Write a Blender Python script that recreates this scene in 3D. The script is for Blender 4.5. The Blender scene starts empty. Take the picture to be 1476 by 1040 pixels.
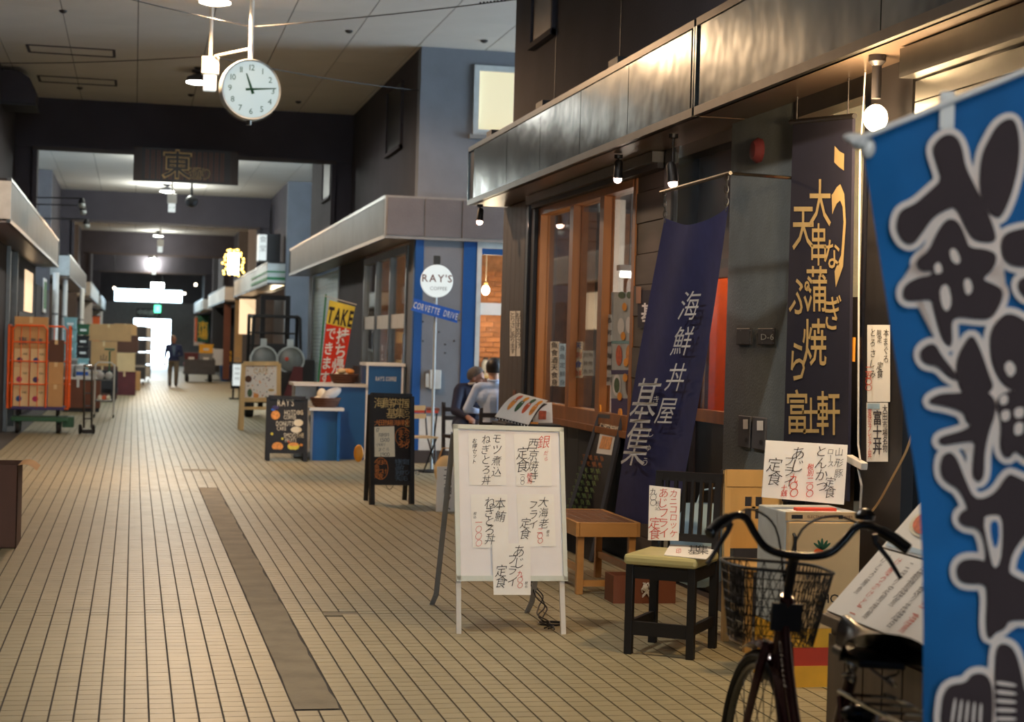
import bpy, bmesh, math, random
from mathutils import Vector, Matrix
R = math.radians
PI = math.pi
rnd = random.Random(7)
scene = bpy.context.scene
COL = scene.collection

# ---------------------------------------------------------------- camera
FPX, CXP, CYP, EYE, VPX, VPY, ROLL = 2500.0, 738.0, 520.0, 1.55, 193.0, 486.0, 0.028
_y = Vector(((VPX - CXP) / FPX, -(VPY - CYP) / FPX, 1.0)).normalized()
_u = Vector((math.sin(ROLL), math.cos(ROLL), 0.0))
_u.z = -(_u.x * _y.x + _u.y * _y.y) / _y.z
_u.normalize()
_x = _u.cross(_y).normalized()
if _x.x < 0:
    _x = -_x
CAMP = Vector((0, 0, EYE))


def ray(px, py):
    c = Vector(((px - CXP) / FPX, -(py - CYP) / FPX, 1.0))
    return Vector((_x.dot(c), _y.dot(c), _u.dot(c)))


def G(px, py, z=0.0):            # photo pixel -> point on the level z
    d = ray(px, py)
    return CAMP + d * ((z - EYE) / d.z)


def AY(px, py, Y):               # photo pixel -> point on the cross plane y = Y
    d = ray(px, py)
    return CAMP + d * (Y / d.y)


def AX(px, py, X):               # photo pixel -> point on the wall plane x = X
    d = ray(px, py)
    return CAMP + d * (X / d.x)


cam = bpy.data.cameras.new('camera')
cam.sensor_width = 36.0
cam.lens = FPX * 36.0 / 1476.0
cam.clip_start = 0.05
cam.clip_end = 400
cam.dof.use_dof = True
cam.dof.focus_distance = 9.2
cam.dof.aperture_fstop = 3.8
camo = bpy.data.objects.new('camera', cam)
COL.objects.link(camo)
rx = Vector((_x.x, _y.x, _u.x))
ry = Vector((_x.y, _y.y, _u.y))
rz = -Vector((_x.z, _y.z, _u.z))
camo.matrix_world = Matrix(((rx.x, ry.x, rz.x, 0), (rx.y, ry.y, rz.y, 0), (rx.z, ry.z, rz.z, EYE), (0, 0, 0, 1)))
scene.camera = camo

# ---------------------------------------------------------------- world, exposure
wd = bpy.data.worlds.new('sky')
scene.world = wd
wd.use_nodes = True
wd.node_tree.nodes['Background'].inputs[0].default_value = (0.66, 0.84, 1.0, 1)
wd.node_tree.nodes['Background'].inputs[1].default_value = 7.5
scene.view_settings.view_transform = 'Standard'
scene.view_settings.look = 'None'
scene.view_settings.gamma = 1.0
scene.view_settings.use_curve_mapping = False
scene.view_settings.exposure = 0.8
scene.cycles.use_denoising = True
scene.cycles.max_bounces = 8
scene.cycles.transparent_max_bounces = 16
scene.cycles.sample_clamp_indirect = 6.0


# ---------------------------------------------------------------- materials
def s2l(c):
    return tuple((v / 12.92 if v <= .04045 else ((v + .055) / 1.055) ** 2.4) for v in c)


def rgb(r, g, b):
    return s2l((r / 255., g / 255., b / 255.))


MATS = {}


def pm(name, col, rough=.6, metal=0., var=.12, scale=6., bump=0., bscale=None, emit=None, es=1., island=0., trans=0., spec=.5, stretch=None, coat=0.):
    m = bpy.data.materials.new(name)
    m.use_nodes = True
    nt = m.node_tree
    N, L = nt.nodes, nt.links
    b = N['Principled BSDF']
    b.inputs['Roughness'].default_value = rough
    b.inputs['Metallic'].default_value = metal
    b.inputs['Specular IOR Level'].default_value = spec
    if coat:
        b.inputs['Coat Weight'].default_value = coat
    tc = N.new('ShaderNodeTexCoord')
    mp = N.new('ShaderNodeMapping')
    L.new(tc.outputs['Object'], mp.inputs[0])
    if stretch:
        mp.inputs['Scale'].default_value = stretch
    nz = N.new('ShaderNodeTexNoise')
    nz.inputs['Scale'].default_value = scale
    nz.inputs['Detail'].default_value = 5
    L.new(mp.outputs[0], nz.inputs['Vector'])
    rp = N.new('ShaderNodeValToRGB')
    rp.color_ramp.elements[0].position = .3
    rp.color_ramp.elements[1].position = .7
    rp.color_ramp.elements[0].color = tuple(max(0, c * (1 - var)) for c in col) + (1,)
    rp.color_ramp.elements[1].color = tuple(min(1, c * (1 + var)) for c in col) + (1,)
    L.new(nz.outputs['Fac'], rp.inputs[0])
    out = rp.outputs[0]
    if island:
        ge = N.new('ShaderNodeNewGeometry')
        mr = N.new('ShaderNodeMapRange')
        mr.inputs['To Min'].default_value = 1 - island
        mr.inputs['To Max'].default_value = 1 + island
        L.new(ge.outputs['Random Per Island'], mr.inputs['Value'])
        oi = N.new('ShaderNodeObjectInfo')
        mr2 = N.new('ShaderNodeMapRange')
        mr2.inputs['To Min'].default_value = 1 - island
        mr2.inputs['To Max'].default_value = 1 + island
        L.new(oi.outputs['Random'], mr2.inputs['Value'])
        mm = N.new('ShaderNodeMath')
        mm.operation = 'MULTIPLY'
        L.new(mr.outputs[0], mm.inputs[0])
        L.new(mr2.outputs[0], mm.inputs[1])
        vm = N.new('ShaderNodeVectorMath')
        vm.operation = 'SCALE'
        L.new(out, vm.inputs[0])
        L.new(mm.outputs[0], vm.inputs['Scale'])
        out = vm.outputs[0]
    L.new(out, b.inputs['Base Color'])
    if bump:
        n2 = N.new('ShaderNodeTexNoise')
        n2.inputs['Scale'].default_value = bscale or scale
        n2.inputs['Detail'].default_value = 3
        L.new(mp.outputs[0], n2.inputs['Vector'])
        bp = N.new('ShaderNodeBump')
        bp.inputs['Strength'].default_value = bump
        bp.inputs['Distance'].default_value = .02
        L.new(n2.outputs['Fac'], bp.inputs['Height'])
        L.new(bp.outputs[0], b.inputs['Normal'])
    if emit:
        b.inputs['Emission Color'].default_value = tuple(emit) + (1,)
        b.inputs['Emission Strength'].default_value = es
    if trans:
        tr = N.new('ShaderNodeBsdfTranslucent')
        L.new(out, tr.inputs[0])
        mx = N.new('ShaderNodeMixShader')
        mx.inputs[0].default_value = trans
        L.new(b.outputs[0], mx.inputs[1])
        L.new(tr.outputs[0], mx.inputs[2])
        L.new(mx.outputs[0], N['Material Output'].inputs[0])
    MATS[name] = m
    return m


def glassmat(name, tint=(.9, .93, .93), refl=1.0):
    m = bpy.data.materials.new(name)
    m.use_nodes = True
    nt = m.node_tree
    N, L = nt.nodes, nt.links
    N.remove(N['Principled BSDF'])
    t = N.new('ShaderNodeBsdfTransparent')
    t.inputs[0].default_value = tint + (1,)
    g = N.new('ShaderNodeBsdfGlossy')
    g.inputs['Roughness'].default_value = .02
    f = N.new('ShaderNodeLayerWeight')       # Schlick reflectance, the same on both faces of the sheet
    pw = N.new('ShaderNodeMath')
    pw.operation = 'POWER'
    pw.inputs[1].default_value = 5.0
    f.inputs['Blend'].default_value = .5
    L.new(f.outputs['Facing'], pw.inputs[0])
    ma = N.new('ShaderNodeMath')
    ma.operation = 'MULTIPLY_ADD'
    ma.inputs[1].default_value = .9
    ma.inputs[2].default_value = .04 * refl
    L.new(pw.outputs[0], ma.inputs[0])
    mx = N.new('ShaderNodeMixShader')
    L.new(ma.outputs[0], mx.inputs[0])
    L.new(t.outputs[0], mx.inputs[1])
    L.new(g.outputs[0], mx.inputs[2])
    L.new(mx.outputs[0], N['Material Output'].inputs[0])
    MATS[name] = m
    return m


def emat(name, col, st, base=1.0):
    m = bpy.data.materials.new(name)
    m.use_nodes = True
    b = m.node_tree.nodes['Principled BSDF']
    b.inputs['Base Color'].default_value = tuple(c * base for c in col) + (1,)
    b.inputs['Emission Color'].default_value = tuple(col) + (1,)
    b.inputs['Emission Strength'].default_value = st
    MATS[name] = m
    return m


pm('tile', rgb(157, 146, 114), .46, var=.06, scale=3, island=.05)
pm('grout', rgb(58, 54, 50), .8, var=.2, scale=20)
pm('screed', rgb(128, 118, 96), .7, var=.22, scale=5, bump=.15, bscale=40)
pm('gutter', rgb(84, 80, 76), .75, var=.2, scale=4)
pm('ceiling_board', rgb(206, 202, 196), .85, var=.03, scale=2, island=.03)
pm('ceiling_gap', rgb(60, 56, 54), .9)
pm('concrete', rgb(98, 96, 100), .85, var=.1, scale=4, bump=.2, bscale=60)
pm('concrete_dark', rgb(58, 54, 60), .88, var=.12, scale=2, bump=.12, bscale=50)
pm('concrete_pale', rgb(112, 117, 125), .85, var=.08, scale=3, bump=.15, bscale=60)
pm('pillar', rgb(102, 110, 111), .85, var=.1, scale=9, bump=.2, bscale=70)
pm('steel', rgb(142, 150, 152), .2, 1., var=.2, scale=1.6, bump=.6, bscale=1.3)
pm('steel_dull', rgb(92, 90, 86), .36, 1., var=.12, scale=5, bump=.05, bscale=5)
pm('soffit', rgb(118, 100, 86), .3, .65, var=.1, scale=2, bump=.08, bscale=2)
pm('steel_far', rgb(80, 83, 83), .5, .5, var=.15, scale=3, bump=.1, bscale=2)
pm('chrome', rgb(200, 200, 200), .12, 1., var=.02)
pm('dark_metal', rgb(36, 33, 34), .5, .3, var=.1)
pm('black', rgb(20, 18, 20), .5, var=.1)
pm('black_gloss', rgb(16, 15, 17), .25, var=.1)
pm('rubber', rgb(22, 21, 22), .7, var=.1)
pm('dark_brown', rgb(52, 38, 32), .55, var=.25, scale=3, stretch=(1, 1, .12))
pm('post_wood', rgb(72, 62, 57), .6, var=.25, scale=9, stretch=(1, 1, .08))
pm('plank_wood', rgb(74, 64, 56), .65, var=.35, scale=7, stretch=(1, .12, 1), island=.25)
pm('frame_wood', rgb(158, 98, 40), .42, var=.2, scale=8, stretch=(1, 1, .1))
pm('bench_wood', rgb(184, 132, 72), .42, var=.16, scale=8, stretch=(.2, 1, 1))
pm('chair_wood', rgb(206, 168, 108), .42, var=.12, scale=8, stretch=(1, 1, .15))
pm('bench_top', rgb(112, 72, 40), .42, var=.3, scale=9, stretch=(.15, 1, 1))
pm('pale_wood', rgb(214, 180, 122), .5, var=.12, scale=8, stretch=(1, 1, .1))
pm('cabinet_wood', rgb(98, 82, 66), .45, var=.25, scale=9, stretch=(1, 1, .07))
pm('paper', rgb(238, 234, 226), .75, var=.03, scale=5, bump=.1, bscale=9)
pm('paper_warm', rgb(232, 222, 196), .75, var=.05, scale=5)
pm('white', rgb(232, 230, 226), .5, var=.04)
pm('board_white', rgb(232, 226, 222), .45, var=.03)
pm('board_edge', rgb(200, 198, 180), .4, .1, var=.04)
pm('white_dirty', rgb(206, 200, 190), .5, var=.1)
pm('cream', rgb(214, 180, 130), .4, var=.05)
pm('grey', rgb(130, 130, 130), .5)
pm('grey_dark', rgb(70, 70, 74), .55)
pm('grey_pale', rgb(188, 194, 194), .5)
pm('ink', rgb(40, 34, 34), .7)
pm('ink_red', rgb(206, 66, 40), .7)
pm('ink_brown', rgb(112, 54, 32), .7)
pm('navy', rgb(52, 56, 104), .85, var=.1, scale=12, trans=.15, bump=.05, bscale=300)
pm('navy_dark', rgb(22, 20, 42), .8, var=.1, scale=8)
pm('cloth_white', rgb(232, 230, 228), .8)
pm('gold', rgb(206, 174, 112), .6)
pm('banner_blue', rgb(12, 92, 152), .8, var=.16, scale=5, trans=.35, bump=.04, bscale=250)
pm('banner_ink', rgb(50, 34, 34), .8, var=.1, trans=.1)
pm('banner_cream', rgb(242, 222, 206), .8, var=.05, trans=.3)
pm('blue_paint', rgb(10, 72, 136), .5, var=.06)
pm('blue_counter', rgb(14, 82, 138), .42, var=.05)
pm('sign_blue', rgb(34, 96, 196), .4)
pm('red_flag', rgb(224, 58, 34), .8, trans=.2)
pm('yellow_flag', rgb(240, 220, 90), .8, trans=.2)
pm('green', rgb(40, 120, 72), .5)
pm('green_dark', rgb(34, 84, 52), .5)
pm('orange', rgb(240, 100, 30), .45)
pm('orange_tag', rgb(244, 160, 44), .5)
pm('card', rgb(196, 152, 100), .8, var=.06, scale=4)
pm('card_dark_shaded', rgb(92, 62, 48), .8, var=.08, scale=4)  # dark card; on the open carton its shade is put into the colour
pm('card_pale', rgb(220, 192, 144), .8, var=.05, scale=4)
pm('maroon', rgb(94, 34, 36), .6)
pm('brown_panel', rgb(118, 66, 42), .55, var=.08)
pm('teal_bin', rgb(128, 172, 176), .45, var=.08)
pm('seat_vinyl', rgb(188, 178, 122), .4, var=.06)
pm('bag_blue', rgb(176, 206, 226), .35, var=.06, trans=.2)
pm('skin', rgb(206, 158, 130), .55, var=.06)
pm('skin_dark', rgb(172, 120, 96), .55, var=.06)
pm('hair', rgb(28, 22, 22), .5, var=.2, scale=60)
pm('hair_grey', rgb(96, 88, 84), .6, var=.25, scale=60)
pm('shirt_blue', rgb(190, 206, 234), .8, var=.05, scale=10, bump=.25, bscale=14)
pm('suit_navy', rgb(36, 38, 62), .8, var=.08, bump=.1, bscale=18)
pm('jacket_navy', rgb(40, 48, 84), .8)
pm('trouser_khaki', rgb(112, 100, 84), .8)
pm('bike_red', rgb(70, 22, 24), .25, .3, coat=.5)
pm('brick_wall', rgb(150, 104, 70), .8, var=.3, scale=9)
pm('orange_wall', rgb(214, 104, 50), .7, var=.1)
pm('floor_dark', rgb(60, 50, 46), .6)
pm('poster_print', rgb(200, 170, 140), .6, var=.5, scale=14)
pm('food_red', rgb(206, 96, 60), .6, var=.3, scale=30)
pm('food_orange', rgb(226, 150, 74), .6, var=.3, scale=30)
pm('food_green', rgb(70, 100, 70), .6, var=.3, scale=40)
pm('purple', rgb(64, 54, 104), .6)
pm('basket', rgb(92, 58, 40), .7, var=.3, scale=60)
pm('plastic_clear', rgb(226, 226, 226), .2, var=.1, trans=.4)
pm('forklift_grey', rgb(122, 126, 126), .38, .3)
pm('magenta', rgb(176, 40, 90), .5)
pm('yellow', rgb(240, 178, 40), .5)
pm('chalk_green', rgb(150, 180, 110), .8)
pm('chalk_orange', rgb(214, 128, 62), .8)
pm('chalk_blue', rgb(90, 110, 130), .8)
glassmat('glass')
glassmat('glass_shop', (.8, .78, .76), 1.6)
emat('lamp_white', (1.0, .98, .9), 14)
emat('lamp_warm', (1.0, .82, .6), 12)
emat('bulb_glow', (1.0, .74, .42), 40)
emat('spot_glow', (1.0, .62, .48), 16)
emat('clock_face', (.86, 1.0, .98), .3, .35)
emat('sign_lit', (.93, 1.0, .98), .4, .3)
emat('exit_green', (.1, .85, .45), 2.2)
emat('fluoro', (.93, 1.0, .97), 9)
emat('window_lit', (.9, .78, .5), .26)
emat('fairy', (1.0, .62, .12), 5)
emat('shop_glow', (1.0, .72, .44), .5)


# ---------------------------------------------------------------- mesh builder
class MB:
    def __init__(s):
        s.v = []
        s.f = []

    def add(s, vs, fs):
        n = len(s.v)
        s.v += [tuple(p) for p in vs]
        s.f += [tuple(n + i for i in q) for q in fs]
        return s

    def box(s, x0, x1, y0, y1, z0, z1, M=None):
        vs = [Vector((x, y, z)) for z in (z0, z1) for y in (y0, y1) for x in (x0, x1)]
        if M:
            vs = [M @ p for p in vs]
        return s.add(vs, [(0, 2, 3, 1), (4, 5, 7, 6), (0, 1, 5, 4), (2, 6, 7, 3), (0, 4, 6, 2), (1, 3, 7, 5)])

    def bar(s, a, b, w, d=None, up=(0, 0, 1)):      # square bar from a to b
        a, b = Vector(a), Vector(b)
        d = d or w
        t = (b - a)
        ln = t.length
        t.normalize()
        u = Vector(up)
        if abs(u.dot(t)) > .98:
            u = Vector((0, 1, 0))
        e = t.cross(u).normalized()
        n = e.cross(t)
        M = Matrix(((e.x, t.x, n.x, a.x), (e.y, t.y, n.y, a.y), (e.z, t.z, n.z, a.z), (0, 0, 0, 1)))
        return s.box(-w / 2, w / 2, 0, ln, -d / 2, d / 2, M)

    def tube(s, pts, r, n=8, caps=True, closed=False):
        P = [Vector(p) for p in pts]
        k = len(P)
        rs = r if isinstance(r, (list, tuple)) else [r] * k
        T = []
        for i in range(k):
            if closed:
                t = P[(i + 1) % k] - P[i - 1]
            else:
                t = P[min(i + 1, k - 1)] - P[max(i - 1, 0)]
            T.append(t.normalized())
        u = Vector((0, 0, 1)) if abs(T[0].z) < .9 else Vector((1, 0, 0))
        u = (u - T[0] * u.dot(T[0])).normalized()
        vs = []
        for i in range(k):
            u = (u - T[i] * u.dot(T[i]))
            if u.length < 1e-5:
                u = T[i].orthogonal()
            u.normalize()
            w = T[i].cross(u)
            for j in range(n):
                a = 2 * PI * j / n
                vs.append(P[i] + (u * math.cos(a) + w * math.sin(a)) * rs[i])
        fs = []
        for i in range(k if closed else k - 1):
            i2 = (i + 1) % k
            for j in range(n):
                j2 = (j + 1) % n
                fs.append((i * n + j, i * n + j2, i2 * n + j2, i2 * n + j))
        if caps and not closed:
            fs.append(tuple(range(n - 1, -1, -1)))
            fs.append(tuple((k - 1) * n + j for j in range(n)))
        return s.add(vs, fs)

    def lathe(s, prof, n=20, c=(0, 0, 0), M=None):   # (r, z) profile around local z
        vs = []
        for r, z in prof:
            for j in range(n):
                a = 2 * PI * j / n
                p = Vector((r * math.cos(a), r * math.sin(a), z))
                vs.append((M @ p if M else p) + Vector(c))
        fs = []
        for i in range(len(prof) - 1):
            for j in range(n):
                j2 = (j + 1) % n
                fs.append((i * n + j, i * n + j2, (i + 1) * n + j2, (i + 1) * n + j))
        fs.append(tuple(range(n - 1, -1, -1)))
        fs.append(tuple((len(prof) - 1) * n + j for j in range(n)))
        return s.add(vs, fs)

    def prism(s, poly, y0, y1):                      # polygon in xz extruded along y
        k = len(poly)
        vs = [(x, y0, z) for x, z in poly] + [(x, y1, z) for x, z in poly]
        fs = [tuple(range(k)), tuple(range(2 * k - 1, k - 1, -1))]
        for i in range(k):
            j = (i + 1) % k
            fs.append((i, i + k, j + k, j))
        return s.add(vs, fs)

    def grid(s, fn, nu, nv):                         # fn(u, v) -> point
        vs = [fn(i / nu, j / nv) for j in range(nv + 1) for i in range(nu + 1)]
        fs = [(j * (nu + 1) + i, j * (nu + 1) + i + 1, (j + 1) * (nu + 1) + i + 1, (j + 1) * (nu + 1) + i) for j in range(nv) for i in range(nu)]
        return s.add(vs, fs)

    def ell(s, c, r, n=14, m=10, M=None):
        vs, fs = [], []
        for i in range(m + 1):
            th = PI * i / m
            for j in range(n):
                a = 2 * PI * j / n
                p = Vector((r[0] * math.sin(th) * math.cos(a), r[1] * math.sin(th) * math.sin(a), r[2] * math.cos(th)))
                vs.append((M @ p if M else p) + Vector(c))
        for i in range(m):
            for j in range(n):
                fs.append((i * n + j, (i + 1) * n + j, (i + 1) * n + (j + 1) % n, i * n + (j + 1) % n))
        return s.add(vs, fs)

    def xf(s, M):
        s.v = [tuple(M @ Vector(p)) for p in s.v]
        return s

    def mesh(s, name, smooth=False):
        me = bpy.data.meshes.new(name)
        me.from_pydata(s.v, [], s.f)
        bm = bmesh.new()
        bm.from_mesh(me)
        bmesh.ops.recalc_face_normals(bm, faces=bm.faces)
        bm.to_mesh(me)
        bm.free()
        if smooth:
            me.polygons.foreach_set('use_smooth', [True] * len(me.polygons))
            me.set_sharp_from_angle(angle=R(40))
        return me

    def build(s, name, mat, parent=None, smooth=False, bevel=0, loc=None, rz=0, kind=None, flat=False):
        if flat:
            me = bpy.data.meshes.new(name)
            me.from_pydata(s.v, [], s.f)
        else:
            me = s.mesh(name, smooth)
        me.materials.append(MATS[mat])
        o = bpy.data.objects.new(name, me)
        COL.objects.link(o)
        if parent:
            o.parent = parent
        if loc is not None:
            o.location = loc
        if rz:
            o.rotation_euler.z = rz
        if kind:
            o['kind'] = kind
        if bevel:
            b = o.modifiers.new('bevel', 'BEVEL')
            b.width = bevel
            b.segments = 2
            b.limit_method = 'ANGLE'
        return o


def tag(o, label, cat, group=None):
    o['label'] = label
    o['category'] = cat
    if group:
        o['group'] = group
    return o


def thing(name, label, cat, loc=(0, 0, 0), rz=0, group=None):
    o = bpy.data.objects.new(name, None)
    COL.objects.link(o)
    o.location = loc
    o.rotation_euler.z = rz
    o.empty_display_size = .1
    return tag(o, label, cat, group)


def struct(o):
    o['kind'] = 'structure'
    return o


def dup(root, loc, rz, label=None, group=None):
    r = root.copy()
    COL.objects.link(r)
    r.location = loc
    r.rotation_euler.z = rz
    if label:
        r['label'] = label
    if group:
        r['group'] = group
    for ch in list(root.children):
        c = ch.copy()
        COL.objects.link(c)
        c.parent = r
        for g in list(ch.children):
            d = g.copy()
            COL.objects.link(d)
            d.parent = c
    return r


def crom(P, n=5):
    P = [Vector(p) for p in P]
    out = []
    for i in range(len(P) - 1):
        a, b, c, d = P[max(i - 1, 0)], P[i], P[i + 1], P[min(i + 2, len(P) - 1)]
        for k in range(n):
            t = k / n
            out.append(.5 * (2 * b + (c - a) * t + (2 * a - 5 * b + 4 * c - d) * t * t + (3 * b - a - 3 * c + d) * t ** 3))
    return out + [P[-1]]


def bx(x0, x1, y0, y1, z0, z1):
    return MB().box(x0, x1, y0, y1, z0, z1)


# ---------------------------------------------------------------- lettering
_tc = bpy.data.curves.new('glyph', 'FONT')
_tc.resolution_u = 2
_to = bpy.data.objects.new('glyph', _tc)
COL.objects.link(_to)
GL = {}


def glyph(ch, off=0.0):
    k = (ch, off)
    if k not in GL:
        _tc.body = ch
        _tc.offset = off
        me = bpy.data.meshes.new_from_object(_to)
        vs = [(v.co.x, v.co.y) for v in me.vertices]
        fs = [tuple(p.vertices) for p in me.polygons]
        if vs:
            x0, x1 = min(v[0] for v in vs), max(v[0] for v in vs)
            if ord(ch) > 0x2e80:      # full width cell, about 0.72 wide in font units
                y0, y1 = min(v[1] for v in vs), max(v[1] for v in vs)
                cx, cy, sc = (x0 + x1) / 2, (y0 + y1) / 2, 1
                big = max(x1 - x0, y1 - y0)
                sc = 1 / .75 if big > .5 else 1 / .78
                vs = [((x - cx) * sc, (y - cy) * sc) for x, y in vs]
                w = 1.0
            else:
                sc = 1 / .72
                vs = [((x - (x0 + x1) / 2) * sc, (y - .36) * sc) for x, y in vs]
                w = (x1 - x0) * sc
        else:
            w = .4
        GL[k] = (vs, fs, w)
        bpy.data.meshes.remove(me)
    return GL[k]


def put(mb, ch, x, z, size, y=0., rot=0., shear=0., sx=1., off=0.0, fn=None):
    vs, fs, w = glyph(ch, off)
    c, s_ = math.cos(rot), math.sin(rot)
    out = []
    for a, b in vs:
        a = a * sx + b * shear
        p = (x + (a * c - b * s_) * size, z + (a * s_ + b * c) * size)
        out.append(fn(*p) if fn else (p[0], y, p[1]))
    mb.add(out, fs)
    return w


def vtext(mb, st, x, ztop, size, y=0., step=1.08, jit=0., shear=0., sx=1., off=0.0, fn=None, drift=0.):
    z = ztop - size / 2
    for i, ch in enumerate(st):
        if ch != ' ':
            rot = rnd.uniform(-jit, jit)
            c2 = ch
            r2 = rot
            if ch in 'ー|':
                c2, r2 = '一', rot + PI / 2
            put(mb, c2, x + rnd.uniform(-jit, jit) * size * .4 + drift * i * size, z, size * (1 + rnd.uniform(-jit, jit) * .5), y, r2, shear, sx, off, fn)
        z -= size * step
    return z


def htext(mb, st, x, z, size, y=0., gap=.12, shear=0., sx=1., off=0.0, center=False, rot=0., jit=0., fn=None):
    ws = [(.45 if ch == ' ' else glyph(ch, off)[2] * sx) for ch in st]
    tot = sum(ws) + gap * (len(st) - 1)
    cx = -tot / 2 * size if center else 0
    for ch, w in zip(st, ws):
        if ch != ' ':
            d = cx + w * size / 2
            put(mb, ch, x + d * math.cos(rot), z + d * math.sin(rot), size * (1 + rnd.uniform(-jit, jit) * .4), y, rot + rnd.uniform(-jit, jit), shear, sx, off, fn)
        cx += (w + gap) * size


def scribble(mb, x0, x1, z0, z1, rows, cols, size, y=0., fill=.8, vertical=True):
    chars = 'きりんすみほたいかねのおしのさつちを一二十人小日月水木金土大中山川'
    for r in range(rows):
        for c in range(cols):
            if rnd.random() < fill:
                put(mb, rnd.choice(chars), x0 + (x1 - x0) * (c + .5) / cols, z0 + (z1 - z0) * (r + .5) / rows, size * rnd.uniform(.75, 1.1), y, rnd.uniform(-.15, .15), .15)


def point(name, loc, col, power, radius=.1, parent=None):
    l = bpy.data.lights.new(name, 'POINT')
    l.color = col
    l.energy = power
    l.shadow_soft_size = radius
    o = bpy.data.objects.new(name, l)
    COL.objects.link(o)
    o.location = loc
    if parent:
        o.parent = parent
    return o


def spot(name, loc, to, col, power, angle=100, blend=.6, radius=.1, parent=None):
    l = bpy.data.lights.new(name, 'SPOT')
    l.color = col
    l.energy = power
    l.spot_size = R(angle)
    l.spot_blend = blend
    l.shadow_soft_size = radius
    o = bpy.data.objects.new(name, l)
    COL.objects.link(o)
    o.location = loc
    o.rotation_euler = (Vector(to) - Vector(loc)).to_track_quat('-Z', 'Y').to_euler()
    if parent:
        o.parent = parent
    return o

# ================================================================ FLOOR
ZC = 5.48
XR, XL, XCR, XCL = 3.6, -2.0, 3.17, -1.55
floor = struct(bx(-9, 14, -16, 112, -.3, -.006).build('floor', 'grout'))
bx(-9, -1.705, -16, 98, -.006, -.002).build('gutter_slab', 'gutter', floor)
bx(8.2, 14, 16.7, 22.6, -.006, -.002).build('alley_slab', 'gutter', floor)


def tile_geo(mb, x0, y0, px=.1, py=.1, gx=.0085, gy=.005):
    z = [rnd.uniform(-.0005, .0004) for _ in range(4)]
    xa, xb, ya, yb = x0 + gx / 2, x0 + px - gx / 2, y0 + gy / 2, y0 + py - gy / 2
    n = len(mb.v)
    mb.v += [(xa, ya, z[0]), (xb, ya, z[1]), (xb, yb, z[2]), (xa, yb, z[3]), (xa, ya, -.007), (xb, ya, -.007), (xb, yb, -.007), (xa, yb, -.007)]
    mb.f += [(n, n + 1, n + 2, n + 3), (n + 4, n + 5, n + 1, n), (n + 5, n + 6, n + 2, n + 1), (n + 6, n + 7, n + 3, n + 2), (n + 7, n + 4, n, n + 3)]


def tile_gap(x, y):
    if .695 < x + .05 < .905 and 7.33 < y + .05 < 18.4:
        return True
    if 1.1 < x + .05 < 1.3 and 9.84 < y + .05 < 9.98:
        return True
    if .6 < x + .05 < 1.0 and 20.7 < y + .05 < 21.0:
        return True
    return False


paving = MB()
singles = []
near_cells = set()
for j in range(9):
    for i in range(33):
        near_cells.add((i + 10, j))
ys = [4.0]
while ys[-1] < 64:
    y = ys[-1] + .1
    ys.append(y)
for ci in range(53):
    x = XL + .3 + ci * .1
    yo = rnd.uniform(-.012, .012)
    for y in ys:
        yy = y + yo
        if tile_gap(x, yy):
            continue
        if abs(yy + .05 - 10.0) < .05 or abs(yy + .05 - 18.0) < .05:
            tile_geo(paving, x, yy + .008, py=.084)
            continue
        if 7.1 <= y < 8.0 and 10 <= ci < 43 and len(singles) < 300:
            singles.append((x, yy))
            continue
        tile_geo(paving, x, yy)
for ci in range(46):
    for rj in range(59):
        tile_geo(paving, 3.6 + ci * .1, 16.72 + rj * .1)
o = paving.build('tile_paving', 'tile', floor, flat=True, kind='stuff')
tm = []
for k in range(6):
    q = MB()
    tile_geo(q, 0, 0)
    me = bpy.data.meshes.new('tile')
    me.from_pydata(q.v, [], q.f)
    me.materials.append(MATS['tile'])
    tm.append(me)
for i, (x, y) in enumerate(singles):
    t = bpy.data.objects.new('floor_tile', tm[i % 6])
    COL.objects.link(t)
    t.parent = floor
    t.location = (x, y, 0)
# repair strips where tiles were taken up
sc = MB()
rows = 60
L_, R_ = [], []
for k in range(rows + 1):
    y = 7.34 + (18.38 - 7.34) * k / rows
    L_.append((.703 + rnd.uniform(0, .006), y, -.0015))
    R_.append((.897 + rnd.uniform(-.012, .004), y, -.0015))
for k in range(rows):
    sc.add([L_[k], R_[k], R_[k + 1], L_[k + 1]], [(0, 1, 2, 3)])
sc.build('concrete_strip', 'screed', floor, flat=True)
bx(1.1, 1.3, 9.86, 9.98, -.006, -.0015).build('concrete_patch', 'screed', floor)
bx(.6, 1.0, 20.72, 21.0, -.006, -.0015).build('concrete_patch', 'screed', floor)
# far paving: the joints are finer than a pixel, the material takes over
m = pm('tile_far', rgb(190, 174, 146), .45, var=.08, scale=2)
nt = m.node_tree
bt = nt.nodes.new('ShaderNodeTexBrick')
bt.offset = 0
bt.inputs['Color1'].default_value = rgb(160, 144, 116) + (1,)
bt.inputs['Color2'].default_value = rgb(154, 138, 110) + (1,)
bt.inputs['Mortar'].default_value = rgb(84, 78, 70) + (1,)
bt.inputs['Scale'].default_value = 1
bt.inputs['Mortar Size'].default_value = .005
bt.inputs['Brick Width'].default_value = .1
bt.inputs['Row Height'].default_value = .1
nt.links.new(nt.nodes['Texture Coordinate'].outputs['Object'], bt.inputs['Vector'])
nt.links.new(bt.outputs[0], nt.nodes['Principled BSDF'].inputs['Base Color'])
bx(-1.7, 3.6, 64.05, 99, -.006, 0).build('far_paving', 'tile_far', floor)
bx(-8, 9, 99, 112, -.006, -.001).build('outdoor_apron', 'grey_pale', floor)

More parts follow.
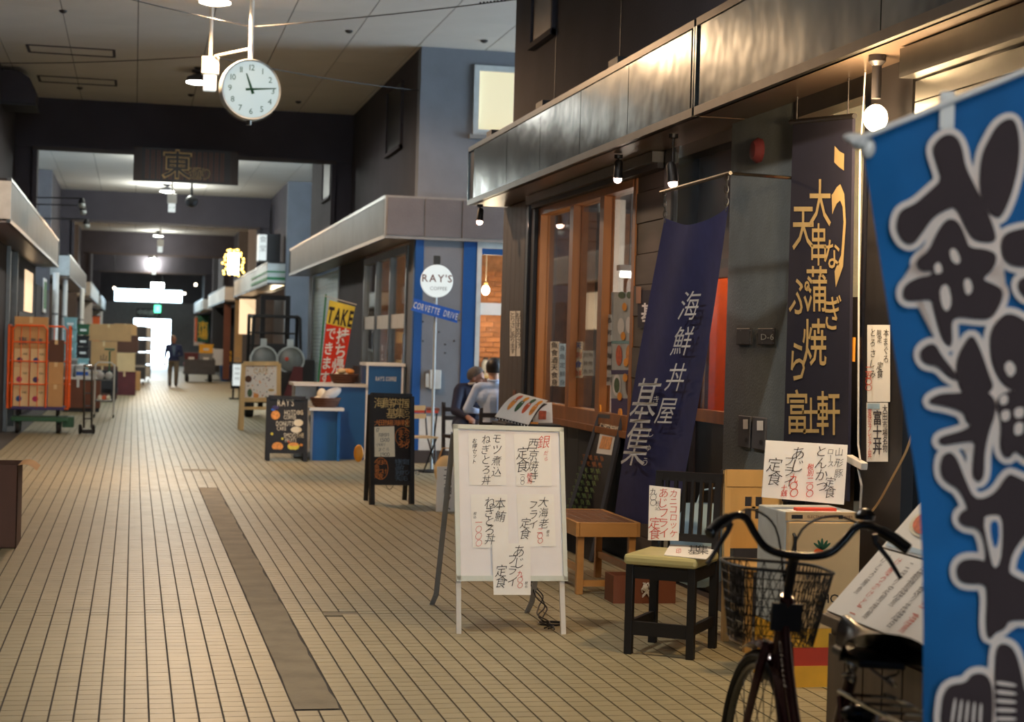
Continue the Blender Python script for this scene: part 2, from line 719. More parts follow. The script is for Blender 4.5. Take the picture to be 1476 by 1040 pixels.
# ================================================================ CEILING
ceil = struct(bx(-9, 13, -16, 99, ZC + .012, ZC + .25).build('ceiling', 'ceiling_gap'))
pan = bx(.006, .894, .0025, .8975, 0, .012).mesh('ceiling_panel')
pan.materials.append(MATS['ceiling_board'])
rest = MB()
for cx in range(-3, 13):
    for cy in range(-5, 110):
        x, y = -1.85 + cx * .9, 1.8 + cy * .9
        if y > 97 or (x > 3.7 and not 16 < y < 22.9) or x > 11.5:
            continue
        if 16.3 < y < 47.5 and -1.9 < x < 6:
            p = bpy.data.objects.new('ceiling_panel', pan)
            COL.objects.link(p)
            p.parent = ceil
            p.location = (x, y, ZC)
        else:
            rest.box(x + .006, x + .894, y + .0025, y + .8975, ZC, ZC + .012)
rest.build('ceiling_boarding', 'ceiling_board', ceil, kind='stuff')
# access hatches and small fittings in the ceiling boards
for (px, py, w, h) in ((103, 73, 1.15, .62), (112, 116, 1.15, .62)):
    c = G(px, py, ZC)
    q = MB()
    for a in (-1, 1):
        q.box(c.x - w / 2, c.x + w / 2, c.y + a * h / 2 - .02, c.y + a * h / 2 + .02, ZC - .012, ZC)
        q.box(c.x + a * w / 2 - .02, c.x + a * w / 2 + .02, c.y - h / 2, c.y + h / 2, ZC - .012, ZC)
    q.build('hatch_frame', 'concrete_dark', ceil)
for px, py in ((91, 15), (503, 44), (698, 58), (285, 97), (430, 146), (275, 136), (115, 126)):
    c = G(px, py, ZC)
    MB().lathe([(.05, 0), (.045, -.02), (.02, -.035)], 12, (c.x, c.y, ZC)).build('ceiling_fitting', 'dark_metal', ceil)

# ================================================================ WALLS
def wallbox(name, x0, x1, y0, y1, z0, z1, mat):
    return struct(bx(x0, x1, y0, y1, z0, z1).build(name, mat))


# right near block: upper wall over the canopy and the side walls of its shops
wr = wallbox('wall_right', XR, XR + .25, -16, 16.75, 2.96, ZC + .02, 'concrete_dark')
for yj in (15.02, 12.9, 10.2, 7.5):
    bx(XR - .004, XR + .01, yj - .008, yj + .008, 3.45, ZC).build('joint_line', 'black', wr)
wallbox('wall_right', XR + .25, 12.5, 16.5, 16.75, 0, ZC + .02, 'concrete')
wallbox('wall_right', 7.6, 7.8, -16, 16.5, 0, ZC, 'dark_brown')
wallbox('wall_right', XR, XR + .2, -16, 2, 0, 2.96, 'concrete_dark')
wallbox('wall_left', XL - .25, XL, -16, 16.75, 0, ZC + .02, 'concrete_dark')
wallbox('wall_left', -9, XL - .25, 16.5, 16.75, 0, ZC, 'concrete_dark')
wallbox('wall_left', -9, -8.8, 16.75, 22.6, 0, ZC, 'concrete_dark')


def slot(side, y0, y1, z0, z1, n):
    o = bpy.data.objects.new('window_%d' % n, None)
    COL.objects.link(o)
    struct(o)
    x = (XR - .012) if side > 0 else (XL + .012)
    o.location = (x, (y0 + y1) / 2, z0)
    h, w = z1 - z0, (y1 - y0) / 2
    bx(-.006, .03, -w, w, 0, h).build('slot_shade_sheet', 'black', o)  # black sheet stands for the shade inside a recess
    q = MB()
    q.box(-.03, .03, -w - .05, -w, -.05, h)
    q.box(-.03, .03, w, w + .05, -.05, h)
    q.box(-.045, .03, -w - .05, w + .05, -.05, 0)
    q.build('slot_frame', 'concrete_dark', o)


slot(1, 15.08, 15.9, 4.4, ZC, 10)
slot(1, 24.1, 25.5, 4.35, 5.25, 11)
slot(1, 33, 34.4, 4.35, 5.25, 12)
slot(-1, 24.1, 25.5, 4.35, 5.25, 13)
slot(-1, 33, 34.4, 4.35, 5.25, 14)
slot(1, 47, 48.2, 4.3, 5.2, 15)

# coffee-shop block (right, beyond the side passage)
YB = 22.6
wallbox('wall_right', XR, XR + .55, YB, YB + .25, 0, 2.95, 'concrete_pale')           # pier at the corner
fr = wallbox('wall_right', XR, 12.5, YB, YB + .25, 2.95, 4.36, 'concrete_pale')
wallbox('wall_right', XR, 4.31, YB, YB + .25, 4.36, ZC, 'concrete_pale')
wallbox('wall_right', 5.35, 12.5, YB, YB + .25, 4.36, ZC, 'concrete_pale')
wallbox('wall_right', 4.31, 5.35, YB, YB + .25, 5.28, ZC, 'concrete_pale')
wallbox('wall_right', XR + .55, 4.42, YB, YB + .25, 0, 2.95, 'concrete_pale')
wallbox('wall_right', 5.6, 12.5, YB, YB + .25, 0, 2.95, 'concrete_pale')
bx(XR - .01, 4.42, YB - .03, YB, 0, .17).build('plinth', 'floor_dark', fr)
for x0, x1 in ((3.595, 3.70), (4.235, 4.42)):
    bx(x0, x1, YB - .012, YB, .17, 2.94).build('blue_stripe', 'blue_paint', fr)
bx(XR - .012, XR, YB, YB + .12, .17, 2.94).build('blue_stripe', 'blue_paint', fr)
bx(3.7, 4.235, YB - .006, YB, .17, .62).build('dado_band', 'white_dirty', fr)
bx(3.7, 4.235, YB - .01, YB, .62, .64).build('dado_rail', 'grey', fr)
for px, py in ((633, 478), (610, 463), (662, 461), (610, 491), (655, 491), (642, 496), (642, 508)):
    c = AY(px, py, YB)
    MB().lathe([(.014, 0), (.012, -.012), (.004, -.016)], 8, M=Matrix.Rotation(R(-90), 4, 'X')).build('wall_bolt', 'grey_dark', fr, loc=(c.x, YB, c.z))
# upper frosted window
w = bpy.data.objects.new('window_1', None)
COL.objects.link(w)
struct(w)
w.location = (4.31, YB, 4.36)
q = MB()
q.box(0, .07, -.04, .1, 0, .92).box(.97, 1.04, -.04, .1, 0, .92).box(.07, .97, -.04, .1, 0, .07).box(.07, .97, -.04, .1, .85, .92)
q.build('window_frame', 'grey_pale', w)
bx(-.05, 1.09, -.09, .02, -.06, -.005).build('window_sill', 'grey', w)
bx(.07, .97, .03, .05, .07, .85).build('frosted_pane', 'window_lit', w)
# shop window beside the passage, with the room behind it
w = bpy.data.objects.new('window_2', None)
COL.objects.link(w)
struct(w)
w.location = (4.42, YB, 0)
q = MB()
q.box(0, .06, -.02, .14, 0, 2.94).box(1.12, 1.18, -.02, .14, 0, 2.94).box(.06, 1.12, -.02, .14, 2.86, 2.94).box(.06, 1.12, -.02, .14, 0, .08)
q.build('window_frame', 'grey_pale', w)
bx(.06, 1.12, 0, .1, 2.78, 2.86).build('blue_head', 'blue_paint', w)
bx(.06, 1.12, 0, .1, 1.98, 2.14).build('transom', 'white', w)
bx(.06, 1.12, .05, .06, 2.14, 2.78).build('pane', 'glass', w)
bx(.06, 1.12, .05, .06, .08, 1.98).build('pane', 'glass', w)
# room of the coffee shop
room = wallbox('wall_back', 3.9, 9, 27.9, 28.1, 0, 3.2, 'brick_wall')
nb = 0
bq = bx(-.115, .115, -.012, .012, -.036, .036).mesh('brick')
bq.materials.append(pm('brick_face', rgb(164, 106, 66), .8, var=.25, scale=8, island=.25))
for r in range(36):
    for c in range(9):
        if nb >= 300:
            break
        x = 4.9 + c * .245 + (.12 if r % 2 else 0)
        b = bpy.data.objects.new('brick', bq)
        COL.objects.link(b)
        b.parent = room
        b.location = (x, 27.89, .1 + r * .083)
        nb += 1
wallbox('wall_back', 8.8, 9, 22.85, 28, 0, 3.2, 'orange_wall')
struct(bx(3.85, 9, 22.85, 28, 3.1, 3.15).build('ceiling', 'paper_warm'))
point('coffee_room_light', (6.2, 25.2, 2.9), (1, .78, .5), 90, .2)
# left face of the coffee-shop block, along the arcade
sf = wallbox('wall_right', XR, XR + .25, YB + .25, 36.9, 2.95, ZC, 'concrete_dark')
wallbox('wall_right', XR, XR + .25, YB + .25, 23.2, 0, 2.95, 'concrete_pale')
wallbox('wall_right', XR, XR + .25, 27.7, 31.2, 0, 2.95, 'concrete_dark')
wallbox('wall_right', XR, XR + .25, 36, 36.9, 0, 2.95, 'concrete_pale')
w = bpy.data.objects.new('door_1', None)
COL.objects.link(w)
struct(w)
w.location = (XR, 23.2, 0)
q = MB()
for y in (0, 1.5, 3.0, 4.4):
    q.box(-.03, .06, y, y + .1, 0, 2.9)
q.box(-.03, .06, .1, 4.4, 2.8, 2.9)
q.box(-.03, .06, .1, 4.4, 0, .1)
q.build('door_frame', 'steel_dull', w)
for y in (.1, 1.6, 3.1):
    bx(.0, .05, y, y + 1.4, 1.78, 1.98).build('mid_rail', 'white_dirty', w)
    bx(.015, .025, y, y + 1.4, 1.98, 2.8).build('pane', 'glass', w)
    bx(.015, .025, y, y + 1.4, .1, 1.78).build('pane', 'glass', w)
bx(-.05, .0, .02, .08, 1.0, 1.7).build('door_handle', 'chrome', w)
q = MB()
for k in range(9):
    put(q, rnd.choice('CAFEDRINKLU'), 0, 0, .1, fn=lambda a, b, k=k: (.01, .45 - a, 1.5 - k * .13 + b))
    put(q, rnd.choice('CAFEDRINKLU'), 0, 0, .1, fn=lambda a, b, k=k: (.01, 2.4 - a, 1.5 - k * .13 + b))
q.build('window_lettering', 'cloth_white', w, flat=True)
# roller shutter further along
w = bpy.data.objects.new('door_2', None)
COL.objects.link(w)
struct(w)
w.location = (XR + .02, 31.2, 0)
sl = bx(0, .03, .08, 4.72, .004, .07).mesh('shutter_slat')
sl.materials.append(pm('shutter', rgb(176, 190, 182), .4, .5))
for k in range(38):
    s_ = bpy.data.objects.new('shutter_slat', sl)
    COL.objects.link(s_)
    s_.parent = w
    s_.location = (0, 0, .05 + k * .075)
q = MB()
q.box(-.05, .06, 0, .08, 0, 2.95).box(-.05, .06, 4.72, 4.8, 0, 2.95)
q.build('shutter_guide', 'steel_dull', w)

# left block opposite
wallbox('wall_left', -9, XL, YB, YB + .25, 0, ZC, 'concrete_dark')
wallbox('wall_left', XL - .25, XL, YB + .25, 36.9, 2.95, ZC, 'concrete_dark')
wallbox('wall_left', XL - .25, XL, YB + .25, 28.6, 0, 2.95, 'concrete_dark')
lw = wallbox('wall_left', XL - .25, XL, 30.5, 36.9, 0, 2.95, 'concrete_dark')
bx(XL - .01, XL + .02, 31.6, 36.2, .1, 1.95).build('grey_partition', 'grey_dark', lw)
bx(XL, XL + .02, 33.2, 35.6, 1.98, 2.75).build('lit_panel', 'shop_glow', lw)
wallbox('wall_left', -6, -5.8, 22.85, 36.9, 0, 3.2, 'dark_brown')
for py_ in (28.65, 30.4):
    bx(XL - .06, XL + .06, py_ - .06, py_ + .06, 0, 2.95).build('steel_post', 'steel_dull', lw)

# far blocks on both sides; side passages between them closed off
for (a, b) in ((43.0, 57.8), (63.4, 78.2), (83.8, 98)):
    wallbox('wall_right', XR, XR + .25, a, b, 2.95, ZC, 'concrete_dark')
    wallbox('wall_right', XR, XR + 4, a - .25, a, 0, ZC, 'concrete_pale' if a < 50 else 'concrete')
    wallbox('wall_right', XR + .9, XR + 1.1, a, b, 0, 2.95, 'dark_brown')
    wallbox('wall_left', XL - .25, XL, a, b, 2.95, ZC, 'concrete_dark')
    wallbox('wall_left', XL - 4, XL, a - .25, a, 0, ZC, 'concrete')
    wallbox('wall_left', XL - 1.1, XL - .9, a, b, 0, 2.95, 'dark_brown')
wallbox('wall_right', 8.8, 9, 36.9, 98, 0, ZC, 'concrete_dark')
wallbox('wall_left', -7.2, -7, 36.9, 98, 0, ZC, 'concrete_dark')
# cross beams with pilasters
for n, y in enumerate((29.8, 48.2, 66.4, 84.4)):
    q = MB()
    zb = 4.66
    q.box(XL, XR, y, y + .55, zb, ZC + .02)
    q.box(XR - .3, XR, y + .05, y + .5, 3.5, zb)
    q.box(XL, XL + .3, y + .05, y + .5, 3.5, zb)
    o = struct(q.build('trim_%d' % (n + 1), 'concrete_dark'))
    bx(XL + .28, XR - .28, y - .03, y + .02, zb - .05, zb + .015).build('opening_lip', 'dark_brown', o)
    bx(XR - .36, XR - .29, y - .02, y + .05, 3.5, zb).build('opening_jamb', 'concrete_dark', o)
    bx(XL + .29, XL + .36, y - .02, y + .05, 3.5, zb).build('opening_jamb', 'concrete_dark', o)
# end wall with doorway and the strip window over it
YE = 98.0
ew = wallbox('wall_back', -7, -.02, YE, YE + .3, 0, 3.5, 'concrete')
wallbox('wall_back', 1.98, 9, YE, YE + .3, 0, 3.5, 'concrete')
wallbox('wall_back', -.02, 1.98, YE, YE + .3, 2.6, 3.5, 'concrete')
wallbox('wall_back', -7, 9, YE, YE + .3, 4.25, ZC, 'concrete_dark')
wallbox('wall_back', -7, -1.15, YE, YE + .3, 3.5, 4.25, 'concrete_dark')
wallbox('wall_back', 2.6, 9, YE, YE + .3, 3.5, 4.25, 'concrete_dark')
w = bpy.data.objects.new('window_3', None)
COL.objects.link(w)
struct(w)
w.location = (-1.15, YE, 3.5)
q = MB()
for x in (0, 1.2, 2.45, 3.7):
    q.box(x, x + .05, 0, .1, 0, .75)
q.box(0, 3.75, 0, .1, 0, .04).box(0, 3.75, 0, .1, .71, .75)
q.build('window_frame', 'grey', w)
for x in (.05, 1.25, 2.5):
    bx(x, x + 1.2, .04, .05, .04, .71).build('pane', 'glass', w)
# flank walls that close the ends of the shop rows
wallbox('wall_left', -9, XL - .2, -16.2, -16, 0, ZC, 'concrete_dark')
wallbox('wall_right', XR + .2, 12.5, -16.2, -16, 0, ZC, 'concrete_dark')


# ================================================================ CANOPIES
def canopy(side, y0, y1, breaks, label, mat='steel', z0=2.94, z1=3.5, end_return=False, group=None, lit=None):
    xf, xb = (XCR, XR) if side > 0 else (XCL, XL)
    s = 1 if side > 0 else -1
    t = thing('shop_canopy', label, 'canopy', (xf, y0, z0), 0, group)
    d = abs(xb - xf)
    h = z1 - z0
    q = MB()
    q.box(*sorted((s * .03, s * d)), 0, y1 - y0, 0, .03)
    q.build('soffit', 'soffit', t)
    q = MB()
    q.box(*sorted((s * .02, s * d)), .01, y1 - y0 - .01, h - .03, h)
    q.box(*sorted((s * .02, s * .035)), .005, y1 - y0 - .005, .02, h - .02)
    q.build('canopy_body', 'dark_metal', t)
    q = MB()
    q.box(*sorted((0, s * .05)), 0, y1 - y0, 0, .05)
    q.box(*sorted((0, s * .05)), 0, y1 - y0, h - .035, h + .01)
    q.build('edge_trim', 'steel_dull', t)
    br = sorted(breaks)
    for a, b in zip(br[:-1], br[1:]):
        o = bx(*sorted((s * .008, s * .026)), a - y0 + .006, b - y0 - .006, .053, h - .038).build('fascia_panel', mat, t)
    for e in (0, y1 - y0):
        bx(*sorted((s * .0, s * d)), e - .012, e + .012, .05, h - .035).build('end_panel', mat if lit is None else lit, t)
    return t


C1 = canopy(1, 9.76, 16.8, [16.55, 15.02, 13.73, 12.43, 11.16, 9.82], 'stainless steel shop canopy over the wood-framed window with pink spotlights')
C2 = canopy(1, 2.0, 9.72, [9.66, 7.14, 4.6, 2.1], 'stainless steel shop canopy above the blue banner and bare bulb')
for yy in (16.3, 14.2, 11.9):
    bx(.1, .3, -.12, .12, .56, .68).build('bracket_block', 'black', C1, loc=(0, yy - 9.76, 0))
C3 = canopy(1, 22.62, 36.9, [36.7, 34.5, 32.3, 30.3, 28.2, 26, 24.2, 22.7], 'grey metal shop canopy along the coffee shop front', mat='steel_far')
q = MB()
q.box(0, 6, 0, .12, 0, .56)
q.build('return_fascia', 'grey', C3, loc=(0, -.13, 0))
for k, (a, b) in enumerate(((.02, .5), (.52, 1.0), (1.02, 2.0), (2.02, 3.0), (3.02, 4.4))):
    bx(a, b, -.145, -.13, .04, .53).build('return_panel', 'concrete', C3)
CL1 = canopy(-1, 22.62, 36.9, [36.7, 34, 31.4, 28.8, 26.2, 22.7], 'pale box-ended metal canopy nearest on the left side', mat='steel_far', lit='grey_pale')
CL2 = canopy(-1, 43.0, 57.8, [57.6, 54, 50.5, 47, 43.1], 'pale box-ended canopy behind the orange cage trolley', mat='steel_far', lit='grey_pale')
CR4 = canopy(1, 43.0, 57.8, [57.6, 54, 50.5, 47, 43.1], 'white canopy with green stripes above the forklift', mat='grey_pale')
for (a, b) in ((.12, .19), (.3, .34)):
    q = MB()
    q.box(-.012, .0, 0, 6, a, b)
    q.box(-.012, 1.1, -.03, -.012, a, b)
    q.build('green_stripe', 'green', CR4)
bx(.43, 1.1, -.01, .02, 0, .56).build('end_return', 'grey_pale', CR4)
canopy(-1, 63.4, 78.2, [78, 74, 70, 66, 63.5], 'pale canopy farther down the left side', mat='grey_pale', lit='grey_pale')
canopy(1, 63.4, 78.2, [78, 74, 70, 66, 63.5], 'white lit canopy farther down the right side beyond the bulb-edged sign', mat='white', lit='white')
canopy(-1, 83.8, 97, [96.8, 92, 88, 84], 'small pale canopy at the far end of the left row', mat='grey_pale', lit='grey_pale')
canopy(1, 83.8, 97, [96.8, 92, 88, 84], 'small white canopy at the far end of the right row', mat='white', lit='white')


# ---------------------------------------------------------------- world-space helpers
def wb(mb, name, mat, parent, smooth=False, bevel=0, flat=False, kind=None):
    """build a part from world coordinates under a placed thing"""
    M = Matrix()
    o_ = parent
    while o_:
        M = Matrix.Translation(o_.location) @ o_.rotation_euler.to_matrix().to_4x4() @ M
        o_ = o_.parent
    M.invert()
    mb.v = [tuple(M @ Vector(p)) for p in mb.v]
    return mb.build(name, mat, parent, smooth, bevel, flat=flat, kind=kind)


def onX(X):
    return lambda px, npy: tuple(AX(px, -npy, X))


def onY(Y):
    return lambda px, npy: tuple(AY(px, -npy, Y))


def onP(p0, n):
    p0, n = Vector(p0), Vector(n)

    def fn(px, npy):
        d = ray(px, -npy)
        return tuple(CAMP + d * ((p0 - CAMP).dot(n) / d.dot(n)))
    return fn


def pput(mb, fn, ch, px, py, size, **k):
    put(mb, ch, px, -py, size, fn=fn, **k)


def pv(mb, fn, st, px, py, size, **k):            # vertical writing, py = top of first character
    return -vtext(mb, st, px, -py, size, fn=fn, **k)


def smoothpoly(P, it=2):
    for _ in range(it):
        Q = []
        for i in range(len(P)):
            a, b = P[i], P[(i + 1) % len(P)]
            Q.append((a[0] * .75 + b[0] * .25, a[1] * .75 + b[1] * .25))
            Q.append((a[0] * .25 + b[0] * .75, a[1] * .25 + b[1] * .75))
        P = Q
    return P


def grow(P, d):
    n = len(P)
    ar = sum(P[i][0] * P[(i + 1) % n][1] - P[(i + 1) % n][0] * P[i][1] for i in range(n))
    s = 1 if ar > 0 else -1
    out = []
    for i in range(n):
        a, b, c = P[i - 1], P[i], P[(i + 1) % n]
        tx, ty = c[0] - a[0], c[1] - a[1]
        l = math.hypot(tx, ty) or 1
        out.append((b[0] + s * ty / l * d, b[1] - s * tx / l * d))
    return out


def ppoly(mb, fn, P):
    mb.add([fn(x, -y) for x, y in P], [tuple(range(len(P)))])


def prect(mb, fn, x0, y0, x1, y1):
    ppoly(mb, fn, [(x0, y0), (x1, y0), (x1, y1), (x0, y1)])


def pell(mb, fn, cx, cy, rx_, ry_, n=18, rot=0.):
    c, s = math.cos(rot), math.sin(rot)
    ppoly(mb, fn, [(cx + rx_ * math.cos(2 * PI * i / n) * c - ry_ * math.sin(2 * PI * i / n) * s, cy + rx_ * math.cos(2 * PI * i / n) * s + ry_ * math.sin(2 * PI * i / n) * c) for i in range(n)])


# ================================================================ NEAR SHOP FRONT (right)
# wood-clad post at the corner
post = struct(bx(XR, XR + .25, 15.8, 16.75, 0, 2.96).build('wall_right', 'dark_brown'))
bm_ = bx(XR - .05, XR - .001, .004, .2, 0, 2.93).mesh('cladding_board')
bm_.materials.append(MATS['post_wood'])
for k in range(5):
    b = bpy.data.objects.new('cladding_board', bm_)
    COL.objects.link(b)
    b.parent = post
    b.location = (0, 15.83 + k * .202, 0)
for k, (px0, px1, st) in enumerate(((735, 743, 'とりさしあります'), (744, 750, 'おすすめのさけ'))):
    q = MB()
    f = onX(XR - .053)
    prect(q, f, px0, 448, px1, 513)
    s_ = wb(q, 'paper_strip', 'paper', post, flat=True)
    q = MB()
    pv(q, onX(XR - .055), st, (px0 + px1) / 2, 450, 6.5, step=1.15, jit=.1)
    wb(q, 'strip_lettering', 'ink', s_, flat=True)
bx(XR - .056, XR - .05, 16.05, 16.16, .86, 1.15).build('name_plaque', 'brown_panel', post)
# steel shutter guides and pipes beside the window
g = struct(MB().tube([(XR - .02, 15.62, 0), (XR - .02, 15.62, 2.94)], .055, 12).build('trim_11', 'steel', smooth=True))
bx(XR - .06, XR + .1, 15.42, 15.53, 0, 2.94).build('shutter_guide', 'dark_metal', g)
bx(XR - .05, XR + .1, 15.7, 15.82, 0, 2.94).build('shutter_guide', 'dark_metal', g)
# low black wall under the window
lw_ = struct(bx(XR + .02, XR + .2, 12.3, 15.42, 0, .97).build('wall_right', 'black'))
for k in range(8):
    bx(XR + .005, XR + .02, 12.3 + k * .39 + .004, 12.3 + (k + 1) * .39 - .004, .1, .95).build('wainscot_board', 'black', lw_)
# wooden window
w = bpy.data.objects.new('window_4', None)
COL.objects.link(w)
struct(w)
w.location = (XR, 12.25, .96)
for (a, b, z0, z1) in ((0, .07, 0, 1.9), (3.05, 3.14, 0, 1.9), (.88, 1.0, .1, 1.82), (1.85, 1.97, .1, 1.82)):
    bx(-.03, .06, a, b, z0, z1).build('stile', 'frame_wood', w)
for (z0, z1) in ((0, .11), (1.8, 1.9)):
    bx(-.035, .1, .07, 3.05, z0, z1).build('rail', 'frame_wood', w)
for (a, b) in ((.07, .88), (1.0, 1.85), (1.97, 3.05)):
    bx(.035, .045, a, b, .11, 1.8).build('pane', 'glass_shop', w)
bx(-.06, .1, -.02, 3.16, -.05, -.001).build('window_sill', 'frame_wood', w)
# rail of the roller shutter over the window and door
rl = struct(bx(XR - .14, XR - .001, 11.5, 15.45, 2.86, 2.935).build('trim_12', 'steel_dull'))
bx(XR - .1, XR - .02, 11.5, 15.4, 2.82, 2.86).build('shutter_lip', 'dark_metal', rl)
# weathered plank wall
pw = struct(bx(XR + .02, XR + .2, 11.46, 12.25, 0, 2.96).build('wall_right', 'dark_brown'))
for k in range(13):
    z = .01 + k * .225
    d = rnd.uniform(0, .014)
    bx(XR - .015 - d, XR + .02, 11.46, 12.245, z, z + .219).build('plank', 'plank_wood', pw)
# steel and dark jambs of the entrance
j = struct(bx(XR - .05, XR + .1, 11.18, 11.3, 0, 2.94).build('trim_13', 'steel'))
bx(XR - .06, XR + .15, 11.3, 11.46, 0, 2.94).build('jamb', 'dark_metal', j)
bx(XR - .02, XR + .1, 9.98, 10.12, 0, 2.94).build('jamb', 'dark_metal', j)
# entrance door
w = bpy.data.objects.new('door_3', None)
COL.objects.link(w)
struct(w)
w.location = (XR + .08, 10.12, 0)
bx(0, .05, 0, .1, 0, 2.1).build('stile', 'dark_brown', w)
bx(0, .05, .96, 1.06, 0, 2.1).build('stile', 'dark_brown', w)
bx(0, .05, .1, .96, 2.04, 2.1).build('rail', 'dark_brown', w)
bx(-.005, .05, .1, .96, 1.1, 1.18).build('rail', 'frame_wood', w)
bx(.01, .04, .1, .96, 0, 1.1).build('door_panel', 'black', w)
bx(.02, .03, .1, .96, 1.18, 2.04).build('pane', 'glass_shop', w)
bx(0, .05, .0, 1.06, 2.1, 2.16).build('lintel', 'dark_metal', w)
bx(.015, .035, .0, 1.06, 2.16, 2.86).build('transom_dark_sheet', 'dark_brown', w)  # opaque dark sheet in place of glass keeps the transom dim
bx(-.12, .06, .0, 1.06, 2.86, 2.94).build('shutter_rail', 'steel_dull', w)
# grey pillar between the two shops
pl = struct(bx(3.5, 4.0, 8.98, 9.98, 0, 2.95).build('wall_right', 'pillar'))
bx(3.49, 3.5, 8.98, 9.98, 0, .85).build('dado_band', 'grey_dark', pl)
f = onX(3.495)
for (a, b, c, d, mt) in ((1065, 473, 1084, 497, 'dark_metal'), (1096, 473, 1117, 497, 'dark_metal'), (1068, 598, 1083, 646, 'grey_dark'), (1088, 600, 1105, 649, 'grey_dark')):
    p1, p2 = AX(a, b, 3.5), AX(c, d, 3.5)
    o = bx(-.015, .004, *sorted((p1.y, p2.y)), *sorted((p1.z, p2.z))).build('switch_plate', mt, pl, bevel=.004, loc=(3.5, 0, 0))
    if c - a < 18:
        q = MB()
        prect(q, onX(3.4815), a + 3, b + 6, c - 5, b + 20)
        wb(q, 'plate_sticker', 'paper', pl, flat=True)
        q = MB()
        pell(q, onX(3.4815), (a + c) / 2, d - 12, 2.2, 3.6)
        wb(q, 'key_hole', 'black', pl, flat=True)
    else:
        q = MB()
        for dx, dy in ((2.5, 3), (-2.5, 3), (2.5, -3), (-2.5, -3)):
            pell(q, onX(3.4815), (a if dx > 0 else c) + dx, (b if dy > 0 else d) + dy, 1.1, 1.1, 8)
        wb(q, 'plate_screws', 'steel_dull', pl, flat=True)
q = MB()
htext(q, 'D-6', 1106, -485, 9, center=True, fn=onX(3.4812))
wb(q, 'plate_lettering', 'grey_pale', pl, flat=True)
c = AX(1096, 217, 3.5)
MB().lathe([(.07, 0), (.075, .02), (.05, .05), (.02, .055)], 14, (3.5, c.y, c.z), Matrix.Rotation(R(-90), 4, 'Y')).build('alarm_bell', 'maroon', pl, smooth=True)
# second shop: jambs, shutter box, dark frames
j2 = struct(bx(XR - .12, XR, 7.88, 7.97, 0, 2.94).build('trim_14', 'steel'))
bx(XR - .13, XR + .1, 7.42, 7.88, 0, 2.94).build('jamb_board', 'dark_metal', j2)
bx(XR - .07, XR + .05, 7.3, 7.42, 0, 2.94).build('jamb', 'steel', j2)
bx(XR - .06, XR + .1, 7.2, 7.3, 0, 2.94).build('jamb', 'dark_brown', j2)
bx(XR - .1, XR + .1, 8.9, 8.98, 0, 2.94).build('jamb', 'dark_metal', j2)
bx(XR - .12, XR, 7.97, 8.9, 2.84, 2.94).build('shutter_rail', 'steel_dull', j2)
sb = struct(bx(XR - .3, XR - .001, 2, 7.2, 2.8, 2.93).build('trim_15', 'steel_dull'))
sl = bx(-.02, .01, -2.6, 2.6, 0, .09).mesh('shutter_slat')
sl.materials.append(MATS['steel_dull'])
for k in range(6):
    s_ = bpy.data.objects.new('shutter_slat', sl)
    COL.objects.link(s_)
    s_.parent = sb
    s_.location = (XR - .2, 4.6, 2.7 - k * .097)
wallbox('wall_right', XR + .05, XR + .2, 2, 7.2, 0, 2.9, 'dark_brown')
# posters on the dark jamb
pj = XR - .134
for (a, b, c_, d, nm) in ((1250, 468, 1283, 579, 1), (1249, 580, 1280, 665, 2)):
    q = MB()
    prect(q, onX(pj), a, b, c_, d)
    s_ = wb(q, 'poster', 'paper', j2, flat=True)
    f = onX(pj - .002)
    if nm == 1:
        q = MB()
        pv(q, f, '本まぐろ', 1277, 475, 9, step=1.4, jit=.1, sx=.7)
        pv(q, f, '限定', 1267.5, 476, 8, jit=.1, sx=.7)
        pv(q, f, '定食', 1268, 522, 10, jit=.1, shear=.15, sx=.7)
        pv(q, f, 'とろさしみ', 1258, 474, 10, step=1.5, jit=.1, shear=.12, sx=.7)
        wb(q, 'poster_lettering', 'ink', s_, flat=True)
        q = MB()
        pv(q, f, '二五〇〇', 1252, 528, 8, step=1.1)
        wb(q, 'poster_price', 'ink_red', s_, flat=True)
    else:
        q = MB()
        pv(q, f, '大田市場名物', 1275.5, 584, 9.5, off=.004, step=1.2, sx=.62)
        pv(q, f, '富士丼', 1264.5, 593, 17, off=.012, step=1.25, sx=.6)
        wb(q, 'poster_lettering', 'navy_dark', s_, flat=True)
        q = MB()
        pv(q, f, '豪快なプレミアム丼', 1253.5, 590, 7, step=1.12, sx=.65)
        wb(q, 'poster_price', 'ink_red', s_, flat=True)
        q = MB()
        prect(q, f, 1250, 581, 1268, 589)
        wb(q, 'poster_header', 'bag_blue', s_, flat=True)

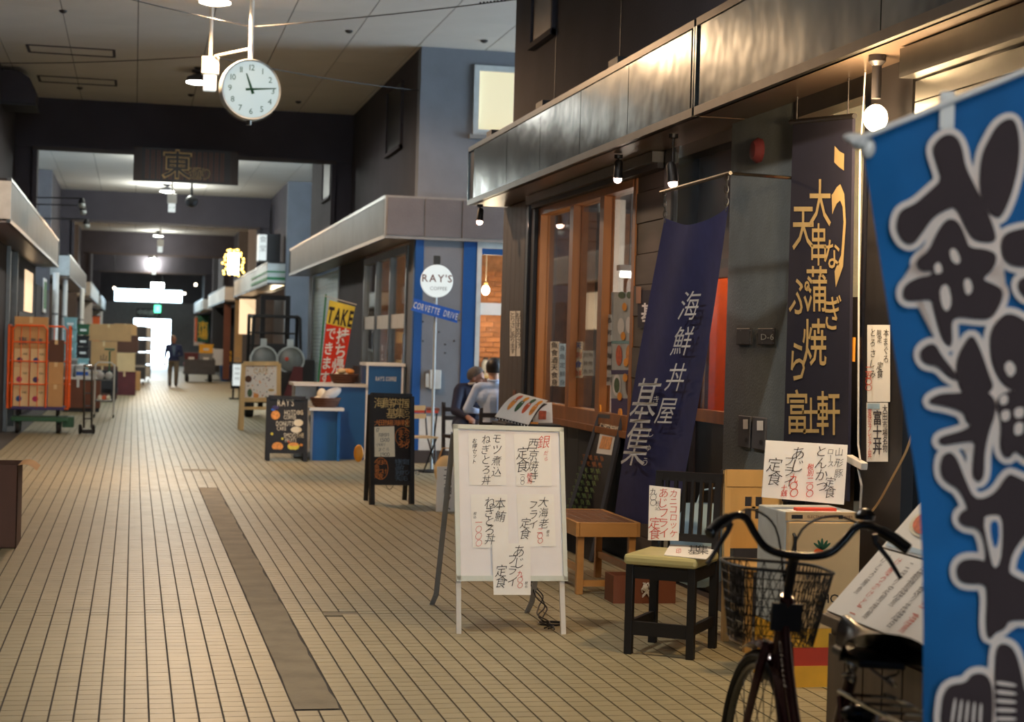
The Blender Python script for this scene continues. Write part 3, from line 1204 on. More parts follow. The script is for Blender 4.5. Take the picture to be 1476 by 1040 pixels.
# ---------------------------------------------------------------- rooms behind the glass
rm = wallbox('wall_right', 6.4, 6.6, 10, 16.5, 0, 3.0, 'maroon')
wallbox('wall_right', 3.86, 6.4, 9.98, 10.06, 0, 3.0, 'orange_wall')
struct(bx(3.86, 6.4, 10, 16.5, 2.95, 3.0).build('ceiling', 'grey_dark'))
struct(bx(3.86, 6.4, 10, 16.5, -.005, .01).build('floor', 'floor_dark'))
bx(5.9, 6.38, 12.6, 13.3, .01, 2.95).build('pale_column', 'white_dirty', rm)
bx(6.34, 6.39, 10.3, 12.4, .9, 2.3).build('wall_menu_panel', 'card_pale', rm)
for (y, z) in ((11.6, 2.7), (14.2, 2.7)):
    t = thing('strip_light', 'white fluorescent strip light inside the shop, %s' % ('nearer the door' if y < 12 else 'behind the left window pane'), 'light', (5.2, y, z))
    MB().box(-.06, .06, -.6, .6, .03, .08).build('housing', 'white', t)
    MB().tube([(0, -.58, 0), (0, .58, 0)], .025, 10).build('tube', 'fluoro', t)
    MB().tube([(0, .4, .08), (0, .4, .25)], .008, 6).build('rod', 'grey', t)
    MB().tube([(0, -.4, .08), (0, -.4, .25)], .008, 6).build('rod', 'grey', t)
    point('strip_light_lamp', (5.2, y, z - .1), (1, .95, .85), 34, .3)
point('shop_warm_lamp', (4.1, 10.7, 2.5), (1, .62, .34), 26, .15)
wallbox('wall_right', 3.86, 4.7, 11.34, 11.42, 0, 2.95, 'orange_wall')
bx(4.2, 4.42, 15.5, 15.7, .01, 2.95).build('pale_column', 'white_dirty', rm)
bx(3.88, 6.3, 16.42, 16.49, .01, 1.0).build('inner_dado', 'brown_panel', rm)
bx(3.88, 6.3, 16.44, 16.49, 1.0, 2.9).build('inner_lining', 'brick_wall', rm)
t = thing('strip_light', 'added strip light standing in for a reflection in the right pane', 'light', (4.3, 14.2, 2.2))  # added tube stands in for a bright reflection on the glass
MB().box(-.3, .3, -.05, .05, .03, .08).build('housing', 'white', t)
MB().tube([(-.28, 0, 0), (.28, 0, 0)], .025, 10).build('tube', 'fluoro', t)
MB().tube([(.2, 0, .08), (.2, 0, .75)], .008, 6).build('rod', 'grey', t)
MB().tube([(-.2, 0, .08), (-.2, 0, .75)], .008, 6).build('rod', 'grey', t)
point('strip_light_lamp', (4.35, 14.5, 2.1), (1, .92, .8), 16, .2)  # added fill that brightens the room behind the pane
bx(3.6, 3.66, 7.97, 8.9, 0, 1.86).build('dark_lower_panel', 'black', j2)  # black panel added to make the lower doorway dark
rm2 = wallbox('wall_right', 5.2, 5.4, 2, 8.9, 0, 3.0, 'orange_wall')
struct(bx(3.86, 5.2, 2, 8.9, 2.95, 3.0).build('ceiling', 'paper_warm'))
struct(bx(3.86, 5.2, 2, 8.9, -.005, .01).build('floor', 'floor_dark'))
wallbox('wall_right', 4.0, 5.2, 8.9, 8.98, 0, 3.0, 'orange_wall')
point('second_shop_lamp', (4.5, 7.6, 2.6), (1, .7, .34), 90, .15)
cal = thing('wall_calendar', 'large paper calendar on the orange wall behind the navy shop sign', 'calendar', (4.3, 8.88, 1.75))
bx(-.3, .3, 0, .01, 0, .62).build('sheet', 'paper_warm', cal)
q = MB()
for r in range(5):
    for c in range(7):
        n = r * 7 + c - 1
        if 1 <= n <= 31:
            htext(q, str(n), -.25 + c * .082, .5 - r * .11, .05, -.002, center=True)
q.build('dates', 'ink', cal, flat=True)
bx(-.3, .3, -.004, .014, .62, .65).build('binding', 'dark_metal', cal)
cl = thing('order_tag', 'small orange tag on the dark door frame right of the navy sign', 'tag', (3.47, 7.995, 1.53))
bx(-.006, .006, -.0, .05, 0, .12).build('tag_card', 'orange_tag', cl)

# tables and clutter inside the first shop
for k, (y, lab) in enumerate(((11.5, 'dark table inside the shop near its glass door'), (13.6, 'dark table inside the shop behind the middle pane'))):
    t = thing('shop_table', lab, 'table', (5.0, y, .01))
    bx(-.4, .4, -.35, .35, .68, .72).build('table_top', 'dark_brown', t)
    for sx_ in (-.35, .35):
        for sy_ in (-.3, .3):
            bx(sx_ - .025, sx_ + .025, sy_ - .025, sy_ + .025, 0, .68).build('leg', 'dark_brown', t)
for k in range(3):
    t = thing('seasoning_bottle', ('small dark sauce bottle nearest the glass door, on the inside table', 'small dark sauce bottle in the middle of the inside table', 'small dark sauce bottle farthest back on the inside table')[k], 'bottle', (4.72 + k * .11, 11.35 + .08 * k, .73))
    MB().lathe([(.03, 0), (.03, .1), (.012, .13), (.012, .15)], 12).build('bottle_body', 'maroon', t, smooth=True)
    MB().lathe([(.014, .15), (.014, .17)], 10).build('cap', 'ink_red', t)

# papers stuck inside the shop window: each a thing of its own
def window_paper(px0, py0, px1, py1, label, rows, cols, mat='paper', mats=('ink',), X=XR + .03):
    a, b = AX(px0, py1, X), AX(px1, py0, X)
    t = thing('window_notice', label, 'notice', (X, (a.y + b.y) / 2, a.z), R(-90))
    q = MB()
    prect(q, onX(X), px0, py0, px1, py1)
    wb(q, 'sheet', mat, t, flat=True)
    for mi, mt in enumerate(mats):
        q = MB()
        f = onX(X - .003)
        for r in range(rows):
            for c in range(cols):
                if (r + c) % len(mats) == mi:
                    pput(q, f, rnd.choice('丼天海鮮定食酒魚刺身煮'), px0 + (px1 - px0) * (c + .5) / cols, py0 + (py1 - py0) * (r + .5) / rows, min((px1 - px0) / cols, (py1 - py0) / rows) * .7, rot=rnd.uniform(-.1, .1))
        wb(q, 'sheet_lettering', mt, t, flat=True)
    return t


window_paper(793, 492, 805, 556, 'narrow strip menu of hand lettered rows taped in the leftmost pane', 6, 1)
window_paper(806, 495, 815, 557, 'small pale blue notice beside the strip menu in the leftmost pane', 5, 1, 'bag_blue', ('chalk_blue',))
window_paper(828, 492, 839, 544, 'photo notice with blue lettering taped in the middle pane', 4, 1, 'paper_warm', ('sign_blue', 'food_red'))
window_paper(840, 505, 855, 541, 'plain pale paper notice hanging in the middle pane', 3, 2, 'grey_pale', ('grey',))
window_paper(873, 453, 882, 555, 'tall printed strip at the left edge of the menu pane', 6, 1)
# large picture menu in the right pane
X = XR + .03
a = AX(880, 600, X)
t = thing('picture_menu_poster', 'tall glossy picture menu of rice bowls with orange tags in the right pane', 'poster', tuple(a), R(-90))
q = MB()
prect(q, onX(X), 881, 421, 911, 575)
wb(q, 'poster_sheet', 'grey_pale', t, flat=True)
f = onX(X - .002)
q = MB()
prect(q, f, 881, 533, 911, 539)
prect(q, f, 881, 574, 911, 598)
wb(q, 'purple_band', 'purple', t, flat=True)
q = MB()
prect(q, f, 881, 491, 911, 495)
wb(q, 'teal_band', 'teal_bin', t, flat=True)
f = onX(X - .004)
for (cx, cy, rx_, ry_, mt) in ((892, 512, 4.5, 15, 'food_red'), (906, 511, 4, 14, 'food_orange'), (889, 555, 6, 16, 'cloth_white'), (906, 555, 4.5, 16, 'card_dark_shaded'), (896, 425, 5, 5, 'food_green'), (907, 425, 4, 5, 'food_green'), (895, 470, 5, 12, 'white'), (906, 468, 4, 12, 'white')):
    q = MB()
    pell(q, f, cx, cy, rx_, ry_)
    wb(q, 'dish_picture', mt, t, flat=True)
q = MB()
pell(q, onX(X - .006), 889, 555, 4, 11)
wb(q, 'dish_picture', 'food_green', t, flat=True)
for (cx, cy) in ((900, 442), (898, 484), (902, 522), (901, 544), (893, 571)):
    q = MB()
    pell(q, onX(X - .008), cx, cy, 3.4, 6)
    wb(q, 'price_tag', 'orange_tag', t, flat=True)
# noren curtain seen inside the doorway and wood block
c = AX(932, 450, XR - .03)
t = thing('noren_curtain', 'short navy doorway curtain with white lettering beside the long banner', 'curtain', (XR - .035, c.y, 2.0), R(-90))
q = MB()
prect(q, onX(XR - .035), 919, 418, 955, 472)
wb(q, 'cloth', 'navy_dark', t, flat=True)
q = MB()
pput(q, onX(XR - .037), '基', 934, 450, 22, sx=.7, off=.02)
wb(q, 'lettering', 'cloth_white', t, flat=True)
q = MB()
prect(q, onX(XR - .04), 917, 413, 924, 437)
wb(q, 'hanger_block', 'frame_wood', t, flat=True)

# ---------------------------------------------------------------- spotlights under the canopy
def spotlight(px, py, X, label, aim):
    p = AX(px, py, X)
    t = thing('spotlight', label, 'spotlight', (p.x, p.y, 2.93), 0, 'pink spotlights under the steel canopy')
    dz = max(.135, 2.93 - p.z)
    MB().lathe([(.03, 0), (.03, -.025), (.012, -.03)], 12).build('mount', 'black', t)
    MB().tube([(0, 0, -.02), (0, 0, -dz + .1)], .008, 8).build('stem', 'black', t)
    d = Vector(aim).normalized()
    Mq = d.to_track_quat('Z', 'Y').to_matrix().to_4x4()
    MB().lathe([(.018, -.1), (.03, -.08), (.032, .0), (.036, .03)], 14, (0, 0, -dz), Mq).build('can', 'black', t, smooth=True)
    MB().ell(tuple(d * .035 + Vector((0, 0, -dz))), (.03, .03, .03), 12, 8).build('lens', 'spot_glow', t, smooth=True)
    spot('spotlight_lamp', (p.x + d.x * .08, p.y + d.y * .08, p.z + d.z * .08), Vector((p.x, p.y, p.z)) + d, (1, .62, .5), 16, 95, .7, .03)
    return t


spotlight(692, 303, 3.24, 'pink spotlight at the far corner of the steel canopy', (-.1, -.1, -1))
spotlight(891, 246, 3.3, 'pink spotlight hanging above the middle of the wooden window', (0, .1, -1))
spotlight(969, 256, 3.3, 'pink spotlight above the long navy banner', (.1, -.1, -1))

# bare bulb of the second shop
p = AX(1262, 170, 3.3)
t = thing('bare_bulb', 'glowing round bare bulb under the canopy by the blue banner', 'bulb', (p.x, p.y, 2.94))
MB().lathe([(.04, 0), (.04, -.03), (.022, -.05), (.022, -.2)], 14).build('socket', 'dark_metal', t, smooth=True)
MB().ell((0, 0, p.z - 2.94), (.055, .055, .062), 16, 12).build('globe', 'bulb_glow', t, smooth=True)
point('bare_bulb_lamp', (p.x - .09, p.y - .02, p.z - .05), (1, .68, .36), 70, .06)

# ================================================================ OVERHEAD FITTINGS
def ceiling_lamp(px, py, label, warm, power, z=5.3):
    p = G(px, py, z)
    t = thing('ceiling_lamp', label, 'lamp', (p.x, p.y, ZC), 0, 'round lamps along the arcade ceiling')
    MB().lathe([(.1, 0), (.1, -.03), (.03, -.05), (.03, -.09)], 18).build('mount', 'grey_dark', t)
    MB().lathe([(.06, -.06), (.16, -.1), (.19, -.17), (.18, -.172)], 24).build('shade', 'grey_dark', t, smooth=True)
    MB().lathe([(.02, -.16), (.172, -.165), (.175, -.185), (.12, -.2), (.02, -.205)], 24).build('diffuser', 'lamp_warm' if warm else 'lamp_white', t, smooth=True)
    if power and p.y > 30:
        point('ceiling_lamp_light', (p.x, p.y, ZC - .38), (1, .66, .38) if warm else (.97, 1, .92), power, .16)
    elif power:
        spot('ceiling_lamp_light', (p.x, p.y, ZC - .23), (p.x, p.y, 0), (1, .62, .34) if warm else (1, .95, .85), power, 172, .35, .16)
    return t


ceiling_lamp(310, 1, 'round warm ceiling lamp above the clock and speaker pole', True, 700, 5.32)
ceiling_lamp(286, 119, 'round white ceiling lamp just left of the clock', False, 170)
ceiling_lamp(241, 276, 'round white ceiling lamp below the street name sign', False, 130)
ceiling_lamp(232, 322, 'round warm ceiling lamp beyond the second beam', True, 220)
ceiling_lamp(228, 340, 'round white ceiling lamp just under the warm one beyond the second beam', False, 60)
ceiling_lamp(222, 363, 'tiny ceiling lamp before the third beam', False, 150)
ceiling_lamp(220, 373, 'tiny ceiling lamp beyond the third beam', False, 200)
for yy, lb in ((33.0, 'round ceiling lamp hidden behind the street name sign, nearer one'), (38.5, 'round ceiling lamp hidden behind the street name sign, farther one'), (50.5, 'added ceiling lamp just past the second beam'), (70.0, 'added ceiling lamp past the third beam'), (90.0, 'added ceiling lamp before the far doorway')):  # lamps past the second beam are added to brighten the far bays
    t = thing('ceiling_lamp', lb, 'lamp', (.85, yy, ZC), 0, 'round lamps along the arcade ceiling')
    MB().lathe([(.1, 0), (.1, -.03), (.03, -.05), (.03, -.09)], 18).build('mount', 'grey_dark', t)
    MB().lathe([(.06, -.06), (.16, -.1), (.19, -.17), (.18, -.172)], 24).build('shade', 'grey_dark', t, smooth=True)
    MB().lathe([(.02, -.16), (.172, -.165), (.175, -.185), (.12, -.2), (.02, -.205)], 24).build('diffuser', 'lamp_white', t, smooth=True)
    point('ceiling_lamp_light', (.85, yy, ZC - .38), (.95, 1, .93), 80 if yy < 40 else 130, .16)
for yy, lb in ((8.4, 'round ceiling lamp over the foreground tiles'), (-1.2, 'added unseen ceiling lamp for frontal light on the camera side')):  # the one behind the camera is added for frontal light
    p = Vector((.85, yy, 5.3))
    t = thing('ceiling_lamp', lb, 'lamp', (p.x, p.y, ZC), 0, 'round lamps along the arcade ceiling')
    MB().lathe([(.06, -.06), (.16, -.1), (.19, -.17), (.18, -.172)], 24).build('shade', 'grey_dark', t, smooth=True)
    MB().lathe([(.1, 0), (.1, -.03), (.03, -.05), (.03, -.09)], 18).build('mount', 'grey_dark', t)
    MB().lathe([(.02, -.16), (.172, -.165), (.175, -.185), (.12, -.2), (.02, -.205)], 24).build('diffuser', 'lamp_white', t, smooth=True)
    spot('ceiling_lamp_light', (p.x, p.y, ZC - .23), (p.x, p.y, 0), (1, .96, .9), 190 if yy > 0 else 380, 172, .35, .16)

# poles with speaker box and small guide light
def speaker_pole(px, ptop, py, wpx, label, lit):
    Y = 24 * 20.6 / wpx
    p = AY(px, py, Y)
    t = thing('speaker_pole', label, 'speaker', (p.x, p.y, ZC), 0, 'white boxes on ceiling poles')
    z = p.z - ZC
    MB().tube([(0, 0, 0), (0, 0, z + .1)], .022, 10).build('pole', 'white_dirty', t)
    MB().lathe([(.06, 0), (.06, -.02), (.03, -.04)], 12).build('flange', 'grey', t)
    bx(-.1, .1, -.08, .08, z - .1, z + .1).build('speaker_box', 'white_dirty', t, bevel=.01)
    g = bx(-.075, .075, -.06, .06, z - .29, z - .11).build('guide_light', 'sign_lit', t, bevel=.01)
    q = MB()
    for sx_ in (-1, 1):
        q.add([(sx_ * .02, -.063, z - .2), (sx_ * .05, -.063, z - .19), (sx_ * .05, -.063, z - .21)], [(0, 1, 2)])
        q.box(*sorted((sx_ * .01, sx_ * .025)), -.063, -.061, z - .203, z - .197)
    q.build('arrow_mark', 'green', g, flat=True)
    return t


sp = speaker_pole(303, 0, 95, 24, 'white speaker box on a ceiling pole left of the clock', True)
speaker_pole(248, 0, 286, 13, 'white speaker box on a ceiling pole under the street name sign', True)
speaker_pole(231, 0, 350, 9, 'white speaker box lit orange beyond the second beam', True)
speaker_pole(222, 0, 385, 7, 'tiny white speaker box on the farthest ceiling pole', True)

# clock
YC = 19.7
p = AY(360, 130, YC)
clk = thing('hanging_clock', 'round white double-faced clock hanging on a pole, showing quarter past eleven', 'clock', (p.x, p.y, ZC), R(9))
zc = p.z - ZC
rr = 43.0 / FPX * YC * .985
MX = Matrix.Rotation(R(90), 4, 'X')
MB().lathe([(.05, 0), (.05, -.03), (.03, -.05)], 14).build('flange', 'white_dirty', clk)
MB().tube([(0, 0, 0), (0, 0, zc + rr)], .026, 12).build('pole', 'white_dirty', clk, smooth=True)
MB().lathe([(rr * .93, .075), (rr, .09), (rr * 1.02, .06), (rr * 1.02, -.06), (rr, -.09), (rr * .93, -.075)], 48, (0, 0, zc), MX).build('rim', 'grey_pale', clk, smooth=True)
face = MB().lathe([(.001, .086), (rr * .94, .08), (rr * .94, -.08), (.001, -.086)], 48, (0, 0, zc), MX).build('clock_face', 'clock_face', clk, smooth=True)
q = MB()
for n in range(1, 13):
    a = R(90 - n * 30)
    htext(q, str(n), rr * .73 * math.cos(a), zc + rr * .73 * math.sin(a), rr * .2, -.09, gap=.14, center=True)
q.build('numerals', 'green_dark', face, flat=True)
def hand(mb, ang, ln, tail, w0):
    d = Vector((math.sin(ang), 0, math.cos(ang)))
    n = Vector((d.z, 0, -d.x))
    c0 = Vector((0, -.094, zc))
    mb.add([c0 - d * tail + n * w0, c0 - d * tail - n * w0, c0 + d * ln - n * w0 * .4, c0 + d * ln + n * w0 * .4], [(0, 1, 2, 3)])
q = MB()
hand(q, R(-20), rr * .55, rr * .16, .018)
q.build('hour_hand', 'green_dark', clk, flat=True)
q = MB()
hand(q, R(84), rr * .84, rr * .2, .014)
q.build('minute_hand', 'green_dark', clk, flat=True)
MB().tube([(rr * math.sin(R(a)) * 1.06, .0, zc - rr * math.cos(R(a)) * 1.06) for a in range(-50, 51, 10)], .008, 6).build('lower_guard', 'steel_dull', clk, smooth=True)
MB().lathe([(.03, 0), (.03, -.05)], 10, (0, 0, zc - rr * 1.02)).build('drain_plug', 'steel_dull', clk)
# stay between the poles and the guy wires
a = sp.location
MB().tube([(0, 0, 0), (Vector((a.x, a.y, AY(305, 82, 20.6).z)) - Vector((p.x, p.y, AY(362, 70, YC).z))) * .88], .016, 8).build('stay_bar', 'white_dirty', clk, loc=(0, 0, 0)).location = (0, 0, AY(362, 70, YC).z - ZC)
clk.children[-1].rotation_euler.z = -R(9)


def wire(label, A, B, sag=.03, beads=0, r=.006):
    A, B = Vector(A), Vector(B)
    t = thing('guy_wire', label, 'wire', tuple(A))
    pts = [A.lerp(B, k / 16) - Vector((0, 0, sag * 4 * (k / 16) * (1 - k / 16))) - A for k in range(17)]
    MB().tube(pts, r, 6).build('strand', 'black', t)
    if beads:
        q = MB()
        for k in range(beads):
            c = pts[0].lerp(pts[-1], .04 + k * .012)
            q.ell(c, (.012, .012, .012), 6, 4)
        q.build('turnbuckle', 'black', t)
    return t


Cp = Vector((p.x, p.y, AY(363, 38, YC).z))
wire('thin guy wire from the clock pole to the upper right wall corner', (XR - .002, 16.72, AX(742, 2, XR).z), Cp + Vector((.03, 0, 0)), .02, 8)
wire('thin guy wire from the clock pole up to the upper left', (XL + .002, 16.6, 5.12), Cp - Vector((.03, 0, 0)), .05)
Sp = Vector((a.x, a.y, AY(303, 81, 20.6).z))
wire('thin guy wire from the speaker pole to the left wall', (XL + .002, 22.8, AY(-25, 91, 22.8).z), Sp - Vector((.025, 0, 0)), .03)
wire('thin guy wire from the speaker pole to the coffee shop wall corner', (XR - .002, 22.75, AY(600, 130, 22.75).z), Sp + Vector((.025, 0, 0)), .04)

# street-name sign under the first beam
P0, P1 = AY(193, 211, 29.72), AY(343, 267, 29.72)
sg = thing('street_sign', 'dark striped hanging sign lettered in Japanese under the first beam', 'sign', (P0.x, 29.72, P1.z))
W_, H_ = P1.x - P0.x, P0.z - P1.z
bx(0, W_, -.03, .03, 0, H_).build('panel', 'black', sg)
for x in (0, W_ - .14):
    bx(x, x + .14, -.034, .034, 0, H_).build('end_board', 'dark_brown', sg)
for k in range(14):
    x = .2 + k * (W_ - .4) / 14
    o = bx(x, x + .012, -.036, -.03, .04, H_ - .04).build('stripe', 'brown_panel', sg)
    bx(x + .035, x + .047, -.036, -.03, .04, H_ - .04).build('stripe', 'brown_panel', sg)
for x in (.3, W_ - .3):
    bx(x - .03, x + .03, .03, .052, H_ - .09, H_ - .01).build('hanger', 'dark_metal', sg)
for ch, x, z, s_ in (('東', .72, .3, .36), ('通', 1.02, .16, .15), ('り', 1.2, .16, .15)):
    q = MB()
    put(q, ch, x, z, s_ * 1.06, -.04, off=.03)
    q.build('letter_outline', 'gold', sg, flat=True)
    q = MB()
    put(q, ch, x, z, s_, -.044, off=.008)
    q.build('letter', 'black', sg, flat=True)


def pslab(mb, fn, P, n, t, front=0.):
    """polygon of photo pixels laid on a plane, with thickness t behind it (n points to the viewer side)"""
    n = Vector(n).normalized()
    pts = [Vector(fn(x, -y)) for x, y in P]
    k = len(pts)
    vs = [p + n * front for p in pts] + [p - n * (t - front) for p in pts]
    fs = [tuple(range(k)), tuple(range(2 * k - 1, k - 1, -1))] + [(i, i + k, (i + 1) % k + k, (i + 1) % k) for i in range(k)]
    mb.add(vs, fs)
    return mb


def rect4(x0, y0, x1, y1):
    return [(x0, y0), (x1, y0), (x1, y1), (x0, y1)]


def lift(fn, n, d):
    n = Vector(n).normalized() * d
    return lambda a, b: tuple(Vector(fn(a, b)) + n)


# ================================================================ WHITE MENU BOARD
fl, fr_ = G(661, 913), G(812, 914)
e = (fr_ - fl).normalized()
u = Vector((0, math.sin(R(9)), math.cos(R(9))))
nb_ = e.cross(u)
nb_ = -nb_ if nb_.y > 0 else nb_
PB = onP(fl, nb_)
wbd = thing('menu_board', 'large white standing menu board with handwritten sheets on pale wooden legs', 'sign board', tuple(fl))
q = pslab(MB(), PB, [(657, 615), (809, 619), (815, 834), (660, 834)], nb_, .02)
wb(q, 'board', 'board_white', wbd)
for P in ([(653, 611), (812, 616), (812, 622), (653, 617.5)], [(658, 829.5), (817.5, 829.5), (818, 837), (658, 837)], [(653, 611), (660, 612), (664, 836), (657.5, 836)], [(806, 616), (812, 616), (818, 836), (812, 836)]):
    wb(pslab(MB(), PB, P, nb_, .034, .012), 'frame_bar', 'board_edge', wbd)
for P in ([(657.5, 837), (664.5, 837), (665, 913.5), (658, 913.5)], [(806.5, 837), (813.5, 837), (816, 914), (809, 914)]):
    wb(pslab(MB(), PB, P, nb_, .03), 'leg', 'white_dirty', wbd)
for (tp, ft) in (((655, 622), (627, 872)), ((806, 625), (764, 884))):
    a = Vector(PB(tp[0], -tp[1])) - nb_ * .045
    b = G(*ft)
    k = a.lerp(b, .93)
    q = MB().bar(a, k, .03, .012).bar(k, b + (b - k) * .0 + Vector((-.015, .02, 0)), .03, .012)
    q.v = [(x, y, max(z, .002)) for x, y, z in q.v]
    wb(q, 'rear_leg', 'grey', wbd)
sheets = [
    [(675, 624), (728, 625), (729.5, 699), (676, 699)],
    [(740, 625), (794, 626), (795, 700), (744, 700)],
    [(678, 712), (731, 712), (733, 790), (681, 789)],
    [(744, 712), (798, 712), (801, 787), (748, 788)],
    [(709, 783), (764, 783), (764.5, 857), (711, 857)],
]
ink = [
    [('モツ煮込', 716, 626, 13.5, 1.17, 'ink'), ('ねぎとろ丼', 700.5, 627, 13, 1.13, 'ink'), ('お得セット', 684, 632, 6.5, 1.15, 'ink')],
    [('銀', 783.5, 629, 17, 1, 'ink_red'), ('だら', 787, 650, 6, 1.4, 'ink_red'), ('西京焼き', 768.5, 633, 15, 1.05, 'ink'), ('定食', 753, 645, 17, 1.05, 'ink'), ('一〇〇', 753, 681, 6, .95, 'ink'), ('税別', 763, 682, 7, 1.1, 'ink_red')],
    [('本鮪', 721, 719, 15, 1.2, 'ink'), ('ねぎとろ丼', 706, 717, 14.5, .92, 'ink'), ('一〇〇〇', 690, 748, 9.5, 1.05, 'ink_red'), ('税込', 684.5, 738, 4, 1.2, 'ink')],
    [('大海老', 783.5, 717, 13.5, 1.14, 'ink'), ('フライ', 768.5, 722, 12.5, 1.1, 'ink'), ('定食', 757.5, 747, 14.5, 1.05, 'ink'), ('二〇〇', 778.5, 761, 8, .9, 'ink_red'), ('税込', 789.5, 764, 4, 1.2, 'ink')],
    [('あじ', 748, 787, 16, 1.05, 'ink'), ('フライ', 737.5, 800, 14, 1.12, 'ink'), ('定食', 722, 815, 16, 1.0, 'ink'), ('九〇〇', 749, 823, 8, 1.05, 'ink_red'), ('税込', 758, 838, 4, 1.2, 'ink')],
]
for k, P in enumerate(sheets):
    d = .003 if k < 4 else .0145
    s_ = wb(pslab(MB(), PB, P, nb_, .0015, d), 'menu_sheet', 'paper', wbd)
    for st, x, y, sz, step, mt in ink[k]:
        q = MB()
        pv(q, lift(PB, nb_, d + .002), st, x, y, sz * .9, step=step / .9, jit=.1, shear=.2, sx=.92, off=.0 if sz < 9 else -.009)
        wb(q, 'brush_lettering', mt, s_, flat=True)
# loose black cable under the board
q = MB()
base = G(795, 905)
for a0 in range(3):
    pts = [Vector(PB(772 + a0 * 4, -838)) + Vector((0, .06, 0))]
    for k in range(1, 9):
        t_ = k / 8
        g_ = G(765 + 30 * t_ + 8 * math.sin(k * 1.9 + a0), 878 + 30 * t_)
        pts.append(Vector((g_.x, g_.y + .02 * a0, max(.006, .33 * (1 - t_) ** 2.2))))
    pts[0].z = max(pts[0].z, .3)
    q.tube(crom(pts, 4), .004, 6)
for a0 in range(2):
    c = G(795, 900)
    q.tube([(c.x + .07 * math.cos(t_ * .7) * (1 + .1 * a0), c.y + .06 * math.sin(t_ * .7), .006 + .004 * a0) for t_ in range(10)], .004, 6)
cab = thing('power_cable', 'tangled black cable on the floor behind the white menu board', 'cable', (base.x, base.y, 0))
wb(q, 'cable_loops', 'black', cab, smooth=True, kind='stuff')

# ================================================================ BLACK STOOL CHAIR
ch = thing('side_chair', 'black wooden chair with a yellowish vinyl seat', 'chair', (2.77, 8.62, 0), R(-35))
w2, d2 = .165, .2
for sx_ in (-1, 1):
    bx(sx_ * w2 - .02, sx_ * w2 + .02, -d2 - .02, -d2 + .02, 0, .46).build('leg', 'black', ch, bevel=.003)
    q = MB()
    q.bar((sx_ * w2, d2, 0), (sx_ * w2, d2, .46), .04)
    q.bar((sx_ * w2, d2, .45), (sx_ * w2, d2 + .05, .9), .036)
    q.build('back_leg', 'black', ch)
    bx(sx_ * w2 - .012, sx_ * w2 + .012, -d2 + .02, d2 - .02, .12, .17).build('stretcher', 'black', ch)
    bx(sx_ * w2 - .012, sx_ * w2 + .012, -d2 + .02, d2 - .02, .39, .45).build('apron', 'black', ch)
bx(-w2 + .02, w2 - .02, -d2 - .012, -d2 + .012, .1, .17).build('stretcher', 'black', ch)
bx(-w2 + .02, w2 - .02, -d2 - .012, -d2 + .012, .39, .45).build('apron', 'black', ch)
bx(-w2 + .02, w2 - .02, d2 - .012, d2 + .012, .39, .45).build('apron', 'black', ch)
bx(-w2 - .03, w2 + .03, -d2 - .035, d2 - .022, .46, .515).build('seat_cushion', 'seat_vinyl', ch, bevel=.018)
q = MB()
q.bar((-w2 - .02, d2 + .05, .89), (w2 + .02, d2 + .05, .89), .03, .05)
q.build('top_rail', 'black', ch)
q = MB()
q.bar((-w2, d2 + .012, .57), (w2, d2 + .012, .57), .024, .04)
q.build('lower_rail', 'black', ch)
for k in range(6):
    x = -w2 + .045 + k * (2 * w2 - .09) / 5
    MB().bar((x, d2 + .014, .57), (x, d2 + .048, .88), .016, .03).build('back_slat', 'black', ch)
# card hung on the chair back
cn = Vector((-.574, -.819, 0))
bc = Vector(ch.location) + Matrix.Rotation(R(-35), 3, 'Z') @ Vector((0, d2 + .0, .7))
PC = onP(bc, cn + Vector((0, 0, .1)))
t = thing('hand_lettered_card', 'white card with red brush lettering hung on the black chair back', 'card', tuple(Vector(PC(958, -779))))
wb(pslab(MB(), PC, [(936, 699), (981, 704), (978, 779), (934, 778)], cn, .003), 'card_sheet', 'paper', t)
LC = lift(PC, cn, .002)
for st, x, y, s_, step, mt in (('カニコロッケ', 971, 706, 9.5, 1.22, 'ink_red'), ('あじフライ', 956.5, 704, 12, 1.2, 'ink_red'), ('定食', 944, 746, 14, 1.1, 'ink_red'), ('九〇〇', 942, 704, 8, 1.0, 'ink'), ('税込', 948.5, 722, 6, 1.08, 'ink')):
    q = MB()
    pv(q, LC, st, x, y, s_, jit=.08, step=step, shear=.12, off=-.008)
    wb(q, 'brush_lettering', mt, t, flat=True)
# paper lying on the seat
PS = onP((0, 0, .52), (0, 0, 1))
t = thing('loose_paper', 'white paper with brush writing lying flat on the vinyl seat', 'paper', tuple(Vector(PS(998, -793))))
wb(pslab(MB(), PS, [(966, 784), (1036, 788), (1018, 805), (957, 799)], (0, 0, 1), .004), 'sheet', 'paper', t)
q = MB()
for st, x in (('基', 1000), ('集', 1013)):
    pput(q, lift(PS, (0, 0, 1), .001), st, x, 792, 11, sx=1.2)
wb(q, 'lettering', 'ink', t, flat=True)
q = MB()
pput(q, lift(PS, (0, 0, 1), .001), '印', 978, 794, 6)
wb(q, 'red_stamp', 'ink_red', t, flat=True)

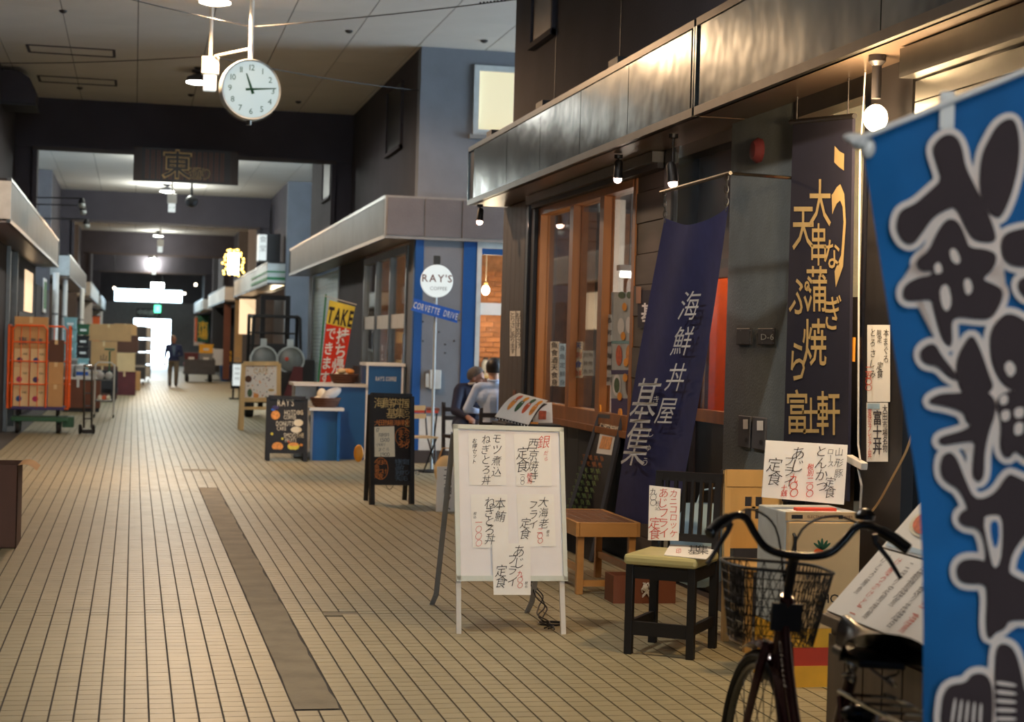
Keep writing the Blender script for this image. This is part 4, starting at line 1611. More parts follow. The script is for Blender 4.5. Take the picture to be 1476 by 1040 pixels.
# ================================================================ BENCH TABLE
bn = thing('wooden_bench', 'low honey-coloured wooden bench with a worn brown top', 'bench', (2.77, 10.62, 0), 0)
BW, BD, BH = .40, .86, .46
for k in range(5):
    bx(.01 + k * .076, .01 + k * .076 + .073, -.02, BD + .02, BH - .03, BH).build('top_board', 'bench_top', bn, bevel=.003)
bx(-.012, .012, -.02, BD + .02, BH - .09, BH + .002).build('edge_rail', 'bench_wood', bn, bevel=.003)
bx(BW - .012, BW + .012, -.02, BD + .02, BH - .09, BH + .002).build('edge_rail', 'bench_wood', bn, bevel=.003)
bx(.012, BW - .012, -.03, -.005, BH - .09, BH + .002).build('end_rail', 'bench_wood', bn, bevel=.003)
bx(.012, BW - .012, BD + .005, BD + .03, BH - .09, BH + .002).build('end_rail', 'bench_wood', bn, bevel=.003)
for x in (.03, BW - .03):
    for y in (.03, BD - .03):
        bx(x - .022, x + .022, y - .022, y + .022, 0, BH - .03).build('leg', 'bench_wood', bn, bevel=.003)
    bx(x - .012, x + .012, .05, BD - .05, .14, .18).build('stretcher', 'bench_wood', bn)
bx(.05, BW - .05, .018, .042, .05, .09).build('stretcher', 'bench_wood', bn)

# wooden box tied with string under the chair, by the wall
p = G(926, 868)
bxk = thing('wooden_box', 'small reddish wooden box with a white string knot behind the chair', 'box', (p.x, p.y + .06, 0), 0)
for (a, b, c, d) in ((-.2, .2, -.1, -.085), (-.2, .2, .085, .1), (-.2, -.185, -.085, .085), (.185, .2, -.085, .085)):
    bx(a, b, c, d, .0, .17).build('side_board', 'brown_panel', bxk)
bx(-.185, .185, -.085, .085, 0, .015).build('bottom_board', 'brown_panel', bxk)
q = MB()
for k in range(5):
    q.tube([(.02 * math.sin(k * 2), -.11, .13), (.03 * math.sin(k * 1.3), -.118, .09), (.035 * math.cos(k * 2.1), -.113, .03 + .01 * k)], .004, 5)
q.ell((0, -.115, .1), (.018, .012, .018), 8, 6)
q.build('string_knot', 'white_dirty', bxk)

# ================================================================ LEANING CHALKBOARD
n_ = Vector((-1.0, 0, .26)).normalized()
PK = onP((3.585, 0, 1.05), n_)
def ext(a, b, t):
    return (a[0] + (b[0] - a[0]) * t, a[1] + (b[1] - a[1]) * t)
TL, TR, BL, BR = (865, 599), (899, 602), (822, 735), (868, 742)
zt = 1.0
for _ in range(30):
    if PK(*(lambda p: (p[0], -p[1]))(ext(TL, BL, zt)))[2] < .015:
        break
    zt += .03
zr = 1.0
for _ in range(30):
    if PK(*(lambda p: (p[0], -p[1]))(ext(TR, BR, zr)))[2] < .015:
        break
    zr += .03
BL2, BR2 = ext(TL, BL, zt), ext(TR, BR, zr)
t = thing('chalkboard', 'narrow chalkboard with green chalk writing leaning under the wooden window', 'chalkboard', tuple(Vector(PK(BL2[0], -BL2[1]))))
wb(pslab(MB(), PK, [TL, TR, BR2, BL2], n_, .02), 'slate', 'black', t)
for A, B in ((TL, BL2), (TR, BR2)):
    a, b = Vector(PK(A[0], -A[1])), Vector(PK(B[0], -B[1]))
    wb(MB().bar(a + n_ * .004, b + n_ * .004, .03, .03), 'frame_side', 'grey_dark', t)
a, b = Vector(PK(TL[0], -TL[1])), Vector(PK(TR[0], -TR[1]))
wb(MB().bar(a + n_ * .004, b + n_ * .004, .03, .03), 'frame_top', 'grey_dark', t)
LK = lift(PK, n_, .003)
q = MB()
for ch_, x, y in zip('丸集直送', (868, 876, 883.5, 891), (607.5, 608.5, 610, 611.5)):
    pput(q, LK, ch_, x, y, 13, sx=.55, shear=-.15, off=.01)
wb(q, 'heading', 'paper_warm', t, flat=True)
q = MB()
ppoly(q, LK, [(866, 621), (888, 624), (882, 656), (860, 653)])
s_ = wb(q, 'photo_print', 'paper', t, flat=True)
q = MB()
ppoly(q, lift(PK, n_, .005), [(869, 628), (884, 630), (880, 648), (864, 646)])
wb(q, 'photo_picture', 'food_orange', s_, flat=True)
q1, q2 = MB(), MB()
for r in range(9):
    for c in range(4):
        y = 658 + r * 9
        x0 = 843 - (y - 658) * .32
        pput(q1 if r > 1 else q2, LK, rnd.choice('鮪鯛鰹鯵海老貝刺身定食丼酒煮魚'), x0 + c * 8.4, y + c * 1, 6.2, sx=.75, shear=-.25, off=-.008)
wb(q1, 'chalk_menu', 'chalk_green', t, flat=True)
wb(q2, 'chalk_menu', 'chalk_orange', t, flat=True)
for (x, y) in ((866, 590), (896, 597)):
    c = Vector(PK(x, -y)) + n_ * .012
    q = MB().lathe([(.042, -.006), (.042, .006)], 18, tuple(c), Matrix.Rotation(R(-90), 4, 'Y'))
    wb(q, 'round_tag', 'orange_tag', t)

# ================================================================ PODIUM WITH MENUS
pod = thing('menu_podium', 'dark brown podium under the window holding picture menus', 'podium', (2.95, 13.62, 0))
bx(0, .42, 0, .5, .02, .9).build('body', 'post_wood', pod)
bx(-.02, .44, -.02, .52, .9, .94).build('top', 'black', pod, bevel=.004)
bx(.02, .4, .02, .48, 0, .02).build('plinth', 'black', pod)
mn = Vector((-.1, -.66, .74)).normalized()
def menu_sheet(P0, quad, label, pics):
    PM = onP(P0, mn)
    A, B, C_, D = quad
    t = thing('picture_menu', label, 'menu', tuple(Vector(PM(D[0], -D[1]))))

    def f(u_, v_, d=0.):
        top = (A[0] + (B[0] - A[0]) * u_, A[1] + (B[1] - A[1]) * u_)
        bot = (D[0] + (C_[0] - D[0]) * u_, D[1] + (C_[1] - D[1]) * u_)
        x, y = top[0] + (bot[0] - top[0]) * v_, top[1] + (bot[1] - top[1]) * v_
        p = Vector(PM(x, -y))
        return p + mn * (.05 * math.sin(PI * v_) + d)
    q = MB().grid(lambda a, b: f(a, b), 8, 8)
    wb(q, 'front_sheet', 'paper', t, smooth=True)
    q = MB().grid(lambda a, b: f(a, b, -.02 - .02 * (1 - b)), 8, 8)
    wb(q, 'back_cover', 'black', t, smooth=True)
    for (u0, v0, ru, rv, mt, dd) in pics:
        n = 16
        vs = [f(u0 + ru * math.cos(2 * PI * k / n), v0 + rv * math.sin(2 * PI * k / n), dd) for k in range(n)]
        q = MB()
        q.add(vs + [f(u0, v0, dd)], [(k, (k + 1) % n, n) for k in range(n)])
        wb(q, 'dish_picture', mt, t, flat=True)
    q = MB()
    for k in range(11):
        a = f(.04 + k * .092, 1.0, .004)
        q.tube([a, a + mn * .012 + Vector((0, -.012, -.004)), a + Vector((0, -.02, -.02)), a - mn * .015], .0025, 5)
    wb(q, 'spiral_binding', 'white', t)
    return t


pics = []
for k in range(4):
    u0 = .22 + k * .22
    pics += [(u0, .45, .095, .36, 'cloth_white', .003), (u0, .56, .07, .22, ('food_orange', 'food_green', 'food_red', 'food_orange')[k], .005), (u0 + .01, .28, .06, .14, ('food_red', 'orange_tag', 'food_green', 'orange_tag')[k], .006)]
menu_sheet((3.1, 13.6, .99), ((748, 566), (790, 577), (762, 612), (713, 600)), 'open spiral-bound picture menu of rice bowls on the podium', pics)
t = thing('menu_stack', 'small stack of white leaflets standing at the right end of the podium', 'leaflets', (3.31, 13.86, .942))
for k in range(5):
    MB().box(-.07, .07, -.002, .002, 0, .17, Matrix.Translation((0, .03 * k, 0)) @ Matrix.Rotation(R(-14), 4, 'X') @ Matrix.Rotation(R(-6 + 4 * k), 4, 'Z')).build('leaflet', 'paper', t)
bx(-.05, .01, -.022, -.018, .03, .1).build('leaflet_photo', 'food_red', t)
t = thing('order_slips', 'small loose order slips with an orange clip on the podium edge', 'paper', (2.99, 13.66, .942))
MB().box(0, .12, 0, .08, 0, .012, Matrix.Rotation(R(20), 4, 'Z')).build('slips', 'paper', t)
MB().box(.1, .22, .02, .05, .0, .014, Matrix.Rotation(R(-8), 4, 'Z')).build('clip', 'orange_tag', t)

# small white board behind the menu board
a, b = AY(630, 672, 16.0), AY(630, 740, 16.0)
t = thing('white_sign', 'small white hand-lettered sign standing behind the left leg of the menu board', 'sign', (a.x, 16.0, 0))
bx(0, .45, -.012, .012, max(.0, b.z), a.z).build('panel', 'paper', t)
f = onY(15.985)
q = MB()
pv(q, f, 'ココロット', 645, 676, 11, step=1.15, jit=.08)
wb(q, 'lettering', 'ink', t, flat=True)
for x in (.05, .4):
    MB().bar((x, .012, max(.02, a.z - .02)), (x, .16, .008), .02).build('rear_leg', 'grey_dark', t)

# ================================================================ NAVY CLOTH BANNER OF THE FIRST SHOP
TLb, TRb = AX(958, 314, 3.1), AX(1049, 296, 3.1)
BLb, BRb = AX(884, 752, 3.22), AX(974, 757, 3.22)
ban = thing('cloth_banner', 'long navy cloth banner with white brush lettering hanging from a short rod', 'banner', (3.1, (TLb.y + TRb.y) / 2, 2.52))


def fb(u_, v_, d=0.):
    p = TLb.lerp(TRb, u_).lerp(BLb.lerp(BRb, u_), v_)
    sag = .07 * math.sin(PI * u_) * max(0, 1 - v_ * 4)
    rip = .011 * math.sin(u_ * 9 + v_ * 2.5) * (1 - .5 * v_) + .05 * math.sin(PI * v_) * (u_ - .5)
    return Vector((p.x + rip - d, p.y, p.z - sag))


q = MB().grid(lambda a, b: fb(a, b), 26, 44)
o = wb(q, 'cloth', 'navy', ban, smooth=True)
q = MB()
def fbl(px, npy):
    py = -npy
    v_ = (py - 305) / 449.0
    xl = 958 + (884 - 958) * v_
    xr = 1049 + (974 - 1049) * v_
    u_ = (px - xl) / (xr - xl)
    return tuple(fb(u_, v_, .034))
for ch_, x, y, s_ in (('海', 1003, 431, 33), ('鮮', 993, 480, 33), ('丼', 983.5, 531, 33), ('屋', 970, 580, 33), ('基', 944, 563, 56), ('集', 931, 629, 54)):
    pput(q, fbl, ch_, x, y, s_, sx=.52, shear=.18, off=.0, rot=-.08)
for ch_, x, y, s_ in (('き', 959, 563, 11), ('し', 951, 612, 11), ('ゅ', 947, 635, 10), ('う', 942, 656, 11)):
    pput(q, fbl, ch_, x, y, s_, sx=.6, shear=.15)
wb(q, 'brush_lettering', 'cloth_white', ban, flat=True)
RA, RB = AX(953, 277, 3.1), AX(1053, 249, 3.1)
wb(MB().tube([RA, RB], .011, 8), 'rod', 'steel_dull', ban, smooth=True)
wb(MB().tube([RB - Vector((0, -.02, 0)), Vector((3.5, RB.y + .1, RB.z))], .009, 8), 'rod_bracket', 'steel_dull', ban)
for A, B in ((RA.lerp(RB, .05), fb(.02, .01)), (RA.lerp(RB, .95), fb(.97, .01))):
    q = MB()
    for k in range(6):
        c = Vector(A).lerp(Vector(B), (k + .5) / 6)
        M_ = Matrix.Rotation(R(90 * (k % 2)), 4, 'Z')
        pts = [c + M_ @ Vector((.012 * math.cos(a_ * PI / 4), 0, .022 * math.sin(a_ * PI / 4))) for a_ in range(8)]
        q.tube(pts, .003, 5, closed=True)
    wb(q, 'chain', 'steel_dull', ban)

# ================================================================ NAVY AND GOLD SHOP SIGN
sgn = thing('cloth_sign', 'tall navy shop sign with gold lettering hanging beside the grey pillar', 'sign', (3.44, 8.5, .75))
PX = onX(3.44)
wb(pslab(MB(), PX, [(1143, 178), (1229, 168), (1221, 722), (1127, 722)], (-1, 0, 0), .015), 'cloth', 'navy_dark', sgn)
a, b = AX(1140, 176, 3.44), AX(1232, 167, 3.44)
wb(MB().tube([a, b], .014, 8), 'top_rod', 'dark_metal', sgn)
for t_ in (.1, .9):
    c = a.lerp(b, t_)
    wb(MB().tube([c, (c.x, c.y, 2.938)], .004, 5), 'hanging_cord', 'dark_metal', sgn)
LX = onX(3.437)
q = MB()
pput(q, LX, 'う', 1209, 312, 178, sx=.13, off=.012, shear=.0)
for ch_, x, y, s_, sx_ in (('な', 1199, 366, 38, .55), ('ぎ', 1201, 450, 44, .5), ('大', 1182, 292, 58, .46), ('串', 1180, 352, 52, .4), ('蒲', 1177, 416, 56, .46), ('焼', 1174, 493, 58, .5), ('天', 1158, 329, 58, .46), ('ぷ', 1152, 427, 50, .5), ('ら', 1150, 521, 52, .45), ('富', 1149, 593, 54, .5), ('士', 1169, 598, 46, .5), ('軒', 1194, 595, 54, .52)):
    pput(q, LX, ch_, x, y, s_ * .94, sx=sx_, off=.008)
wb(q, 'gold_lettering', 'gold', sgn, flat=True)
# cords and plug hanging beside it
t = thing('extension_lead', 'white hanging cord with a socket end beside the navy and gold sign', 'cord', tuple(AX(1238, 660, 3.4)))
wb(MB().tube([AX(1240, 215, 3.4), AX(1238, 400, 3.4), AX(1237, 640, 3.4), AX(1240, 662, 3.4)], .005, 6), 'cord', 'white_dirty', t)
wb(MB().bar(AX(1224, 660, 3.4), AX(1246, 672, 3.4), .035), 'socket_block', 'white_dirty', t, bevel=.004)
wb(MB().tube([AX(1236, 670, 3.4), AX(1242, 700, 3.38), AX(1240, 735, 3.36)], .006, 6), 'lower_cord', 'grey', t)
wb(MB().tube([AX(1240, 215, 3.4), AX(1242, 190, 3.43), Vector((3.44, AX(1242, 190, 3.43).y, 2.938))], .004, 6), 'upper_cord', 'white_dirty', t)
p0 = AX(1325, 540, 3.38)
CORD = (lambda par: wb(MB().tube(crom([AX(1335, 480, 3.46), AX(1322, 580, 3.4), AX(1310, 640, 3.36), AX(1285, 690, 3.34), AX(1262, 730, 3.33), AX(1240, 752, 3.3)]), .006, 6), 'power_cord', 'card', par, smooth=True))

# ================================================================ TOWEL STEAMER, SIGN, CHAIR, CRATE, BAG
p = AX(1133, 800, 3.0)
SX, SY = 3.0, p.y
xr = AY(1239, 800, SY).x
zt_, zb_ = AY(1180, 738, SY).z, AY(1180, 905, SY).z
yb = AX(1092, 760, SX).y
stm = thing('towel_steamer', 'cream-fronted electric towel steamer cabinet with a grey side', 'steamer', (SX, SY, zb_))
Hs = zt_ - zb_
bx(0, xr - SX, .02, yb - SY, 0, Hs).build('body', 'grey_pale', stm, bevel=.006)
bx(.004, xr - SX - .004, -.012, .02, .0, Hs - .045).build('door', 'cream', stm, bevel=.005)
cp = bx(.0, xr - SX, -.004, .02, Hs - .04, Hs).build('control_strip', 'cream', stm)
q = MB()
htext(q, 'ELECTRIC TOWEL STEAMER', .1, Hs - .02, .013, -.0055, gap=.1)
q.build('strip_lettering', 'ink_brown', cp, flat=True)
bx(.02, .075, -.006, -.003, Hs - .03, Hs - .012).build('switch', 'dark_metal', cp)
bx(.255, .275, -.006, -.003, Hs - .03, Hs - .012).build('lamp', 'black', cp)
CORD(stm)
q = MB()
q.tube([(.03, -.012, Hs - .1), (.03, -.035, Hs - .11), (.03, -.035, Hs - .22), (.03, -.012, Hs - .23)], .007, 6)
q.build('door_handle', 'black', stm, smooth=True)
fY = onY(SY - .0135)
q = MB()
for (dx, dy, a_) in ((-6, 4, -.9), (0, 0, 0), (6, 4, .9), (-3, 2, -.4), (4, 2, .5)):
    pell(q, fY, 1185 + dx, 783 + dy, 2.0, 8, 12, a_)
wb(q, 'leaf_emblem', 'green_dark', stm, flat=True)
q = MB()
pell(q, fY, 1180, 795, 7, 5)
wb(q, 'fruit_emblem', 'orange', stm, flat=True)
q = MB()
htext(q, 'HOT', 1184, -862, 13, fn=onY(SY - .0135), off=.01)
wb(q, 'door_lettering', 'ink', stm, flat=True)
# stand under the steamer
cr = thing('yellow_crate', 'yellow and red plastic crate holding up the towel steamer', 'crate', (SX, SY, 0))
for (a, b, c, d) in ((0, xr - SX, 0, .02), (0, xr - SX, yb - SY - .02, yb - SY), (0, .02, .02, yb - SY - .02), (xr - SX - .02, xr - SX, .02, yb - SY - .02)):
    bx(a, b, c, d, 0, .1).build('lower_rail', 'yellow', cr)
    bx(a, b, c, d, zb_ - .09, zb_ - .012).build('upper_rail', 'yellow', cr)
for x in (0, xr - SX - .03):
    for y in (0, yb - SY - .03):
        bx(x, x + .03, y, y + .03, .1, zb_ - .09).build('corner_post', 'yellow', cr)
bx(.02, xr - SX - .02, .004, .014, .1, zb_ - .09).build('red_panel', 'ink_red', cr)
bx(0, xr - SX, 0, yb - SY, zb_ - .012, zb_ - .001).build('top_board', 'yellow', cr)
# lettered card standing on the steamer
nS = Vector((0, -1, .12)).normalized()
PSg = onP((3.1, SY + .13, zt_), nS)
t = thing('lettered_card', 'wide white card with black and red brush lettering standing on the towel steamer', 'card', tuple(Vector(PSg(1158, -722))))
wb(pslab(MB(), PSg, [(1104, 634), (1222, 641), (1216.5, 727), (1098, 716)], nS, .006), 'card_sheet', 'paper', t)
LS = lift(PSg, nS, .003)
for st, x, y, s_, step, mt in (('山形豚', 1209, 646, 10, 1.55, 'ink'), ('ロース', 1197, 647, 7.5, 1.2, 'ink'), ('定食', 1196, 688, 13, 1.1, 'ink'), ('とんかつ', 1184, 643, 14, 1.22, 'ink'), ('あじ', 1150, 645, 16, 1.15, 'ink'), ('フライ', 1137, 659, 12, 1.2, 'ink'), ('定食', 1116, 661, 17, 1.15, 'ink'), ('税別', 1168, 669, 7, 1.3, 'ink_red'), ('二〇〇', 1167, 688, 8.5, 1.1, 'ink_red'), ('九〇〇', 1144, 684, 10, 1.05, 'ink_red'), ('十銭', 1130, 699, 7, 1.15, 'ink_red')):
    q = MB()
    pv(q, LS, st, x, y, s_, step=step, jit=.1, shear=.2, off=-.008 if mt == 'ink' else .006)
    wb(q, 'brush_lettering', mt, t, flat=True)
t = thing('chopstick_packet', 'flat red packet lying in front of the wide lettered card', 'packet', (SX + .06, SY + .03, zt_ + .001))
bx(.0, .2, 0, .05, 0, .016).build('packet', 'ink_red', t, bevel=.004)
bx(-.02, .22, -.015, .09, -.0, .0015).build('paper_under', 'paper', t)
# pale wooden chair
wc = thing('wooden_chair', 'pale wooden chair with square cut-outs in its backrest, behind the towel steamer', 'chair', (3.31, 8.72, 0), 0)
for sx_ in (-1, 1):
    bx(sx_ * .15 - .018, sx_ * .15 + .018, -.19, -.154, 0, .42).build('leg', 'chair_wood', wc)
    MB().bar((sx_ * .15, .17, 0), (sx_ * .15, .21, .92), .034).build('back_leg', 'chair_wood', wc)
    bx(sx_ * .15 - .01, sx_ * .15 + .01, -.154, .15, .18, .22).build('stretcher', 'chair_wood', wc)
bx(-.17, .17, -.2, .16, .42, .45).build('seat', 'chair_wood', wc, bevel=.006)
MB().bar((-.16, .2, .88), (.16, .2, .88), .03, .09).build('top_rail', 'chair_wood', wc)
q = MB()
for (a, b, c, d) in ((-.135, .135, .78, .85), (-.135, .135, .5, .66), (-.135, -.05, .66, .78), (.05, .135, .66, .78), (-.01, .01, .66, .78), (-.05, .05, .715, .727)):
    q.box(a, b, .19, .205, c, d)
q.build('pierced_splat', 'chair_wood', wc)
# plastic bag
bag = thing('plastic_bag', 'pale blue crumpled plastic bag hanging between the black and wooden chairs', 'bag', (3.06, 9.045, .27))
def bagf(u_, v_):
    a_ = u_ * 2 * PI
    w_ = (.13 + .04 * math.sin(PI * min(1, v_ * 1.2))) * (1 - .5 * max(0, v_ - .75) * 4 * .6)
    w_ *= 1 + .18 * math.sin(a_ * 5 + v_ * 7) * .6
    if v_ < .08:
        w_ *= .3 + v_ * 8
    return Vector((w_ * math.cos(a_), w_ * .5 * math.sin(a_), v_ * .46))
MB().grid(bagf, 28, 16).build('film', 'bag_blue', bag, smooth=True)
MB().tube([(-.03, 0, .45), (0, .01, .53), (.1, -.09, .56)], .006, 6).build('handle', 'bag_blue', bag)

# ================================================================ SLOPED MENU CABINET
ZK = .66
A0 = G(1190, 878, ZK)
KX, KY = A0.x, A0.y
U0 = AY(1328, 720, KY)
kab = thing('menu_cabinet', 'dark wooden display cabinet with a sloping top beside the bicycle', 'cabinet', (KX, KY, 0))
LK_ = 1.55
bx(.02, U0.x - KX + .1, -LK_, -.01, .04, ZK - .05).build('body', 'cabinet_wood', kab)
bx(-.02, U0.x - KX + .12, -LK_ - .02, 0, ZK - .05, ZK - .012).build('ledge', 'cabinet_wood', kab, bevel=.004)
bx(.05, U0.x - KX + .08, -LK_ + .02, -.03, 0, .04).build('plinth', 'black', kab)
for k in range(10):
    bx(.006, .02, -.16 - k * .152, -.02 - k * .152, .08, ZK - .08).build('slat', 'cabinet_wood', kab)
hz_ = U0.z - ZK
q = MB()
q.add([(.0, -LK_, ZK - .012), (.0, 0, ZK - .012), (U0.x - KX, 0, U0.z - .02), (U0.x - KX, -LK_, U0.z - .02), (U0.x - KX, 0, ZK - .012), (U0.x - KX, -LK_, ZK - .012)], [(0, 1, 2, 3), (1, 4, 2), (0, 3, 5), (2, 4, 5, 3), (0, 5, 4, 1)])
q.build('sloping_desk', 'cabinet_wood', kab)
sn = Vector((-(U0.z - ZK), 0, U0.x - KX)).normalized()
PD = onP((KX, 0, ZK - .006), sn)
def slope_sheet(label, v0, v1, name):
    t = thing(name, label, 'menu sheet', (KX, KY - .6, ZK))
    a = Vector((KX, 0, ZK)).lerp(Vector((U0.x, 0, U0.z)), v0)
    b = Vector((KX, 0, ZK)).lerp(Vector((U0.x, 0, U0.z)), v1)
    q = MB()
    y0, y1 = KY - .01, KY - 1.35
    vs = [Vector((a.x, y0, a.z)), Vector((a.x, y1, a.z)), Vector((b.x, y1, b.z)), Vector((b.x, y0, b.z))]
    vs = [p_ + sn * .0 for p_ in vs]
    q.add(vs + [p_ - sn * .006 for p_ in vs], [(0, 1, 2, 3), (7, 6, 5, 4), (0, 4, 5, 1), (1, 5, 6, 2), (2, 6, 7, 3), (3, 7, 4, 0)])
    wb(q, 'sheet', 'paper', t)
    return t, (lambda s_, v_: a.lerp(b, v_) + Vector((0, y0 - s_, 0)) + sn * .002)
t, fs_ = slope_sheet('large white handwritten menu sheet on the lower slope of the wooden cabinet', .0, .56, 'menu_sheet')
H1 = math.hypot(U0.x - KX, U0.z - ZK) * .56
for c in range(13):
    red = c % 4 == 1
    qc = MB()
    for r in range(7 if c % 3 else 5):
        sz = .036 * rnd.uniform(.7, 1.15)
        g_, fcs, w_ = glyph(rnd.choice('鮪鯛老海丼定食焼魚のりさけいかとろ二三八百円'), -.01)
        ang = rnd.uniform(-.15, .15)
        vs = []
        for (gx, gy) in g_:
            x_ = (gx + gy * .2) * sz
            y_ = gy * sz
            vs.append(fs_(.1 + c * .095 + x_, .88 - r * .125 + y_ / H1))
        qc.add(vs, fcs)
    wb(qc, 'brush_writing', 'ink_red' if red else 'ink', t, flat=True)
t, fs_ = slope_sheet('printed food picture sheet on the upper slope of the wooden cabinet', .575, 1.0, 'picture_sheet')
for (s0, v0, rs, rv, mt) in ((.2, .62, .15, .3, 'paper_warm'), (.2, .62, .12, .25, 'food_red'), (.24, .66, .06, .13, 'food_orange'), (.6, .3, .13, .26, 'bag_blue'), (.6, .3, .1, .2, 'food_orange'), (.95, .6, .14, .3, 'paper_warm'), (.95, .6, .11, .24, 'food_red')):
    q = MB()
    dd = .002 * (1 + ['paper_warm', 'bag_blue', 'food_red', 'food_orange'].index(mt))
    vs = [fs_(s0 + rs * math.cos(2 * PI * k / 20), v0 + rv * math.sin(2 * PI * k / 20)) + sn * dd for k in range(20)]
    q.add(vs, [tuple(range(20))])
    wb(q, 'dish_picture', mt, t, flat=True)
q = MB()
vs = [fs_(.02, .03) + sn * .001, fs_(.4, .03) + sn * .001, fs_(.4, .12) + sn * .001, fs_(.02, .12) + sn * .001]
q.add(vs, [(0, 1, 2, 3)])
wb(q, 'caption_strip', 'bag_blue', t, flat=True)

# ================================================================ BICYCLE
BYAW, BLEAN = R(-4), .065
hb = G(1150, 799, .985)
_bc = Matrix.Rotation(BYAW, 3, 'Z') @ Matrix.Rotation(BLEAN, 3, 'Y') @ Vector((0, .325, .985))
bk = thing('bicycle', 'dark maroon city bicycle with a wire front basket parked by the wooden cabinet', 'bicycle', (hb.x - _bc.x, hb.y - _bc.y, 0), BYAW)
bk.rotation_euler.y = BLEAN


def wheel(y, name):
    q = MB()
    q.tube([(0, y + .318 * math.cos(2 * PI * k / 40), .335 + .318 * math.sin(2 * PI * k / 40)) for k in range(40)], .019, 8, closed=True)
    w_ = q.build(name, 'rubber', bk, smooth=True)
    q = MB()
    q.tube([(0, y + .292 * math.cos(2 * PI * k / 40), .335 + .292 * math.sin(2 * PI * k / 40)) for k in range(40)], .012, 8, closed=True)
    q.build('rim', 'steel_dull', w_, smooth=True)
    q = MB()
    for k in range(28):
        a = 2 * PI * k / 28
        s_ = .03 if k % 2 else -.03
        q.tube([(s_, y + .02 * math.cos(a + .5), .335 + .02 * math.sin(a + .5)), (0, y + .285 * math.cos(a), .335 + .285 * math.sin(a))], .0016, 4)
    q.build('spokes', 'steel', w_, kind='stuff')
    MB().lathe([(.012, -.05), (.022, -.035), (.016, 0), (.022, .035), (.012, .05)], 12, (0, y, .335), Matrix.Rotation(R(90), 4, 'Y')).build('hub', 'steel_dull', w_, smooth=True)


wheel(.56, 'front_wheel')
wheel(-.54, 'rear_wheel')


def fender(y, a0, a1, name):
    def f(u_, v_):
        a = R(a0 + (a1 - a0) * u_)
        c_ = (v_ - .5) * 2
        rr_ = .352 + .012 * (1 - c_ * c_)
        return (c_ * .027, y + rr_ * math.cos(a), .335 + rr_ * math.sin(a))
    MB().grid(f, 28, 6).build(name, 'bike_red', bk, smooth=True)


fender(.56, 60, 215, 'front_fender')
fender(-.54, 10, 200, 'rear_fender')
q = MB()
for s_ in (-1, 1):
    q.tube([(s_ * .03, .43, .72), (s_ * .045, .44, .64), (s_ * .05, .5, .48), (s_ * .05, .56, .335)], [.014, .014, .012, .008], 8)
q.tube([(-.035, .43, .7), (.035, .43, .7)], .016, 8)
q.build('fork', 'bike_red', bk, smooth=True)
MB().tube([(0, .385, .86), (0, .425, .66)], .021, 12).build('head_tube', 'bike_red', bk, smooth=True)
dn = MB().tube(crom([(0, .42, .69), (0, .36, .58), (0, .25, .44), (0, .12, .33), (0, .0, .29)]), .02, 12).build('down_tube', 'bike_red', bk, smooth=True)
tt = MB().tube(crom([(0, .4, .8), (0, .33, .68), (0, .2, .52), (0, .05, .42), (0, -.12, .42)]), .016, 12).build('top_tube', 'bike_red', bk, smooth=True)
MB().tube([(0, .0, .28), (0, -.19, .74)], .017, 12).build('seat_tube', 'bike_red', bk, smooth=True)
MB().tube([(0, -.17, .7), (0, -.215, .8)], .0125, 10).build('seat_post', 'chrome', bk, smooth=True)
q = MB()
for s_ in (-1, 1):
    q.tube([(s_ * .02, 0, .29), (s_ * .05, -.25, .31), (s_ * .055, -.54, .335)], .009, 8)
    q.tube([(s_ * .018, -.17, .68), (s_ * .05, -.35, .52), (s_ * .055, -.54, .335)], .008, 8)
q.build('rear_stays', 'bike_red', bk, smooth=True)
q = MB()
htext(q, 'Cloud', 0, 0, .045, fn=None, shear=.3)
q2 = MB()
A, B = Vector((0, .36, .735)), Vector((0, .25, .585))
ax_ = (B - A).normalized()
side = Vector((-1, 0, 0))
for p_ in q.v:
    d_ = A + ax_ * (p_[0]) + side * .0185
    q2.v.append(tuple(d_ + ax_.cross(side) * -p_[2] * .5))
q2.f = q.f
q2.build('maker_lettering', 'white', tt, flat=True)
# saddle
def sad(u_, v_):
    y = .16 - .29 * u_
    w_ = .026 + .09 * max(0, (u_ - .25) / .75) ** 1.3
    a = PI * v_
    return (w_ * math.cos(a), -.28 + y, .79 + .075 * math.sin(a) ** .6 + .02 * u_ * u_ + .02 * (1 - u_) ** 3)
q = MB().grid(sad, 18, 12)
sd = q.build('saddle', 'black_gloss', bk, smooth=True)
bx(-.06, .06, -.4, -.19, .795, .815).build('saddle_base', 'black', sd, bevel=.006)
q = MB()
for s_ in (-1, 1):
    q.tube([(s_ * .045, -.33, .77), (s_ * .05, -.35, .75), (s_ * .02, -.2, .78), (s_ * .015, -.1, .8)], .004, 6)
for s_ in (-1, 1):
    q.tube([(s_ * .055 + .016 * math.cos(k), -.325 + .016 * math.sin(k), .745 + .006 * k) for k in range(10)], .004, 5)
q.build('saddle_springs', 'chrome', sd)
